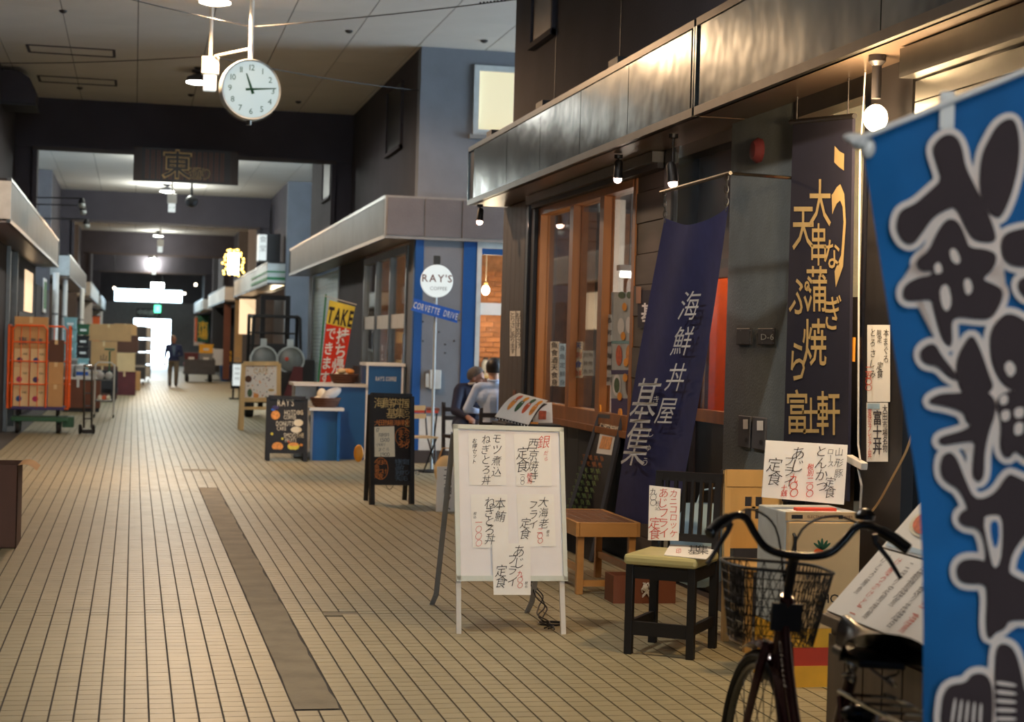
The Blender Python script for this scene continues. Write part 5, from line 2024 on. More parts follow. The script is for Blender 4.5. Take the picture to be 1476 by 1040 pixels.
# stem and bar
MB().tube([(0, .39, .84), (0, .355, .97), (0, .325, .985)], .014, 10).build('stem', 'dark_metal', bk, smooth=True)
bar = MB().tube(crom([(s_ * x_, y_, z_) for s_, L_ in ((-1, ((.275, .25, 1.05), (.24, .275, 1.07), (.2, .305, 1.085), (.165, .318, 1.08), (.13, .322, 1.035), (.095, .325, 1.0), (.04, .325, .985))), (1, ((.04, .325, .985), (.095, .325, 1.0), (.13, .322, 1.035), (.165, .318, 1.08), (.2, .305, 1.085), (.24, .275, 1.07), (.275, .25, 1.05)))) for x_, y_, z_ in L_], 4), .0115, 10).build('handlebar', 'black_gloss', bk, smooth=True)
for s_ in (-1, 1):
    MB().tube([(s_ * .225, .287, 1.076), (s_ * .26, .262, 1.058), (s_ * .288, .232, 1.036), (s_ * .291, .23, 1.034)], [.0165, .0175, .0175, .012], 12).build('grip', 'black_gloss', bar, smooth=True)
    MB().tube([(s_ * .212, .3, 1.065), (s_ * .218, .3, 1.04), (s_ * .25, .27, 1.0), (s_ * .278, .25, .955), (s_ * .282, .248, .95)], [.01, .008, .007, .006, .008], 8).build('brake_lever', 'dark_metal', bar, smooth=True)
    MB().tube(crom([(s_ * .21, .31, 1.07), (s_ * .13, .4, 1.1), (s_ * .04, .43, 1.05), (0, .43, .9)]), .0035, 6).build('brake_cable', 'black', bar, smooth=True)
MB().lathe([(.006, -.012), (.028, -.008), (.03, .006), (.018, .02), (.004, .024)], 16, (.19, .33, 1.11)).build('bell', 'black_gloss', bar, smooth=True)
# basket
Bt = dict(x=.155, y0=.385, y1=.64, z=.93)
Bb = dict(x=.118, y0=.42, y1=.6, z=.71)
def ring(t_):
    x = Bb['x'] + (Bt['x'] - Bb['x']) * t_
    y0 = Bb['y0'] + (Bt['y0'] - Bb['y0']) * t_
    y1 = Bb['y1'] + (Bt['y1'] - Bb['y1']) * t_
    z = Bb['z'] + (Bt['z'] - Bb['z']) * t_
    pts = []
    for k in range(48):
        a = 2 * PI * k / 48
        c_, s_ = math.cos(a), math.sin(a)
        ex = abs(c_) ** .5 * (1 if c_ > 0 else -1)
        ey = abs(s_) ** .5 * (1 if s_ > 0 else -1)
        pts.append(Vector((x * ex, (y0 + y1) / 2 + (y1 - y0) / 2 * ey, z)))
    return pts
bs = MB().tube(ring(1.0), .005, 6, closed=True).build('basket', 'black', bk, smooth=True)
q = MB()
for t_ in (0, .12, .25, .38, .5, .62, .75, .88):
    q.tube(ring(t_), .0012, 3, closed=True)
r0, r1 = ring(0), ring(1)
for k in range(48):
    a, b = r0[k], r1[k]
    a2, b2 = r0[(k + 3) % 48], r1[(k + 3) % 48]
    q.tube([a, b2], .0013, 3)
    q.tube([a2, b], .0013, 3)
    q.tube([r0[k], r1[k]], .0014, 3)
for k in range(9):
    x = -.11 + k * .0275
    q.tube([(x, Bb['y0'], Bb['z']), (x, Bb['y1'], Bb['z'])], .0012, 3)
q.build('basket_mesh', 'black', bs, kind='stuff')
bx(-.045, .045, .37, .385, .76, .84).build('basket_clamp', 'black', bs)
MB().tube([(0, .4, .74), (0, .5, .66), (0, .56, .58)], .006, 6).build('basket_stay', 'dark_metal', bs)
# lamp, cranks, chain case, carrier, stand
MB().lathe([(.02, -.05), (.034, -.02), (.036, .02), (.03, .03)], 14, (.0, .50, .63), Matrix.Rotation(R(-90), 4, 'X')).build('head_lamp', 'black', bk, smooth=True)
q = MB()
q.box(.035, .05, -.56, .08, .25, .39)
q.build('chain_case', 'black_gloss', bk, bevel=.02)
q = MB()
q.bar((.07, 0, .29), (.07, .12, .2), .016)
q.bar((-.06, 0, .29), (-.06, -.12, .38), .016)
q.build('cranks', 'steel_dull', bk)
bx(.08, .17, .08, .16, .19, .215).build('pedal', 'black', bk)
bx(-.16, -.07, -.16, -.08, .37, .395).build('pedal', 'black', bk)
q = MB()
for s_ in (-1, 1):
    q.tube([(s_ * .06, -.28, .715), (s_ * .065, -.5, .72), (s_ * .05, -.72, .72), (0, -.74, .72)], .006, 6)
    q.tube([(s_ * .06, -.55, .72), (s_ * .065, -.54, .34)], .005, 6)
for y in (-.35, -.45, -.55, -.65):
    q.tube([(-.06, y, .72), (.06, y, .72)], .004, 5)
q.build('rear_carrier', 'chrome', bk, smooth=True)
q = MB()
q.tube([(.06, -.5, .33), (.11, -.46, .2), (.17, -.42, .03)], .009, 6)
q.build('stand', 'steel_dull', bk, smooth=True)
MB().lathe([(.03, -.006), (.034, 0), (.03, .006)], 14, (0, -.91, .6), Matrix.Rotation(R(90), 4, 'X')).build('rear_reflector', 'ink_red', bk)
q = MB()
q.tube([(-.05, -.3, .62), (.05, -.3, .62)], .01, 8)
for k in range(4):
    q.ell((.0, -.27 - .02 * k, .66 - .03 * k), (.05, .03, .022), 10, 6)
q.build('wheel_lock', 'black_gloss', bk, smooth=True)

# ================================================================ BLUE BANNER
YN = 3.28
P0 = AY(1243, 200, YN)
aN = R(22)
nN = Vector((-math.sin(aN), -math.cos(aN), 0))
PN = onP(P0, nN)
bb_ = thing('nobori_banner', 'big blue banner with dark brush characters outlined in cream, nearest on the right', 'banner', (P0.x, P0.y, 0))
edge = [(200, 1243), (260, 1251), (330, 1262), (420, 1276), (520, 1291), (600, 1305), (660, 1316), (720, 1325), (800, 1329), (900, 1331), (1040, 1331), (1180, 1333), (1300, 1340)]


def ledge(y):
    for (y0, x0), (y1, x1) in zip(edge[:-1], edge[1:]):
        if y <= y1:
            return x0 + (x1 - x0) * (y - y0) / (y1 - y0)
    return edge[-1][1]


TAN = 95.0 / 233.0
def fN(u_, v_):
    yl = 200 + 1080 * v_
    xl = ledge(yl)
    xr = 1660 + 60 * v_
    x = xl + (xr - xl) * u_
    y = yl - (x - xl) * TAN * (1 - v_) - (x - xl) * .06 * v_
    p_ = Vector(PN(x, -y))
    rip = (.012 * math.sin(v_ * 9 + 1) * max(0, 1 - u_ / .1)) - .006
    return p_ - nN * rip * 1.0 - nN * .008
q = MB().grid(fN, 40, 48)
cl_ = wb(q, 'cloth', 'banner_blue', bb_, smooth=True)
Z1 = lambda P: [(1230 + x / 2.4756, 140 + y / 2.4756) for x, y in P]
Z2 = lambda P: [(1230 + x / 2.167, 560 + y / 2.167) for x, y in P]
dark = [
    Z1([(280, 190), (300, 155), (335, 135), (365, 145), (385, 185), (395, 250), (430, 320), (470, 400), (505, 490), (500, 520), (430, 515), (400, 470), (365, 390), (330, 400), (280, 430), (240, 490), (210, 525), (180, 520), (155, 480), (155, 440), (170, 405), (220, 385), (270, 340), (315, 300), (300, 250)]),
    Z1([(480, 160), (510, 105), (550, 80), (575, 90), (590, 160), (585, 250), (560, 350), (530, 420), (510, 435), (470, 400), (450, 340), (450, 260), (460, 200)]),
    Z1([(530, 500), (560, 480), (640, 465), (690, 490), (690, 570), (640, 605), (570, 605), (535, 580), (525, 540)]),
    Z1([(230, 580), (270, 550), (290, 500), (320, 450), (345, 435), (375, 450), (400, 510), (410, 540), (470, 545), (505, 560), (505, 590), (490, 620), (465, 640), (460, 655), (500, 670), (530, 690), (525, 730), (490, 790), (440, 790), (370, 780), (345, 800), (350, 860), (345, 890), (320, 870), (300, 810), (285, 750), (280, 720), (220, 725), (185, 725), (175, 700), (185, 670), (230, 645), (275, 640), (285, 620), (240, 620), (225, 600)]),
    Z1([(580, 660), (620, 640), (690, 640), (690, 700), (640, 720), (600, 710)]),
    Z1([(235, 910), (260, 885), (290, 880), (310, 920), (350, 970), (380, 1010), (340, 1000), (300, 955), (250, 950)]),
    Z1([(370, 930), (395, 880), (420, 848), (440, 880), (460, 930), (480, 990), (500, 1040), (440, 1075), (385, 1060), (365, 980)]),
    Z1([(490, 830), (520, 790), (550, 770), (600, 790), (640, 830), (660, 900), (650, 1060), (540, 1040), (495, 960), (485, 890)]),
    Z2([(235, 35), (270, 15), (330, 15), (400, 0), (440, 30), (440, 80), (420, 130), (405, 200), (405, 270), (390, 290), (370, 275), (375, 200), (380, 160), (330, 165), (280, 175), (265, 165), (270, 150), (330, 135), (370, 115), (350, 100), (345, 70), (280, 50), (240, 45)]),
    Z2([(450, 20), (500, 5), (560, 10), (620, 60), (620, 200), (560, 230), (520, 205), (500, 190), (480, 220), (455, 190), (462, 110), (445, 60)]),
    Z2([(275, 210), (300, 195), (320, 215), (345, 280), (375, 350), (440, 330), (480, 265), (500, 270), (560, 300), (600, 340), (560, 420), (495, 500), (480, 560), (490, 580), (560, 610), (620, 660), (560, 720), (480, 715), (470, 745), (440, 755), (422, 780), (412, 740), (417, 650), (412, 602), (350, 605), (325, 590), (320, 555), (340, 530), (390, 530), (412, 540), (410, 480), (390, 430), (340, 425), (325, 400), (340, 380), (360, 375), (330, 310), (290, 290), (270, 260)]),
    Z2([(280, 950), (300, 920), (350, 915), (370, 885), (410, 885), (430, 920), (432, 1000), (425, 1080), (300, 1100), (270, 1040), (275, 990)]),
    Z2([(445, 800), (470, 790), (500, 810), (520, 880), (535, 960), (600, 1010), (600, 1090), (450, 1090), (440, 980), (440, 880)]),
]
def flat(fn, d):
    return lift(fn, nN, d)
for k, P in enumerate(dark):
    S = smoothpoly(P)
    q = MB()
    ppoly(q, flat(PN, .012 + .0002 * k), grow(S, 10.5))
    o = wb(q, 'character_outline', 'banner_cream', cl_, flat=True)
for k, P in enumerate(dark):
    S = smoothpoly(P)
    q = MB()
    ppoly(q, flat(PN, .0165 + .0002 * k), grow(S, 1.0))
    wb(q, 'brush_stroke', 'banner_ink', cl_, flat=True)
holes = [Z1([(340, 545), (362, 540), (382, 585), (365, 600), (345, 580)]), Z1([(285, 600), (305, 588), (318, 625), (290, 635)]), Z1([(305, 680), (335, 665), (350, 735), (330, 770), (310, 740)]), Z1([(388, 655), (412, 645), (425, 690), (400, 712)]), Z1([(530, 960), (555, 935), (580, 970), (555, 1005)]),
         Z2([(452, 22), (478, 15), (480, 45), (455, 52)]), Z2([(455, 70), (485, 62), (486, 95), (460, 102)]), Z2([(498, 60), (530, 55), (530, 88), (500, 92)]), Z2([(500, 105), (528, 102), (526, 140), (498, 145)])]
for k in range(5):
    holes.append(Z2([(440, 905 + k * 28), (505, 915 + k * 26), (505, 925 + k * 26), (440, 917 + k * 28)]))
    holes.append(Z2([(300 + k * 22, 1040), (312 + k * 20, 960 + k * 4), (320 + k * 20, 960 + k * 4), (308 + k * 22, 1045)]))
for P in holes:
    q = MB()
    ppoly(q, flat(PN, .021), smoothpoly(P, 1))
    wb(q, 'stroke_gap', 'banner_cream', cl_, flat=True)
for P in (Z2([(400, 400), (430, 390), (460, 395), (462, 470), (455, 540), (435, 560), (420, 500)]), ):
    q = MB()
    ppoly(q, flat(PN, .021), smoothpoly(P, 1))
    wb(q, 'stroke_gap', 'banner_cream', cl_, flat=True)
    q = MB()
    ppoly(q, flat(PN, .023), smoothpoly(Z2([(425, 410), (450, 408), (452, 470), (438, 500), (425, 450)]), 1))
    wb(q, 'stroke_gap', 'banner_blue', cl_, flat=True)
# pole with arm
A = Vector(PN(1226, -206)) + nN * .015
B = Vector(PN(1655, -31)) + nN * .015
wb(MB().tube([A, B], .0065, 10), 'arm', 'white_dirty', bb_, smooth=True)
zt2 = B.z
wb(MB().tube([(B.x, B.y, .08), (B.x, B.y, zt2 + .05)], .013, 12), 'pole', 'white_dirty', bb_, smooth=True)
wb(MB().lathe([(.2, 0), (.2, .05), (.16, .09), (.03, .1)], 20, (B.x, B.y, 0)), 'weighted_base', 'grey_pale', bb_, smooth=True)
c = Vector(PN(1239, -204))
q = MB()
q.ell(c, (.02, .02, .017), 10, 8)
q.ell(c + Vector((.018, 0, -.012)), (.016, .016, .022), 10, 8)
q.ell(c + Vector((-.018, -.004, .006)), (.02, .012, .01), 10, 8)
wb(q, 'corner_knot', 'white_dirty', bb_, smooth=True)
for px in (1365, 1500):
    y0 = 200 - (px - 1243) * TAN
    q = MB()
    q.box(-.014, .014, -.012, -.008, -.05, .02)
    q.box(-.014, .014, .02, .024, -.04, .02)
    q.box(-.014, .014, -.012, .024, .02, .024)
    q.v = [tuple(Vector(PN(px, -y0)) + Matrix.Rotation(-aN, 3, 'Z') @ Vector(p_)) for p_ in q.v]
    wb(q, 'hanging_tab', 'white_dirty', bb_)

# ================================================================ COFFEE SHOP CORNER
# round sign on a pole
Y = 21.0
p = AY(629, 405, Y)
t = thing('pole_sign', 'round white coffee sign on a slim pole with a tilted blue street plate', 'sign', (p.x, Y, 0))
MB().tube([(0, 0, .03), (0, 0, AY(629, 372, Y).z)], .018, 10).build('pole', 'grey_pale', t, smooth=True)
MB().lathe([(.16, 0), (.16, .02), (.04, .035)], 18).build('base_plate', 'grey_dark', t)
bx(-.04, .04, -.02, .02, AY(629, 385, Y).z, AY(629, 372, Y).z + .03).build('finial', 'steel_dull', t)
dk = MB().lathe([(.002, .03), (.193, .03), (.2, .02), (.2, -.01), (.002, -.01)], 36, (0, -.02, p.z), Matrix.Rotation(R(90), 4, 'X')).build('disc', 'sign_lit', t, smooth=True)
q = MB()
htext(q, "RAY'S", 0, p.z + .035, .092, -.053, gap=.16, center=True, off=.012)
q.build('name_lettering', 'ink_brown', dk, flat=True)
q = MB()
htext(q, 'COFFEE', .02, p.z - .09, .045, -.053, gap=.15, center=True)
q.build('small_lettering', 'grey', dk, flat=True)
A, B = AY(597, 439, Y - .03), AY(658, 456, Y - .03)
ang = math.atan2(B.z - A.z, B.x - A.x)
M_ = Matrix.Translation(((A.x + B.x) / 2 - p.x, -.04, (A.z + B.z) / 2)) @ Matrix.Rotation(-ang, 4, 'Y')
ln = (B - A).length / 2
q = MB().prism([(-ln - .03, -.075), (-ln + .0, 0), (-ln - .03, .075), (ln + .03, .075), (ln, 0), (ln + .03, -.075)], -.008, .008).xf(M_)
pl_ = q.build('street_plate', 'sign_blue', t)
q = MB()
htext(q, 'CORVETTE DRIVE', 0, 0, .08, -.011, gap=.12, center=True, sx=.52, off=.01)
q.xf(M_).build('plate_lettering', 'white', pl_, flat=True)
# meter box on the wall
a, b = AY(618, 560, YB), AY(635, 533, YB)
t = thing('meter_box', 'small pale electric box on the grey wall behind the pole sign', 'box', (a.x, YB - .06, a.z))
bx(0, b.x - a.x, 0, .05, 0, b.z - a.z).build('cover', 'grey_pale', t, bevel=.006)
bx(.05, .07, -.004, 0, .1, .13).build('indicator', 'ink_red', t)
bx(-.05, -.005, .01, .05, .02, .2).build('conduit_joint', 'grey_pale', t)

# kiosk counter
kx0, kx1, ky = 2.42, 3.06, 23.1
ks = thing('coffee_kiosk', 'blue coffee kiosk counter with white trim and a low side shelf', 'counter', (kx0, ky, 0))
bx(0, .64, 0, .62, .0, .97).build('counter_body', 'blue_counter', ks)
bx(-.34, .64, -.06, .66, .97, 1.01).build('counter_top', 'white_dirty', ks)
bx(-.3, -.02, .1, .6, .01, .97).build('counter_return', 'grey_pale', ks)
bx(.64, 1.12, -.02, .6, 0, 1.26).build('tall_front', 'blue_counter', ks)
bx(.62, 1.15, -.05, .64, 1.26, 1.3).build('tall_top', 'white', ks)
bx(.63, .655, -.03, .0, 0, 1.26).build('corner_strip', 'white', ks)
bx(1.105, 1.13, -.03, .0, 0, 1.26).build('corner_strip', 'white', ks)
bx(-.16, .3, -.4, 0, .66, .7).build('side_shelf', 'white_dirty', ks)
bx(-.13, -.1, -.37, -.34, .0, .66).build('shelf_leg', 'grey', ks)
bx(.22, .26, -.36, 0, .0, .66).build('shelf_side', 'blue_counter', ks)
bx(-.1, .22, -.3, -.28, .0, .66).build('shelf_front', 'blue_counter', ks)
for st, x in (("RAY'S", .815), ('COFFEE', .965)):
    q = MB()
    htext(q, st, x, 1.09, .058, -.024, gap=.08, center=True, sx=.5, off=.008)
    q.build('kiosk_lettering', 'white', ks, flat=True)


def bread_basket(loc, label, n, mats):
    t = thing('bread_basket', label, 'basket', loc, 0, 'baskets of wrapped bread on the coffee kiosk')
    MB().lathe([(.14, 0), (.17, .05), (.2, .12), (.185, .12), (.16, .06), (.13, .015), (.002, .01)], 24).build('basket_bowl', 'basket', t, smooth=True)
    q = MB()
    for z in (.03, .06, .09, .12):
        q.tube([((.155 + z * .38) * math.cos(a_ * PI / 12), (.155 + z * .38) * math.sin(a_ * PI / 12), z) for a_ in range(24)], .008, 6, closed=True)
    q.build('woven_rim', 'basket', t, smooth=True)
    for k in range(n):
        a_ = k * 2.4
        r_ = .09 * math.sqrt(k / n)
        M_ = Matrix.Rotation(a_, 4, 'Z') @ Matrix.Rotation(.3 * math.sin(k), 4, 'X')
        MB().ell((r_ * math.cos(a_), r_ * math.sin(a_), .11 + .05 * (k % 2)), (.08, .05, .04), 12, 8, M_).build('wrapped_bread', mats[k % len(mats)], t, smooth=True)
    return t


BK1 = bread_basket((kx0 + .07, ky - .222, .701), 'wicker basket of bread in clear wrap on the low kiosk shelf', 5, ('plastic_clear', 'paper_warm', 'plastic_clear'))
bread_basket((kx0 + .36, ky + .22, 1.011), 'wicker basket of wrapped pastries on the kiosk counter top', 8, ('paper_warm', 'food_orange', 'plastic_clear', 'card_pale'))
MB().ell((.06, -.02, .17), (.16, .09, .07), 14, 10, Matrix.Rotation(-.5, 4, 'Y')).build('wrapped_loaf', 'plastic_clear', BK1, smooth=True)
MB().ell((-.05, .0, .15), (.07, .06, .1), 14, 10).build('wrapped_loaf', 'paper_warm', BK1, smooth=True)
t = thing('counter_menu', 'small dark menu stand on the kiosk counter beside the pastries', 'menu', (kx0 + .6, ky + .5, 1.011))
bx(-.09, .0, 0, .03, 0, .24).build('menu_card', 'dark_brown', t)
bx(-.12, .02, -.02, .05, 0, .01).build('menu_foot', 'dark_brown', t)
# takeaway flag
Yf = 24.6
PF = onY(Yf)
p = AY(470, 560, Yf)
t = thing('takeaway_flag', 'red and yellow takeaway flag on a green pole behind the kiosk', 'flag', (p.x - .08, Yf, 0))
wb(pslab(MB(), PF, [(475, 432), (512, 442), (506, 474), (470, 466)], (0, -1, 0), .006), 'yellow_cloth', 'yellow_flag', t)
wb(pslab(MB(), PF, [(470, 466), (506, 474), (491, 562), (460, 560)], (0, -1, 0), .006), 'red_cloth', 'red_flag', t)
a, b = AY(472, 424, Yf), AY(458, 600, Yf)
wb(MB().tube([(b.x - .02, Yf + .01, .03), AY(460, 560, Yf) + Vector((-.02, .01, 0)), a + Vector((-.02, .01, 0))], .013, 8), 'pole', 'green', t, smooth=True)
wb(MB().tube([AY(467, 426, Yf), AY(514, 439, Yf)], .007, 6), 'cross_bar', 'white_dirty', t)
wb(MB().lathe([(.18, 0), (.18, .05), (.03, .08)], 16, (b.x - .02, Yf + .01, 0)), 'base', 'grey_pale', t)
LF = onY(Yf - .01)
q = MB()
htext(q, 'TAKE', 490.5, -456, 23, center=True, fn=LF, sx=.4, off=.03, rot=-.2, gap=.06)
wb(q, 'black_lettering', 'ink', t, flat=True)
q = MB()
for k, ch_ in enumerate('持ち帰り'):
    pput(q, LF, ch_, 494 - k * 3.6, 484 + k * 22, 18, sx=.78, off=.02, shear=.1)
for k, ch_ in enumerate('できます'):
    pput(q, LF, ch_, 477 - k * 3.0, 481 + k * 21, 15, sx=.75, off=.02, shear=.1)
wb(q, 'white_lettering', 'cloth_white', t, flat=True)


# A-frame boards
def aframe(name, label, feet, quad, fmat, smat, lean=8, leg=.03, zleg=None, depth=.45):
    fl, fr_ = G(*feet[0]), G(*feet[1])
    e = (fr_ - fl).normalized()
    u = Vector((0, math.sin(R(lean)), math.cos(R(lean))))
    n_ = e.cross(u)
    n_ = -n_ if n_.y > 0 else n_
    PA = onP(fl, n_)
    t = thing(name, label, 'sign board', tuple(fl))
    wb(pslab(MB(), PA, quad, n_, .012), 'panel', smat, t)
    W = [Vector(PA(x, -y)) for x, y in quad]
    for a, b in ((0, 1), (3, 2)):
        wb(MB().bar(W[a], W[b], leg, leg, n_), 'frame_rail', fmat, t)
    for a, f_ in ((0, fl), (1, fr_)):
        wb(MB().bar(W[a], f_ + Vector((0, 0, .0)), leg, leg, n_), 'front_leg', fmat, t)
        k = f_ + Vector((0, depth, 0))
        wb(MB().bar(W[a] - n_ * .03, k, leg, leg), 'rear_leg', fmat, t)
    wb(MB().bar(W[0].lerp(fl, .85) - n_ * .01, W[1].lerp(fr_, .85) - n_ * .01, leg * .8), 'tie_bar', fmat, t) if zleg else None
    return t, PA, n_


t, PA, n_ = aframe('chalkboard_stand', 'tall black chalkboard stand with gold and orange chalk writing and a pinned price sheet', ((536, 727), (593, 726)), [(535, 569), (593, 571), (593, 696), (534, 695)], 'black', 'black', 7, .045)
LA = lift(PA, n_, .004)
q = MB()
htext(q, '海鮮丼屋', 540, -580, 13, fn=LA, jit=.08, gap=.02)
htext(q, '基集', 558, -595, 12, fn=LA, jit=.08, gap=.02)
pv(q, LA, 'らっと', 587, 589, 8, jit=.1)
wb(q, 'gold_writing', 'gold', t, flat=True)
q = MB()
htext(q, '大田市場 海鮮料理', 540, -609, 7, fn=LA, jit=.06, gap=-.1)
pv(q, LA, 'まぐろ', 578, 619, 8, jit=.1)
pv(q, LA, 'たっぷり', 586, 618, 6.5, jit=.1)
for k, st in enumerate(('今日の', '魚', '煮つけ', '定食')):
    htext(q, st, 540, -(666 + k * 6.5), 6, fn=LA, jit=.1, gap=-.05)
wb(q, 'orange_writing', 'chalk_orange', t, flat=True)
q = MB()
for (cx, cy, rx_, ry_) in ((580.5, 629, 11, 13), (548.5, 675, 10.5, 15.5)):
    pts = [Vector(LA(cx + rx_ * math.cos(a_ * PI / 12), -(cy + ry_ * math.sin(a_ * PI / 12)))) for a_ in range(24)]
    q.tube(pts, .003, 5, closed=True)
wb(q, 'chalk_ring', 'chalk_orange', t)
q = MB()
for k, st in enumerate(('特別定食', '品々', '刺身てんぷら', '天ぷら')):
    htext(q, st, 570, -(665 + k * 8), 6.5, fn=LA, jit=.1, gap=-.12)
wb(q, 'blue_writing', 'chalk_blue', t, flat=True)
s_ = wb(pslab(MB(), PA, [(538, 615), (568, 614), (569, 658), (538, 658)], n_, .002, .006), 'price_sheet', 'paper_warm', t)
q = MB()
LA2 = lift(PA, n_, .008)
for k, (st, z_) in enumerate((('17', 6), ('海鮮丼', 5), ('1,500', 6), ('小鉢付', 4), ('まぐろ', 5), ('1,900', 6))):
    htext(q, st, 542 + (k % 3) * 3, -(619.5 + k * 7), z_, fn=LA2, jit=.06, gap=.05, off=-.01)
wb(q, 'sheet_lettering', 'ink', s_, flat=True)
wb(MB().tube([Vector(PA(555 + k * 2.2, -(697 + 8 * math.sin(k * PI / 6)))) for k in range(7)], .003, 5), 'chain', 'dark_metal', t)
c = AY(517, 653, 17.0)
wb(MB().ell((c.x, 17.0, c.z), (.05, .03, .085), 12, 8), 'orange_tag', 'orange_tag', t, smooth=True)

t, PA, n_ = aframe('cafe_board', 'small black café board with white hand lettering and cake drawings', ((386, 664), (440, 665)), [(387, 572), (441, 574), (440, 651), (386, 650)], 'black', 'black', 5, .05, depth=.2)
LA = lift(PA, n_, .004)
for k, (st, x, y, z_) in enumerate((("RAY'S", 400, 580, 10), ('HOTDOG', 410, 594, 7), ('FRY', 429, 594, 5), ('COFFEE', 409, 601, 6), ('DONUTS', 398, 610, 7), ('CAKE', 399, 617, 6), ('SMOOTHIE', 409, 627, 7), ('FRUITS', 411, 634, 6))):
    q = MB()
    htext(q, st, x, -y, z_, fn=LA, gap=.1, sx=.62, jit=.03)
    wb(q, 'chalk_lettering', 'paper_warm', t, flat=True)
for (cx, cy, rx_, ry_, mt) in ((397, 598, 6.5, 6.5, 'food_orange'), (397, 587, 5, 3, 'purple'), (430, 609, 7, 5, 'paper_warm'), (427, 619, 8, 4.5, 'paper_warm'), (400, 643, 8, 6, 'food_orange'), (423, 643, 8.5, 5.5, 'yellow_flag'), (392, 625, 2, 2, 'yellow_flag'), (407, 632, 1.6, 1.6, 'yellow_flag'), (416, 636, 1.5, 1.5, 'food_red'), (394, 590, 3, 2, 'sign_blue'), (434, 641, 2.4, 2, 'food_orange')):
    q = MB()
    pell(q, lift(PA, n_, .006), cx, cy, rx_, ry_)
    wb(q, 'drawing', mt, t, flat=True)
q = MB()
pell(q, lift(PA, n_, .008), 423, 640, 7, 2.6)
wb(q, 'drawing', 'food_orange', t, flat=True)

t, PA, n_ = aframe('drinks_board', 'pale wooden easel board with a white sprinkled drinks poster', ((348, 620), (401, 621)), [(351, 524), (402, 524), (401, 576), (349, 576)], 'pale_wood', 'paper', 7, .075, zleg=False)
LA = lift(PA, n_, .004)
for k in range(46):
    q = MB()
    pell(q, LA, rnd.uniform(355, 399), rnd.uniform(528, 572), rnd.uniform(.5, 1.2), rnd.uniform(.5, 1.2), 7)
    wb(q, 'sprinkle', rnd.choice(('ink_brown', 'green_dark', 'grey_dark', 'food_orange')), t, flat=True)
for (cx, cy, rx_, ry_, mt) in ((358, 546, 5, 5, 'card_dark_shaded'), (360, 566, 3.5, 6, 'food_green'), (369, 570, 4, 3.5, 'food_orange'), (391, 562, 4.5, 2, 'gold')):
    q = MB()
    pell(q, lift(PA, n_, .006), cx, cy, rx_, ry_)
    wb(q, 'drawing', mt, t, flat=True)
q = MB()
htext(q, 'CAFE', 376, -534, 8, fn=lift(PA, n_, .006), center=True, sx=.8)
wb(q, 'poster_lettering', 'gold', t, flat=True)
a, b = Vector(PA(348, -588)), Vector(PA(402, -588))
wb(MB().bar(a, b, .05, .05, n_), 'lower_rail', 'pale_wood', t)

# café table and folding chair by the grey wall
t = thing('cafe_table', 'small folding café table with a reddish top by the grey wall', 'table', (3.5, 21.35, 0))
bx(-.22, .22, -.2, .2, .74, .78).build('table_top', 'brown_panel', t)
bx(-.2, .2, -.21, -.2, .72, .75).build('red_edge', 'ink_red', t)
for s_ in (-1, 1):
    MB().tube([(s_ * .2, -.18, 0), (s_ * .2, .18, .74)], .011, 6).build('cross_leg', 'dark_metal', t)
    MB().tube([(s_ * .19, .18, 0), (s_ * .19, -.18, .74)], .011, 6).build('cross_leg', 'dark_metal', t)
t = thing('folding_chair', 'slatted folding café chair in front of the small reddish table', 'chair', (3.37, 20.62, 0), R(15))
for k in range(5):
    bx(-.19, .19, -.17 + k * .07, -.115 + k * .07, .44, .46).build('seat_slat', 'card', t)
for s_ in (-1, 1):
    MB().tube([(s_ * .19, -.19, 0), (s_ * .19, .16, .46), (s_ * .19, .24, .82)], .01, 6).build('side_frame', 'dark_metal', t)
    MB().tube([(s_ * .17, .2, 0), (s_ * .17, -.16, .44)], .01, 6).build('cross_leg', 'dark_metal', t)
for z in (.66, .76):
    bx(-.19, .19, .2 + (z - .66) * .22, .22 + (z - .66) * .22, z, z + .06).build('back_slat', 'card', t)
MB().tube([(-.19, -.14, .06), (.19, -.14, .06)], .008, 6).build('stretcher', 'dark_metal', t)
# pendant bulb seen through the shop window, and shelf of jars
p = AY(700, 418, 24.5)
t = thing('pendant_bulb', 'glowing pendant bulb seen through the coffee shop window', 'lamp', (p.x, 24.5, 3.1))
MB().tube([(0, 0, 0), (0, 0, p.z - 3.1 + .1)], .006, 6).build('cord', 'white_dirty', t)
MB().lathe([(.012, .12), (.03, .1), (.03, .05)], 12, (0, 0, p.z - 3.1)).build('socket', 'gold', t)
MB().ell((0, 0, p.z - 3.1), (.055, .055, .07), 14, 10).build('globe', 'bulb_glow', t, smooth=True)
point('pendant_lamp', (p.x, 24.35, p.z - .05), (1, .72, .4), 12, .06)
t = thing('wall_shelf', 'lit wall shelf against the brick inside the coffee shop', 'shelf', (5.7, 27.6, 1.05))
bx(-.9, .9, 0, .27, 0, .04).build('board', 'card_pale', t)
bx(-.9, .9, .0, .27, -.62, -.58).build('board', 'card_pale', t)
for k in range(7):
    tt_ = thing('storage_jar', ('jar', 'pale jar', 'green jar')[k % 3] + ' on the lit shelf inside the coffee shop, number %d from the left' % (k + 1), 'jar', (4.95 + k * .22, 27.72, 1.091))
    MB().lathe([(.06, 0), (.065, .02), (.065, .2), (.04, .24), (.04, .26)], 14).build('jar_body', ('plastic_clear', 'teal_bin', 'food_green')[k % 3], tt_, smooth=True)
    MB().lathe([(.045, .26), (.045, .29)], 12).build('lid', 'grey_dark', tt_)
    tt_['label'] = ('clear jar, leftmost', 'pale teal jar, second from left', 'green jar, third from left', 'clear jar, fourth from left', 'pale teal jar, fifth from left', 'green jar, sixth from left', 'clear jar, rightmost')[k] + ', on the coffee shop wall shelf'
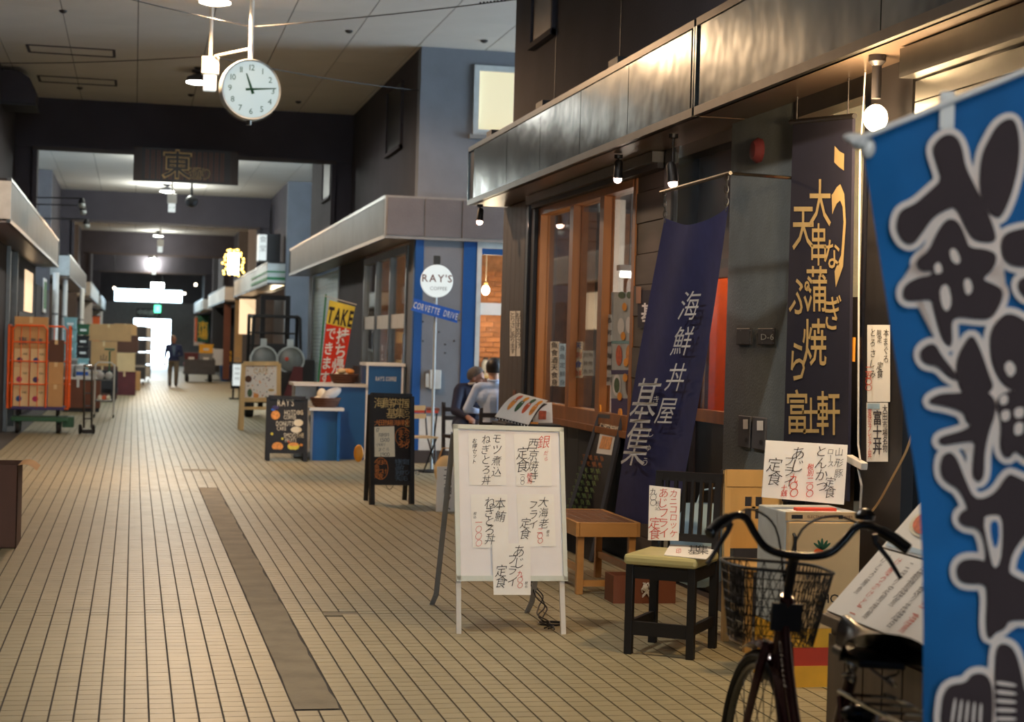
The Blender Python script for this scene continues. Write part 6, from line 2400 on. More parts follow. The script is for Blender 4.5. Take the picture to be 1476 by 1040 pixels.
point('shelf_light', (5.6, 27.2, 1.9), (1, .85, .65), 14, .1)

# ================================================================ PEOPLE
def capsule(mb, a, b, ra, rb, n=12):
    mb.tube([a, b], [ra, rb], n)
    mb.ell(a, (ra, ra, ra), n, 8)
    mb.ell(b, (rb, rb, rb), n, 8)


def hand_prims(mb, wrist, d, up):
    """palm and five curled fingers; d = pointing direction, up = back of the hand"""
    w_, d, up = Vector(wrist), Vector(d).normalized(), Vector(up)
    up = (up - d * up.dot(d)).normalized()
    s = d.cross(up)
    capsule(mb, w_, w_ + d * .06, .027, .03)
    mb.ell(w_ + d * .065, (.038, .038, .024), 10, 8)
    for k, (o_, l_) in enumerate(((-.03, .06), (-.01, .075), (.01, .072), (.03, .055))):
        a = w_ + d * .085 + s * o_
        b = a + d * l_ * .6 - up * .01
        c = b + d * l_ * .35 - up * .03
        capsule(mb, a, b, .0105, .0098, 8)
        capsule(mb, b, c, .0098, .0085, 8)
    a = w_ + d * .035 - s * .03
    b = a + d * .035 - s * .025 - up * .012
    capsule(mb, a, b, .013, .011, 8)
    capsule(mb, b, b + d * .025 - up * .01, .011, .0095, 8)


def head_prims(mb, c, f, tilt=(0, 0, 1), s=1.0):
    """skull, jaw, nose, ears around centre c, facing f"""
    c, f = Vector(c), Vector(f).normalized()
    u = Vector(tilt).normalized()
    f = (f - u * f.dot(u)).normalized()
    r = f.cross(u)
    M_ = Matrix((r, f, u)).transposed().to_4x4()
    def L_(x, y, z):
        return c + (r * x + f * y + u * z) * s
    mb.ell(L_(0, -.01, .03), (.074 * s, .093 * s, .088 * s), 16, 12, M_)
    mb.ell(L_(0, .025, -.045), (.056 * s, .066 * s, .07 * s), 14, 10, M_)
    mb.ell(L_(0, .045, -.085), (.034 * s, .035 * s, .028 * s), 10, 8, M_)
    mb.ell(L_(0, .098, -.018), (.013 * s, .02 * s, .024 * s), 8, 6, M_)
    mb.ell(L_(0, .085, .0), (.009 * s, .014 * s, .03 * s), 8, 6, M_)
    mb.ell(L_(0, .084, -.062), (.024 * s, .012 * s, .008 * s), 8, 6, M_)
    for k in (-1, 1):
        mb.ell(L_(k * .075, -.008, -.01), (.012 * s, .02 * s, .032 * s), 8, 6, M_)
        mb.ell(L_(k * .03, .072, .022), (.022 * s, .014 * s, .008 * s), 8, 6, M_)
    return L_, M_


def person(name, label, prims, mats, rule, base, voxel=.011):
    mb = MB()
    prims(mb)
    me = mb.mesh('body')
    o = bpy.data.objects.new('body', me)
    COL.objects.link(o)
    m1 = o.modifiers.new('r', 'REMESH')
    m1.mode = 'VOXEL'
    m1.voxel_size = voxel
    m2 = o.modifiers.new('s', 'SMOOTH')
    m2.iterations = 3
    m2.factor = .5
    bpy.context.view_layer.update()
    ev = o.evaluated_get(bpy.context.evaluated_depsgraph_get())
    me2 = bpy.data.meshes.new_from_object(ev)
    bpy.data.objects.remove(o)
    me2.materials.clear()
    for m_ in mats:
        me2.materials.append(MATS[m_])
    idx = [rule(p.center) for p in me2.polygons]
    me2.polygons.foreach_set('material_index', idx)
    me2.polygons.foreach_set('use_smooth', [True] * len(idx))
    t = thing(name, label, 'person', base)
    b = bpy.data.objects.new('body', me2)
    COL.objects.link(b)
    b.parent = t
    b.location = -Vector(base)
    return t


def hair_cap(t, L_, M_, mat, s=1.0, back=True):
    """short hair: a shell over the top, sides and back of the skull"""
    c = L_(0, -.014, .034)
    def f(u_, v_):
        a = u_ * 2 * PI
        fr = math.sin(a)                         # 1 = front
        lo = -.62 if fr < -.2 else (-.62 + (fr + .2) / 1.2 * 1.22)
        th = (1 - v_) * math.acos(max(-1, min(1, lo)))
        rr_ = Vector((math.sin(th) * math.cos(a) * .083, math.sin(th) * math.sin(a) * .103, math.cos(th) * .099)) * s
        return c + (M_.to_3x3() @ rr_) * (1 + .012 * math.sin(a * 9 + v_ * 14))
    q = MB().grid(f, 28, 12)
    return wb(q, 'hair', mat, t, smooth=True)


def eyes(t, L_, s=1.0):
    for k in (-1, 1):
        q = MB().ell(L_(k * .03, .083, .008), (.011 * s, .006 * s, .006 * s), 8, 6)
        wb(q, 'eye', 'ink', t)


# seated man in a pale blue shirt, seen from behind
H2 = AY(712, 533, 18.6)
bX = H2.x
head = {}
def pr(mb):
    capsule(mb, (bX - .07, 18.5, .66), (bX + .07, 18.5, .66), .125, .125)
    capsule(mb, (bX, 18.5, .68), (bX + .0, 18.55, .95), .135, .155)
    capsule(mb, (bX - .09, 18.56, 1.0), (bX + .09, 18.56, 1.0), .115, .115)
    capsule(mb, (bX - .15, 18.57, 1.1), (bX + .15, 18.57, 1.1), .07, .07)
    capsule(mb, (bX, 18.57, 1.12), (bX + .003, 18.6, 1.24), .062, .052)
    head['b'] = head_prims(mb, (bX + .003, 18.63, H2.z), (.15, 1, -.05))
    for s_, ex in ((-1, -.3), (1, .27)):
        sh = Vector((bX + s_ * .185, 18.57, 1.1))
        el = Vector((bX + ex, 18.55, .87))
        wr = Vector((bX + s_ * .12, 18.8, .84))
        capsule(mb, sh, el, .056, .046)
        capsule(mb, el, wr, .045, .03)
        hand_prims(mb, wr, (-s_ * .3, 1, 0), (0, 0, 1))
        hp = Vector((bX + s_ * .085, 18.52, .63))
        kn = Vector((bX + s_ * .1, 18.93, .62))
        an = Vector((bX + s_ * .1, 18.9, .09))
        capsule(mb, hp, kn, .09, .06)
        capsule(mb, kn, an, .058, .038)
        capsule(mb, an + Vector((0, -.02, -.04)), an + Vector((0, .16, -.055)), .038, .032)
def rl_(c):
    if c.z > 1.2:
        return 0
    if c.z < .12:
        return 3
    if c.z < .66 or (c.y > 18.68 and c.z < .72):
        return 2
    if c.y > 18.81 and c.z > .76:
        return 0
    return 1
tB = person('person', 'man in a pale blue shirt seated with his back turned, by the wooden post', pr, ('skin', 'shirt_blue', 'suit_navy', 'black'), rl_, (bX, 18.55, 0))
hair_cap(tB, *head['b'], 'hair', 1.06)
q = MB()
q.tube([(bX + .062 * math.cos(a_ * PI / 8), 18.595 + .058 * math.sin(a_ * PI / 8), 1.19 + .008 * math.sin(a_ * PI / 8)) for a_ in range(16)], .016, 6, closed=True)
wb(q, 'shirt_collar', 'shirt_blue', tB, smooth=True)

# seated man in a dark suit, face turned to the right
H1_ = AY(687, 545, 19.45)
aX = H1_.x
def pr(mb):
    capsule(mb, (aX - .14, 19.55, .66), (aX - .02, 19.6, .66), .12, .12)
    capsule(mb, (aX - .08, 19.56, .68), (aX - .07, 19.52, .95), .135, .15)
    capsule(mb, (aX - .13, 19.48, 1.0), (aX + .03, 19.56, 1.0), .115, .11)
    capsule(mb, (aX - .19, 19.44, 1.07), (aX + .08, 19.56, 1.08), .065, .065)
    capsule(mb, (aX - .04, 19.48, 1.08), (aX - .01, 19.46, 1.18), .06, .055)
    head['a'] = head_prims(mb, (aX, 19.45, H1_.z), (.85, -.5, -.12), (.12, 0, 1))
    sh, el, wr = Vector((aX - .21, 19.42, 1.05)), Vector((aX - .27, 19.3, .82)), Vector((aX - .16, 19.1, .76))
    capsule(mb, sh, el, .062, .052)
    capsule(mb, el, wr, .05, .036)
    hand_prims(mb, wr, (.25, -1, -.2), (0, 0, 1))
    sh, el, wr = Vector((aX + .1, 19.57, 1.06)), Vector((aX + .16, 19.42, .84)), Vector((aX + .26, 19.3, .84))
    capsule(mb, sh, el, .06, .05)
    capsule(mb, el, wr, .048, .036)
    hand_prims(mb, wr, (.9, -.3, 0), (0, 0, 1))
    for s_ in (-1, 1):
        hp = Vector((aX - .08 + s_ * .08, 19.5, .64))
        kn = Vector((aX - .12 + s_ * .11, 19.1, .62))
        an = Vector((aX - .12 + s_ * .11, 19.14, .09))
        capsule(mb, hp, kn, .09, .065)
        capsule(mb, kn, an, .062, .04)
        capsule(mb, an + Vector((0, .02, -.04)), an + Vector((0, -.16, -.055)), .038, .032)
def rl_(c):
    if c.z > 1.145 and c.x > aX - .12:
        return 0
    if c.z < .1:
        return 2
    if c.y < 19.08 and .66 < c.z < .84 and c.x < aX - .02:
        return 0
    if c.x > aX + .28 and c.z > .7:
        return 0
    return 1
tA = person('person', 'grey-haired man in a dark suit seated facing right, beside the blue shirt', pr, ('skin_dark', 'suit_navy', 'black'), rl_, (aX - .08, 19.5, 0))
hair_cap(tA, *head['a'], 'hair_grey', 1.03)
eyes(tA, head['a'][0])
q = MB()
q.tube([(aX - .025 + .066 * math.cos(a_ * PI / 8), 19.47 + .064 * math.sin(a_ * PI / 8), 1.135 + .012 * math.cos(a_ * PI / 8)) for a_ in range(16)], .014, 6, closed=True)
wb(q, 'shirt_collar', 'white', tA, smooth=True)

# seats and table for the two men
def slat_chair(loc, rz_, label):
    t = thing('cafe_chair', label, 'chair', loc, rz_)
    for sx_ in (-1, 1):
        bx(sx_ * .2 - .018, sx_ * .2 + .018, .16, .196, 0, .52).build('leg', 'dark_brown', t)
        MB().bar((sx_ * .2, -.18, 0), (sx_ * .2, -.23, .9), .036).build('back_leg', 'dark_brown', t)
        bx(sx_ * .2 - .012, sx_ * .2 + .012, -.17, .17, .2, .24).build('stretcher', 'dark_brown', t)
    bx(-.22, .22, -.2, .2, .5, .535).build('seat', 'dark_brown', t)
    for z in (.72, .82):
        MB().bar((-.2, -.21, z), (.2, -.21, z), .025, .05).build('back_rail', 'dark_brown', t)
    return t
slat_chair((bX, 18.48, 0), 0, 'dark slat-back chair under the man in the pale blue shirt')
slat_chair((aX - .08, 19.58, 0), R(190), 'dark chair under the man in the dark suit')
t = thing('cafe_table', 'dark café table between the two seated men', 'table', (bX + .45, 19.35, 0))
MB().lathe([(.32, .76), (.33, .775), (.32, .79)], 28).build('table_top', 'dark_brown', t)
MB().lathe([(.03, .03), (.03, .76)], 14).build('pedestal', 'dark_metal', t)
MB().lathe([(.22, 0), (.22, .02), (.04, .04)], 20).build('foot', 'dark_metal', t)
t = thing('shoulder_bag', 'beige shoulder bag on the floor by the suited man', 'bag', (aX - .42, 18.95, 0))
MB().ell((0, 0, .17), (.13, .08, .17), 16, 12).build('bag_body', 'card_pale', t, smooth=True)
MB().tube([(-.08, 0, .3), (-.04, 0, .42), (.04, 0, .42), (.08, 0, .3)], .01, 6).build('strap', 'card', t, smooth=True)

# man walking towards the camera far down the arcade
mp = G(249, 557)
MXp, MYp = mp.x, mp.y
def pr(mb):
    z = 0
    capsule(mb, (MXp - .06, MYp, .86), (MXp + .06, MYp, .86), .13, .13)
    capsule(mb, (MXp, MYp, .9), (MXp, MYp, 1.12), .14, .16)
    capsule(mb, (MXp - .1, MYp, 1.2), (MXp + .1, MYp, 1.2), .115, .115)
    capsule(mb, (MXp - .16, MYp, 1.3), (MXp + .16, MYp, 1.3), .07, .07)
    capsule(mb, (MXp, MYp, 1.32), (MXp, MYp - .01, 1.42), .06, .052)
    head['m'] = head_prims(mb, (MXp, MYp - .03, 1.52), (0, -1, -.05))
    for s_, k in ((-1, .12), (1, -.1)):
        sh, el = Vector((MXp + s_ * .2, MYp, 1.3)), Vector((MXp + s_ * .26, MYp + k * .4, 1.03))
        wr = el + Vector((s_ * .01 if s_ < 0 else -.1, -.1 - k * .3, -.22 if s_ < 0 else -.03))
        capsule(mb, sh, el, .062, .05)
        capsule(mb, el, wr, .048, .034)
        hand_prims(mb, wr, wr - el, (0, -1, 0))
        hp = Vector((MXp + s_ * .09, MYp, .86))
        kn = Vector((MXp + s_ * .1, MYp - s_ * .1, .47))
        an = Vector((MXp + s_ * .1, MYp + s_ * .1 * .6, .09))
        capsule(mb, hp, kn, .098, .072)
        capsule(mb, kn, an, .072, .06)
        capsule(mb, an + Vector((0, .03, -.045)), an + Vector((0, -.17, -.055)), .04, .032)
def rl_(c):
    if c.z > 1.39:
        return 0
    if c.z < .1:
        return 3
    if abs(c.x - MXp) > .2 and c.z < .83:
        return 0
    if c.z < .84 and abs(c.x - MXp) < .22:
        return 2
    if c.y < MYp - .06 and abs(c.x - MXp) < .05 * (c.z - .9) / .4 + .01 and c.z > 1.0:
        return 4
    return 1
tM = person('person', 'man in a navy jacket and khaki trousers walking towards us down the arcade', pr, ('skin_dark', 'jacket_navy', 'trouser_khaki', 'black', 'chalk_blue'), rl_, (MXp, MYp, 0), .014)
hair_cap(tM, *head['m'], 'hair_grey', 1.0)
eyes(tM, head['m'][0])

# ================================================================ BOXES AND TROLLEYS, LEFT
def carton(name, label, loc, size, mat='card', rz_=0, open_=False, group=None, mark=None):
    w_, d_, h_ = size
    t = thing(name, label, 'carton', loc, rz_, group)
    if open_:
        q = MB()
        q.box(-w_ / 2, w_ / 2, -d_ / 2, -d_ / 2 + .006, 0, h_).box(-w_ / 2, w_ / 2, d_ / 2 - .006, d_ / 2, 0, h_)
        q.box(-w_ / 2, -w_ / 2 + .006, -d_ / 2, d_ / 2, 0, h_).box(w_ / 2 - .006, w_ / 2, -d_ / 2, d_ / 2, 0, h_)
        q.box(-w_ / 2, w_ / 2, -d_ / 2, d_ / 2, 0, .006)
        q.build('carton_body', mat, t)
        for s_ in (-1, 1):
            q = MB().grid(lambda a, b: (s_ * (w_ / 2 + b * .13 * (1 if s_ > 0 else .35)), (a - .5) * d_, h_ + .02 * math.sin(b * 2.4) - .05 * b * b + (0 if s_ > 0 else .3 * b)), 4, 6)
            q.build('flap', 'card', t, smooth=True)
    else:
        MB().box(-w_ / 2, w_ / 2, -d_ / 2, d_ / 2, 0, h_).build('carton_body', mat, t, bevel=.004)
        q = MB()
        q.box(-.025, .025, -d_ / 2 - .0015, d_ / 2 + .0015, h_ * .8, h_ + .0015)
        q.build('tape', 'card_pale', t)
    if mark:
        q = MB()
        htext(q, mark, 0, h_ * .35, min(w_ * .22, h_ * .4), -d_ / 2 - .004, center=True, off=.01)
        q.build('print', 'ink', t, flat=True)
    return t


c = G(23, 790)
carton('open_carton', 'open cardboard box coloured dark for shade at the left edge of the near tiles', (c.x - .46, c.y + .28, 0), (.92, .55, .6), 'card_dark_shaded', 0, True)

# orange cage trolley on a green dolly
cg = G(12, 626)
CX0, CYc = cg.x, 28.15
gd = thing('green_dolly', 'flat green platform dolly carrying the orange cage trolley', 'dolly', (CX0, CYc, 0))
bx(0, .86, 0, .7, .19, .26).build('deck', 'green_dark', gd, bevel=.01)
bx(.78, .95, .1, .6, .1, .26).build('hitch_end', 'green_dark', gd)
for x in (.1, .72):
    for y in (.1, .6):
        MB().lathe([(.08, -.03), (.09, -.015), (.09, .015), (.08, .03)], 16, (x, y, .09), Matrix.Rotation(R(90), 4, 'Y')).build('caster', 'rubber', gd, smooth=True)
        bx(x - .035, x + .035, y - .03, y + .03, .1, .19).build('caster_fork', 'green_dark', gd)
cgz = .27
ct = thing('cage_trolley', 'orange steel cage trolley with a blue base loaded with cartons', 'trolley', (CX0, CYc, cgz))
bx(.0, .8, .02, .68, .1, .15).build('base_deck', 'purple', ct, bevel=.01)
for x in (.1, .7):
    for y in (.12, .58):
        MB().lathe([(.045, -.02), (.05, 0), (.045, .02)], 12, (x, y, .05), Matrix.Rotation(R(90), 4, 'Y')).build('caster', 'rubber', ct)
Hc = 1.42
def cage_frame(pts_post, name, z0=.12):
    pass
for (x0, x1, y, nm) in ((.0, .52, .03, 'front_gate'), (.0, .8, .67, 'back_gate')):
    q = MB()
    q.tube([(x0, y, .14), (x0, y, Hc - .06), (x0 + .05, y, Hc), (x1 - .05, y, Hc), (x1, y, Hc - .06), (x1, y, .14)], .016, 8)
    for z in (.5, .86, 1.16):
        q.tube([(x0, y, z), (x1, y, z)], .012, 6)
    n_b = 3
    for k in range(1, n_b + 1):
        x = x0 + (x1 - x0) * k / (n_b + 1)
        q.tube([(x, y, .14), (x, y, Hc)], .006, 6)
    q.build(nm, 'orange', ct, smooth=True)
for (x, nm) in ((-.06, 'side_gate'), (.86, 'side_gate')):
    q = MB()
    q.tube([(x, .03, .12), (x, .03, Hc - .04), (x, .08, Hc), (x, .62, Hc), (x, .67, Hc - .04), (x, .67, .12)], .016, 8)
    for z in (.5, .86):
        q.tube([(x, .03, z), (x, .67, z)], .012, 6)
    q.tube([(x, .35, .12), (x, .35, Hc)], .006, 6)
    q.build(nm, 'orange', ct, smooth=True)
    bx(min(x, .8 if x > 0 else 0), max(x, .8 if x > 0 else 0), .3, .36, .1, .13).build('gate_hinge', 'orange', ct)
pos = {0: 'left', 1: 'right'}
for r in range(3):
    for k in range(2):
        t = carton('fruit_carton', 'pale carton, %s row, %s side, inside the orange cage trolley' % (('bottom', 'second', 'third')[r], pos[k]), (CX0 + .14 + k * .25, CYc + .24, cgz + .151 + r * .302), (.235, .34, .3), 'card_pale', 0, False, 'cartons in the orange cage trolley')
        MB().lathe([(.045, 0), (.045, .003)], 16, M=Matrix.Rotation(R(90), 4, 'X')).build('printed_dot', ('blue_paint', 'magenta', 'purple')[(r + k) % 3], t, loc=(-.03, -.171, .12))
        q = MB()
        htext(q, 'AB1', .05, .22, .035, -.173, center=True)
        q.build('print', 'ink', t, flat=True)
t = carton('apple_carton', 'large brown carton with dark crest printing atop the orange cage load', (CX0 + .27, CYc + .25, cgz + 1.058), (.5, .36, .5), 'card')
for (x, z, s_) in ((-.12, .12, .1), (.04, .12, .07), (.14, .12, .07)):
    q = MB()
    put(q, '東' if x < 0 else rnd.choice('青果'), x, z, s_, -.184, off=.02)
    q.build('print', 'grey_dark', t, flat=True)
for k in range(3):
    carton('tall_carton', ('bottom', 'middle', 'top')[k] + ' brown carton stacked at the right end of the orange cage', (CX0 + .66, CYc + .3, cgz + .151 + k * .352), (.22, .4, .35), 'card' if k < 2 else 'card_dark_shaded', 0, False, 'cartons in the orange cage trolley')
# grey hand truck leaning beside it
ht = thing('hand_truck', 'grey folding hand truck standing at the end of the green dolly', 'hand truck', (CX0 + 1.16, CYc + .05, 0), R(10))
for s_ in (-1, 1):
    MB().tube([(s_ * .06, -.1, .1), (s_ * .06, -.02, .7), (s_ * .06, .02, 1.05)], .016, 8).build('side_rail', 'steel_dull', ht, smooth=True)
for z in (.25, .45, .65, .85):
    MB().tube([(-.06, -.08 + z * .1, z), (.06, -.08 + z * .1, z)], .01, 6).build('rung', 'grey_dark', ht)
bx(-.08, .08, -.16, -.06, .02, .08).build('toe_plate', 'dark_metal', ht)
for s_ in (-1, 1):
    MB().lathe([(.07, -.02), (.08, 0), (.07, .02)], 14, (s_ * .1, .0, .08), Matrix.Rotation(R(90), 4, 'Y')).build('wheel', 'rubber', ht)
MB().ell((0, .03, 1.08), (.08, .03, .03), 10, 6).build('handle_grip', 'chrome', ht, smooth=True)

# brown stall table with goods
sx0 = G(88, 594)
st_ = thing('stall_table', 'brown panelled stall table with a white top on the left side', 'table', (sx0.x, 36.5, 0))
WS = .75
bx(0, WS, 0, .8, .08, .66).build('front_panel', 'brown_panel', st_)
bx(.02, WS - .02, .02, .78, 0, .08).build('plinth', 'black', st_)
bx(-.02, WS + .03, -.03, .83, .66, .7).build('table_top', 'white', st_)
bx(.28, .33, -.035, -.03, .5, .68).build('price_flag', 'white', st_)
zt3 = .702
def goods(name, label, cat, x, y, fn_):
    t = thing(name, label, cat, (sx0.x + x, 36.5 + y, zt3))
    fn_(t)
    return t
def tissue(t):
    bx(-.12, .12, -.06, .06, 0, .16).build('carton_body', 'white', t)
    bx(-.121, .121, -.0615, .0615, .04, .12).build('blue_band', 'sign_blue', t)
goods('tissue_box', 'white and blue packet on the brown stall table', 'packet', .38, .05, tissue)
def tub(t):
    MB().lathe([(.09, 0), (.11, .2), (.115, .22), (.1, .24)], 16).build('tub_body', 'plastic_clear', t, smooth=True)
    MB().lathe([(.118, .22), (.118, .25), (.02, .26)], 16).build('lid', 'white', t)
goods('plastic_tub', 'tall clear tub behind the blue packet on the stall table', 'tub', .32, .35, tub)
goods('plastic_tub', 'short clear tub at the left end of the stall table', 'tub', .1, .2, tub)
def binb(t):
    bx(-.12, .12, -.1, .1, 0, .34).build('bin_body', 'grey', t, bevel=.01)
    bx(-.13, .13, -.11, .11, .34, .38).build('lid', 'grey_pale', t)
    bx(-.06, .06, -.104, -.1, .1, .22).build('label_plate', 'white', t)
goods('lidded_bin', 'grey lidded bin on the far left of the stall table', 'bin', .14, .55, binb)
def trays(t):
    for k in range(4):
        MB().box(-.16, .16, -.1, .1, .04 * k, .04 * k + .03, Matrix.Rotation(R(-8 + 6 * k), 4, 'Z')).build('tray', ('white', 'grey_pale', 'paper_warm', 'plastic_clear')[k], t)
goods('tray_stack', 'stack of white foam trays on the right of the stall table', 'trays', .6, .3, trays)
# wire cart
wx = G(134, 604)
t = thing('wire_cart', 'slim wheeled wire cart with shelves of wrapped goods by the stall table', 'cart', (wx.x, 33.9, 0))
for x in (0, .36):
    for y in (0, .5):
        MB().tube([(x, y, .07), (x, y, 1.02)], .014, 8).build('post', 'white_dirty', t)
        MB().lathe([(.03, -.012), (.035, 0), (.03, .012)], 10, (x, y, .035), Matrix.Rotation(R(90), 4, 'Y')).build('caster', 'rubber', t)
for z in (.32, .72):
    q = MB()
    q.tube([(0, 0, z), (.36, 0, z), (.36, .5, z), (0, .5, z)], .01, 6, closed=True)
    for k in range(1, 8):
        q.tube([(.045 * k, 0, z), (.045 * k, .5, z)], .004, 4)
    q.build('wire_shelf', 'steel_dull', t)
MB().tube([(0, 0, 1.0), (.06, 0, 1.06), (.3, 0, 1.06), (.36, 0, 1.0)], .012, 6).build('push_bar', 'white_dirty', t, smooth=True)
for k in range(6):
    tt_ = thing('wrapped_pack', ('first', 'second', 'third', 'fourth', 'fifth', 'sixth')[k] + ' wrapped pack, front to back, on the wire cart upper shelf', 'packet', (wx.x + .1 + .16 * (k % 2), 33.98 + .17 * (k // 2), .735), 0, 'wrapped packs on the wire cart')
    MB().ell((0, 0, .07), (.075, .07, .07), 12, 8).build('pack_film', 'plastic_clear', tt_, smooth=True)
    bx(-.03, .03, -.03, .03, .06, .13).build('pack_filling', ('food_red', 'white')[k % 2], tt_)
for k in range(3):
    tt_ = thing('fruit_pack', ('front', 'middle', 'rear')[k] + ' red and white fruit pack on the wire cart lower shelf', 'fruit', (wx.x + .18, 33.98 + .17 * k, .335), 0, 'fruit packs on the wire cart')
    for a_ in (-1, 0, 1):
        MB().ell((a_ * .08, 0, .045), (.045, .045, .045), 10, 8).build('fruit', ('food_red', 'paper_warm')[a_ % 2], tt_, smooth=True)
    bx(-.14, .14, -.06, .06, 0, .01).build('tray', 'white', tt_)

# stacked plastic bins beyond the stall
def bin_stack(px, py_base, Y, n, w_, h_, mats, desc):
    p_ = AY(px, 480, Y)
    for k in range(n):
        t = thing('storage_bin', '%s bin, level %s up, %s' % ({'teal_bin': 'teal', 'black': 'black', 'green_dark': 'green'}[mats[k]], ('one', 'two', 'three', 'four', 'five', 'six', 'seven')[k], desc), 'bin', (p_.x, Y, .001 + k * (h_ + .012)), 0, desc)
        MB().box(-w_ / 2, w_ / 2, 0, .5, 0, h_).build('bin_body', mats[k], t, bevel=.015)
        bx(-w_ / 2 - .015, w_ / 2 + .015, -.015, .515, h_ - .05, h_).build('rim', mats[k], t)
        bx(-.07, .07, -.02, -.001, h_ * .35, h_ * .55).build('bin_label', 'white', t)
bin_stack(101, 0, 40.5, 7, .265, .27, ['teal_bin'] * 7, 'teal stack behind the stall table')
bin_stack(120, 0, 41.0, 7, .245, .25, ['teal_bin'] * 4 + ['black', 'black', 'green_dark'], 'mixed stack next to the teal stack')

# cartons stacked deeper on the left
spec = [
    (148, 44.5, .0, (.75, .7, .8), 'card_dark_shaded', 'lowest dark carton of the big stack on the left'),
    (150, 44.5, .81, (.62, .6, .62), 'card', 'upright brown carton with dark printing in the big left stack'),
    (156, 44.5, 1.44, (1.1, .7, .42), 'card', 'wide brown carton crowning the big left stack'),
    (180, 47.5, .0, (.6, .6, .62), 'maroon', 'dark red crate at the foot of the left stack'),
    (180, 47.5, .63, (.55, .6, .5), 'card_pale', 'pale carton on the dark red crate'),
    (180, 47.5, 1.14, (.7, .6, .45), 'card_dark_shaded', 'brown carton above the pale one beside the bright doorway'),
    (180, 47.5, 1.6, (.6, .6, .3), 'card', 'small carton on top of the right pile of the left stack'),
    (191, 52.0, .0, (.5, .6, .55), 'card', 'low carton on the trolley nearest the bright doorway'),
]
for px, Y, z, sz, mt, lb in spec:
    p_ = AY(px, 500, Y)
    carton('goods_carton', lb, (p_.x, Y + sz[1] / 2, z + .002), sz, mt, rnd.uniform(-.05, .05), False, 'cartons stacked along the left side', mark='山' if mt == 'card' and z < 1 else None)
t = thing('pallet_jack', 'dark pallet truck wheel and frame in front of the left carton stack', 'pallet truck', tuple(AY(163, 560, 42.5).xy) + (0,))
MB().lathe([(.12, -.06), (.15, -.04), (.15, .04), (.12, .06)], 18, (0, 0, .15), Matrix.Rotation(R(90), 4, 'Y')).build('wheel', 'rubber', t, smooth=True)
bx(-.5, .1, .1, 1.2, .2, .3).build('fork_deck', 'dark_metal', t)
bx(-.45, .1, .0, .12, .3, .75).build('mast_block', 'black', t)
MB().tube([(-.1, -.02, .7), (-.1, -.1, 1.2), (.02, -.1, 1.25), (-.22, -.1, 1.25)], .02, 6).build('tiller', 'green_dark', t)
for (px, Y, h_, lb) in ((204, 62, 2.0, 'tall grey mesh cage standing left of the bright doorway'), (196, 58, 1.9, 'dark grey mesh cage beside the left cartons')):
    p_ = AY(px, 500, Y)
    t = thing('mesh_cage', lb, 'cage', (p_.x, Y, 0), 0, 'mesh cages by the far doorway')
    q = MB()
    for (x, y) in ((-.32, 0), (.32, 0), (.32, .6), (-.32, .6)):
        q.tube([(x, y, .12), (x, y, h_)], .018, 6)
    for z in (.2, .65, 1.1, 1.55, h_):
        q.tube([(-.32, 0, z), (.32, 0, z), (.32, .6, z), (-.32, .6, z)], .014, 6, closed=True)
    q.build('cage_frame', 'grey', t)
    for z in (.2, .65, 1.1, 1.55):
        bx(-.3, .3, .03, .57, z, z + .38).build('packed_load', 'grey_pale' if Y > 60 else 'grey_dark', t)
    for x in (-.26, .26):
        MB().lathe([(.05, -.02), (.06, 0), (.05, .02)], 10, (x, .1, .06), Matrix.Rotation(R(90), 4, 'Y')).build('caster', 'rubber', t)

# dark duct unit high on the left wall
a, b = AY(8, 150, 26.5), AY(52, 103, 26.5)
t = thing('duct_unit', 'dark rounded duct unit high on the left wall', 'duct', (XL + .001, 26.5, a.z))
wd_, hd_ = b.x - XL, b.z - a.z
MB().prism([(0, .04), (wd_, .04), (wd_, hd_ * .45), (wd_ * .82, hd_ * .8), (wd_ * .5, hd_), (0, hd_)], 0, .9).build('housing', 'concrete_dark', t)
bx(0, wd_ + .01, -.01, .91, 0, .04).build('lower_lip', 'dark_metal', t)
# fittings on the left fronts
def left_spot(px, py, Y, label):
    p_ = AY(px, py, Y)
    t = thing('track_spotlight', label, 'spotlight', (XL, Y, p_.z + .06), 0, 'globe spotlights on arms from the left wall')
    MB().tube([(0, 0, 0), (p_.x - XL, 0, .02)], .012, 6).build('arm', 'dark_metal', t)
    MB().lathe([(.03, 0), (.06, -.06), (.06, -.11)], 12, (p_.x - XL, 0, .03)).build('hood', 'black', t, smooth=True)
    MB().ell((p_.x - XL, 0, -.1), (.065, .065, .065), 12, 8).build('globe', 'grey_pale', t, smooth=True)
left_spot(118, 292, 33.0, 'uppermost globe spotlight on an arm at upper left')
left_spot(120, 302, 33.6, 'middle globe spotlight on an arm at upper left')
left_spot(125, 322, 34.2, 'lowest globe spotlight on an arm at upper left')
t = thing('green_poster', 'small green framed poster on the left shop front', 'poster', (XL + .022, 40.0, 2.05))
wallbox('wall_left', XL - .2, XL, 37.2, 42.7, 0, 2.6, 'concrete_dark')
bx(0, .02, -.6, .6, 0, .75).build('frame', 'white', t)
bx(.02, .025, -.5, .5, .08, .68).build('print', 'green', t)
for k, (px, Y) in enumerate(((80, 39.5), (93, 44.5), (118, 52))):
    p_ = AY(px, 430, Y)
    t = thing('white_post', ('near', 'middle', 'far')[k] + ' white downpipe on the left shop fronts', 'pipe', (p_.x, Y, 0), 0, 'white downpipes on the left')
    MB().tube([(0, 0, 0), (0, 0, 2.93)], .07, 12).build('pipe', 'white', t, smooth=True)
    for z in (.6, 2.0):
        MB().lathe([(.085, 0), (.085, .04)], 12, (0, 0, z)).build('pipe_clip', 'grey', t)

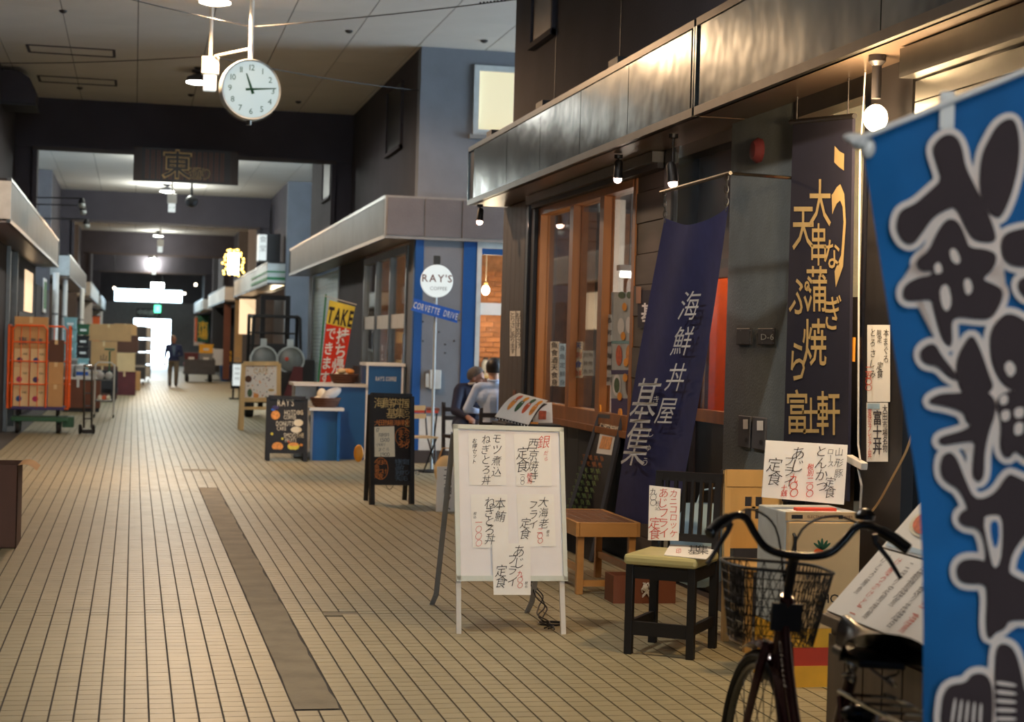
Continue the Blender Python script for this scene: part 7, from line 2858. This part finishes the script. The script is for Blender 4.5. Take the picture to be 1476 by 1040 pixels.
# ================================================================ FAR RIGHT SIDE
# forklift
fk0 = G(352, 601)
fk = thing('forklift', 'dark forklift truck seen from behind with two round gas cylinders', 'forklift', (fk0.x + .1, 35.2, 0))
bx(.02, 1.02, .1, 1.5, .3, .95).build('chassis', 'dark_metal', fk, bevel=.05)
MB().prism([(.62, .3), (1.04, .3), (1.04, 1.05), (.86, 1.05)], .05, .4).build('counterweight', 'maroon', fk)
for (x, y) in ((.0, .35), (1.0, .35), (.0, 1.4), (1.0, 1.4)):
    MB().lathe([(.14, -.09), (.27, -.08), (.28, -.04), (.28, .04), (.27, .08), (.14, .09)], 22, (x, y, .28), Matrix.Rotation(R(90), 4, 'Y')).build('tyre', 'rubber', fk, smooth=True)
for x in (.02, 1.02):
    MB().tube([(x, .3, .9), (x + (.03 if x < .5 else -.03), .35, 2.02), (x, 1.4, 2.08)], .035, 8).build('guard_post', 'black', fk, smooth=True)
    MB().tube([(x, 1.4, .9), (x, 1.4, 2.08)], .035, 8).build('guard_post', 'black', fk)
for y in (.35, .62, .9, 1.15, 1.4):
    MB().tube([(.04, y, 2.03 + .04 * y), (1.0, y, 2.03 + .04 * y)], .02, 6).build('guard_bar', 'black', fk)
for z in (1.45, 1.72):
    MB().tube([(.04, 1.4, z), (1.0, 1.4, z)], .02, 6).build('cross_bar', 'black', fk)
for x in (.32, .84):
    bx(x - .05, x + .05, 1.6, 1.75, .1, 2.5).build('mast_rail', 'dark_metal', fk)
bx(.27, .89, 1.62, 1.72, 2.42, 2.52).build('mast_head', 'dark_metal', fk)
for (x, mt) in ((.26, 'forklift_grey'), (.8, 'forklift_grey')):
    zc_ = 1.18
    MB().lathe([(.12, -.03), (.23, .0), (.26, .06), (.26, .6), (.2, .68), (.05, .72)], 26, (x, .18, zc_), Matrix.Rotation(R(-90), 4, 'X')).build('gas_cylinder', mt, fk, smooth=True)
    MB().tube([(x + .265 * math.cos(a_ * PI / 12), .14, zc_ + .265 * math.sin(a_ * PI / 12)) for a_ in range(24)], .02, 6, closed=True).build('cylinder_ring', 'grey_pale', fk, smooth=True)
    bx(x - .06, x + .06, .3, .42, zc_ + .26, zc_ + .42).build('valve', 'grey_pale', fk)
MB().ell((.72, .13, 1.2), (.04, .015, .04), 10, 6).build('red_mark', 'ink_red', fk)
bx(.3, .75, .75, 1.1, .95, 1.1).build('seat', 'black', fk, bevel=.03)
bx(.3, .75, .7, .8, 1.1, 1.5).build('seat_back', 'black', fk, bevel=.03)
bx(1.02, 1.3, .2, .7, .5, 1.2).build('side_tank', 'black', fk, bevel=.03)
MB().lathe([(.17, -.01), (.18, 0), (.17, .01)], 20, (.5, 1.3, 1.35), Matrix.Rotation(R(50), 4, 'X')).build('steering_wheel', 'black', fk)
# lit floor sign
a, b = G(332, 575), AY(350, 522, G(332, 575).y)
t = thing('light_sign', 'glowing white floor sign in a black frame left of the easel board', 'sign', (a.x, a.y, 0))
ws = b.x - a.x
bx(0, ws, -.06, .06, .28, b.z).build('frame', 'black', t)
bx(.04, ws - .05, -.066, -.06, .36, b.z - .05).build('lit_panel', 'sign_lit', t)
bx(-.03, ws + .03, -.16, .16, 0, .04).build('foot', 'black', t)
bx(.04, .09, -.04, .04, .04, .28).build('stem', 'black', t)
bx(ws - .09, ws - .04, -.04, .04, .04, .28).build('stem', 'black', t)
q = MB()
for k in range(5):
    htext(q, '定食', ws / 2, .55 + k * .13, .06, -.068, center=True)
q.build('sign_lettering', 'grey', t, flat=True)

# flat trolley with magenta crates
p_ = G(264, 551)
ft = thing('platform_trolley', 'dark grey platform trolley right of the walking man', 'trolley', (p_.x + .05, p_.y + 1, 0))
bx(0, 1.1, 0, 1.4, .28, .36).build('deck', 'grey_dark', ft)
bx(0, 1.1, -.03, .0, .3, .82).build('tail_board', 'grey_dark', ft)
for x in (.12, .95):
    for y in (.1, 1.2):
        MB().lathe([(.12, -.05), (.14, -.03), (.14, .03), (.12, .05)], 14, (x, y, .14), Matrix.Rotation(R(90), 4, 'Y')).build('wheel', 'rubber', ft)
        bx(x - .04, x + .04, y - .04, y + .04, .14, .28).build('wheel_fork', 'dark_metal', ft)
for k, (x, z, mt, lb) in enumerate(((.2, .365, 'magenta', 'magenta crate at the left of the platform trolley'), (.72, .365, 'magenta', 'magenta crate in the middle of the platform trolley'), (.2, .72, 'maroon', 'dark red crate stacked on the left magenta crate'), (.72, .72, 'grey', 'grey crate stacked on the middle magenta crate'), (.72, 1.05, 'yellow', 'yellow crate topping the platform trolley load'))):
    t = thing('plastic_crate', lb, 'crate', (p_.x + .05 + x + .05, p_.y + 1.3, z), 0, 'crates on the platform trolley')
    MB().box(-.24, .24, -.2, .3, 0, .3).build('crate_body', mt, t, bevel=.015)
    bx(-.255, .255, -.215, .315, .26, .33).build('rim', mt, t)
    bx(-.1, .1, -.22, -.2, .1, .18).build('label_plate', 'white', t)
# white paper stand, yellow sign, blue bin
p_ = G(300, 548)
t = thing('notice_stand', 'thin metal stand holding white notice sheets on the right', 'stand', (p_.x, p_.y, 0))
for x in (0, .42):
    MB().tube([(x, 0, .03), (x, 0, 1.2)], .014, 6).build('upright', 'grey', t)
bx(-.12, .54, -.15, .15, 0, .03).build('foot', 'dark_metal', t)
bx(-.14, .22, -.02, -.012, .86, 1.22).build('sheet', 'white', t)
bx(.2, .56, -.03, -.022, .58, 1.2).build('sheet', 'white', t)
p_ = G(325, 549)
t = thing('blue_bin', 'blue plastic bin beside the glowing floor sign', 'bin', (p_.x, p_.y, 0))
MB().lathe([(.18, 0), (.22, .5), (.235, .52), (.22, .54), (.2, .5)], 18).build('bin_body', 'blue_counter', t, smooth=True)
MB().lathe([(.235, .54), (.235, .58), (.05, .62)], 18).build('lid', 'blue_counter', t, smooth=True)
Y = p_.y + .9
a = AY(326, 513, Y)
t = thing('yellow_sign', 'small yellow sign with black lettering above the blue bin', 'sign', (a.x, Y, 0))
MB().tube([(0, .02, 0), (0, .02, a.z)], .015, 6).build('post', 'dark_metal', t)
bx(-.2, .2, -.01, .01, a.z - .2, a.z + .2).build('plate', 'yellow', t)
q = MB()
htext(q, 'ABA', 0, a.z + .06, .13, -.012, center=True, off=.03)
q.build('sign_lettering', 'ink', t, flat=True)
MB().lathe([(.14, 0), (.14, .03), (.02, .05)], 14).build('base', 'dark_metal', t)

# illuminated signs above the right canopies
Y = 43.2
a, b = AY(364, 386, Y), AY(376, 336, Y)
t = thing('box_sign', 'black box sign with a glowing white face on the green-striped canopy', 'sign', (a.x + .15, Y, 3.51))
bx(0, .52, 0, .5, .0, b.z - 3.51).build('box', 'black', t)
bx(-.02, .0, .02, .48, .03, b.z - 3.54).build('lit_face', 'sign_lit', t)
bx(.0, .18, -.02, .0, .03, b.z - 3.54).build('lit_face', 'sign_lit', t)
q = MB()
for k in range(2):
    put(q, '食堂'[k], .09, .55 - k * .22, .13, -.024)
q.build('sign_lettering', 'grey', t, flat=True)
Y = 54
a, b = AY(327, 412, Y), AY(345, 364, Y)
t = thing('bulb_sign', 'glowing white sign edged with orange fairy bulbs above the right shops', 'sign', (a.x, Y, 3.56))
wq, hq = b.x - a.x, b.z - 3.56
bx(0, wq, -.05, .05, 0, hq).build('box', 'white', t)
bx(.02, wq - .02, -.06, -.05, .02, hq - .02).build('lit_face', 'fluoro', t)
for k in range(26):
    s_ = k / 26 * (2 * wq + 2 * hq)
    if s_ < wq:
        x, z = s_, hq + .06
    elif s_ < wq + hq:
        x, z = wq + .09, hq - (s_ - wq)
    elif s_ < 2 * wq + hq:
        x, z = wq - (s_ - wq - hq), -.0
    else:
        x, z = -.09, s_ - 2 * wq - hq
    MB().ell((x + rnd.uniform(-.06, .06), -.02, z + rnd.uniform(-.03, .03)), (.035, .035, .035), 8, 6).build('fairy_bulb', 'fairy', t, smooth=True)
MB().tube([(-.09, 0, 0), (-.09, 0, hq), (0, 0, hq + .06), (wq, 0, hq + .06), (wq + .09, 0, hq), (wq + .09, 0, 0)], .01, 6).build('bulb_wire', 'dark_metal', t)

# shop fronts under the far canopies: posts, boards, hangings
for k, (px, Y, w_, z0, z1, mt, nm, lb, cat) in enumerate((
        (349, 55, .5, 1.75, 2.85, 'shop_glow', 'lit_shop_window', 'warm lit shop window beyond the forklift', 'window'),
        (322, 64.5, .25, .1, 2.87, 'brown_panel', 'hanging_curtain', 'reddish hanging curtain strip on the right, nearer one', 'curtain'),
        (336, 57.3, .25, .1, 2.87, 'card', 'hanging_curtain', 'tan hanging curtain strip on the right beside the lit window', 'curtain'),
        (310, 74, .9, .2, 2.87, 'black', 'dark_shutter', 'dark closed shutter panel farther along the right', 'shutter'),
        (287, 92, .6, 1.4, 2.8, 'green_dark', 'hanging_banner', 'green and yellow hanging banner far on the right', 'banner'),
        (277, 95.5, .25, 1.4, 2.7, 'orange', 'hanging_banner', 'narrow orange banner far on the right', 'banner'),
        (270, 96.4, .6, 1.2, 2.8, 'banner_cream', 'hanging_banner', 'pale pink banner by the far doorway', 'banner'),
        (128, 69, .5, 2.0, 2.87, 'white', 'hanging_banner', 'white hanging board on the far left shops', 'board'),
        (150, 92, .6, 2.0, 2.87, 'white', 'hanging_banner', 'second white hanging board farther on the left shops', 'board'),
        (140, 85, .35, 1.3, 2.5, 'orange', 'hanging_banner', 'orange hanging banner between white boards on the left', 'banner'))):
    p_ = Vector(((3.21 + w_ / 2) if px > 193 else (-1.6 - w_ / 2), Y, 0))
    t = thing(nm, lb, cat, (p_.x, Y, z0))
    bx(-w_ / 2, w_ / 2, 0, .04, 0, z1 - z0).build('panel', mt, t)
    bx(-w_ / 2 - .03, w_ / 2 + .03, -.01, .05, z1 - z0, z1 - z0 + .04).build('top_rod', 'dark_metal', t)
    for x in (-w_ / 2, w_ / 2):
        MB().tube([(x, .02, z1 - z0 + .04), (x, .02, max(z1 - z0 + .045, 2.938 - z0))], .01, 5).build('hanger', 'dark_metal', t)
    if mt == 'green_dark':
        q = MB()
        put(q, '市', 0, .85, .4, -.01, off=.02)
        put(q, '場', 0, .4, .4, -.01, off=.02)
        q.build('banner_lettering', 'yellow', t, flat=True)
point('far_shop_light', (4.0, 50, 2.6), (1, .8, .5), 60, .2)
# small bulbs far away
for (px, py, Y, lb) in ((165, 415, 70, 'small bare bulb at far left'), (282, 410, 70, 'small bare bulb at far right'), (266, 423, 84, 'tiny bare bulb near the far doorway on the right')):
    p_ = AY(px, py, Y)
    t = thing('small_bulb', lb, 'bulb', (p_.x, Y, ZC))
    MB().tube([(0, 0, 0), (0, 0, p_.z - ZC + .05)], .01, 5).build('cord', 'black', t)
    MB().ell((0, 0, p_.z - ZC), (.055, .055, .055), 10, 8).build('globe', 'lamp_warm', t, smooth=True)
# exit sign and light box before the end wall
for (px, py, Y, w_, h_, mt, lb, nm) in ((227, 445, 96, .34, .4, 'exit_green', 'green glowing exit sign above the far doorway', 'exit_sign'), (227, 411, 92, .66, .28, 'fluoro', 'white light box hanging before the far strip window', 'light_box')):
    p_ = AY(px, py, Y)
    t = thing(nm, lb, 'sign', (p_.x, Y, ZC))
    bx(-w_ / 2, w_ / 2, -.05, .05, p_.z - ZC - h_ / 2, p_.z - ZC + h_ / 2).build('lit_panel', mt, t)
    if mt == 'exit_green':
        bx(-.05, .07, -.056, -.05, p_.z - ZC - .12, p_.z - ZC + .12).build('door_symbol', 'sign_lit', t)
    for x in (-w_ * .35, w_ * .35):
        MB().tube([(x, 0, p_.z - ZC + h_ / 2), (x, 0, 0)], .012, 5).build('rod', 'dark_metal', t)
t = thing('name_plate', 'dark sign board with faint lettering over the far doorway', 'sign', (.1, YE - .05, 2.62))
bx(0, 1.3, 0, .04, .1, .55).build('panel', 'concrete_dark', t)
q = MB()
htext(q, '中央通り', .65, .32, .26, -.006, center=True)
q.build('lettering', 'grey_pale', t, flat=True)
# dark hanging camera below the street sign
p_ = AY(276, 290, 38)
t = thing('dome_camera', 'dark dome camera on a rod below the street name sign', 'camera', (p_.x, 38, ZC))
MB().tube([(0, 0, 0), (0, 0, p_.z - ZC + .05)], .025, 8).build('rod', 'black', t)
MB().lathe([(.05, .12), (.12, .06), (.14, -.02), (.1, -.1), (.02, -.13)], 16, (0, 0, p_.z - ZC)).build('dome', 'black', t, smooth=True)

bpy.data.objects.remove(_to)
bpy.data.curves.remove(_tc)
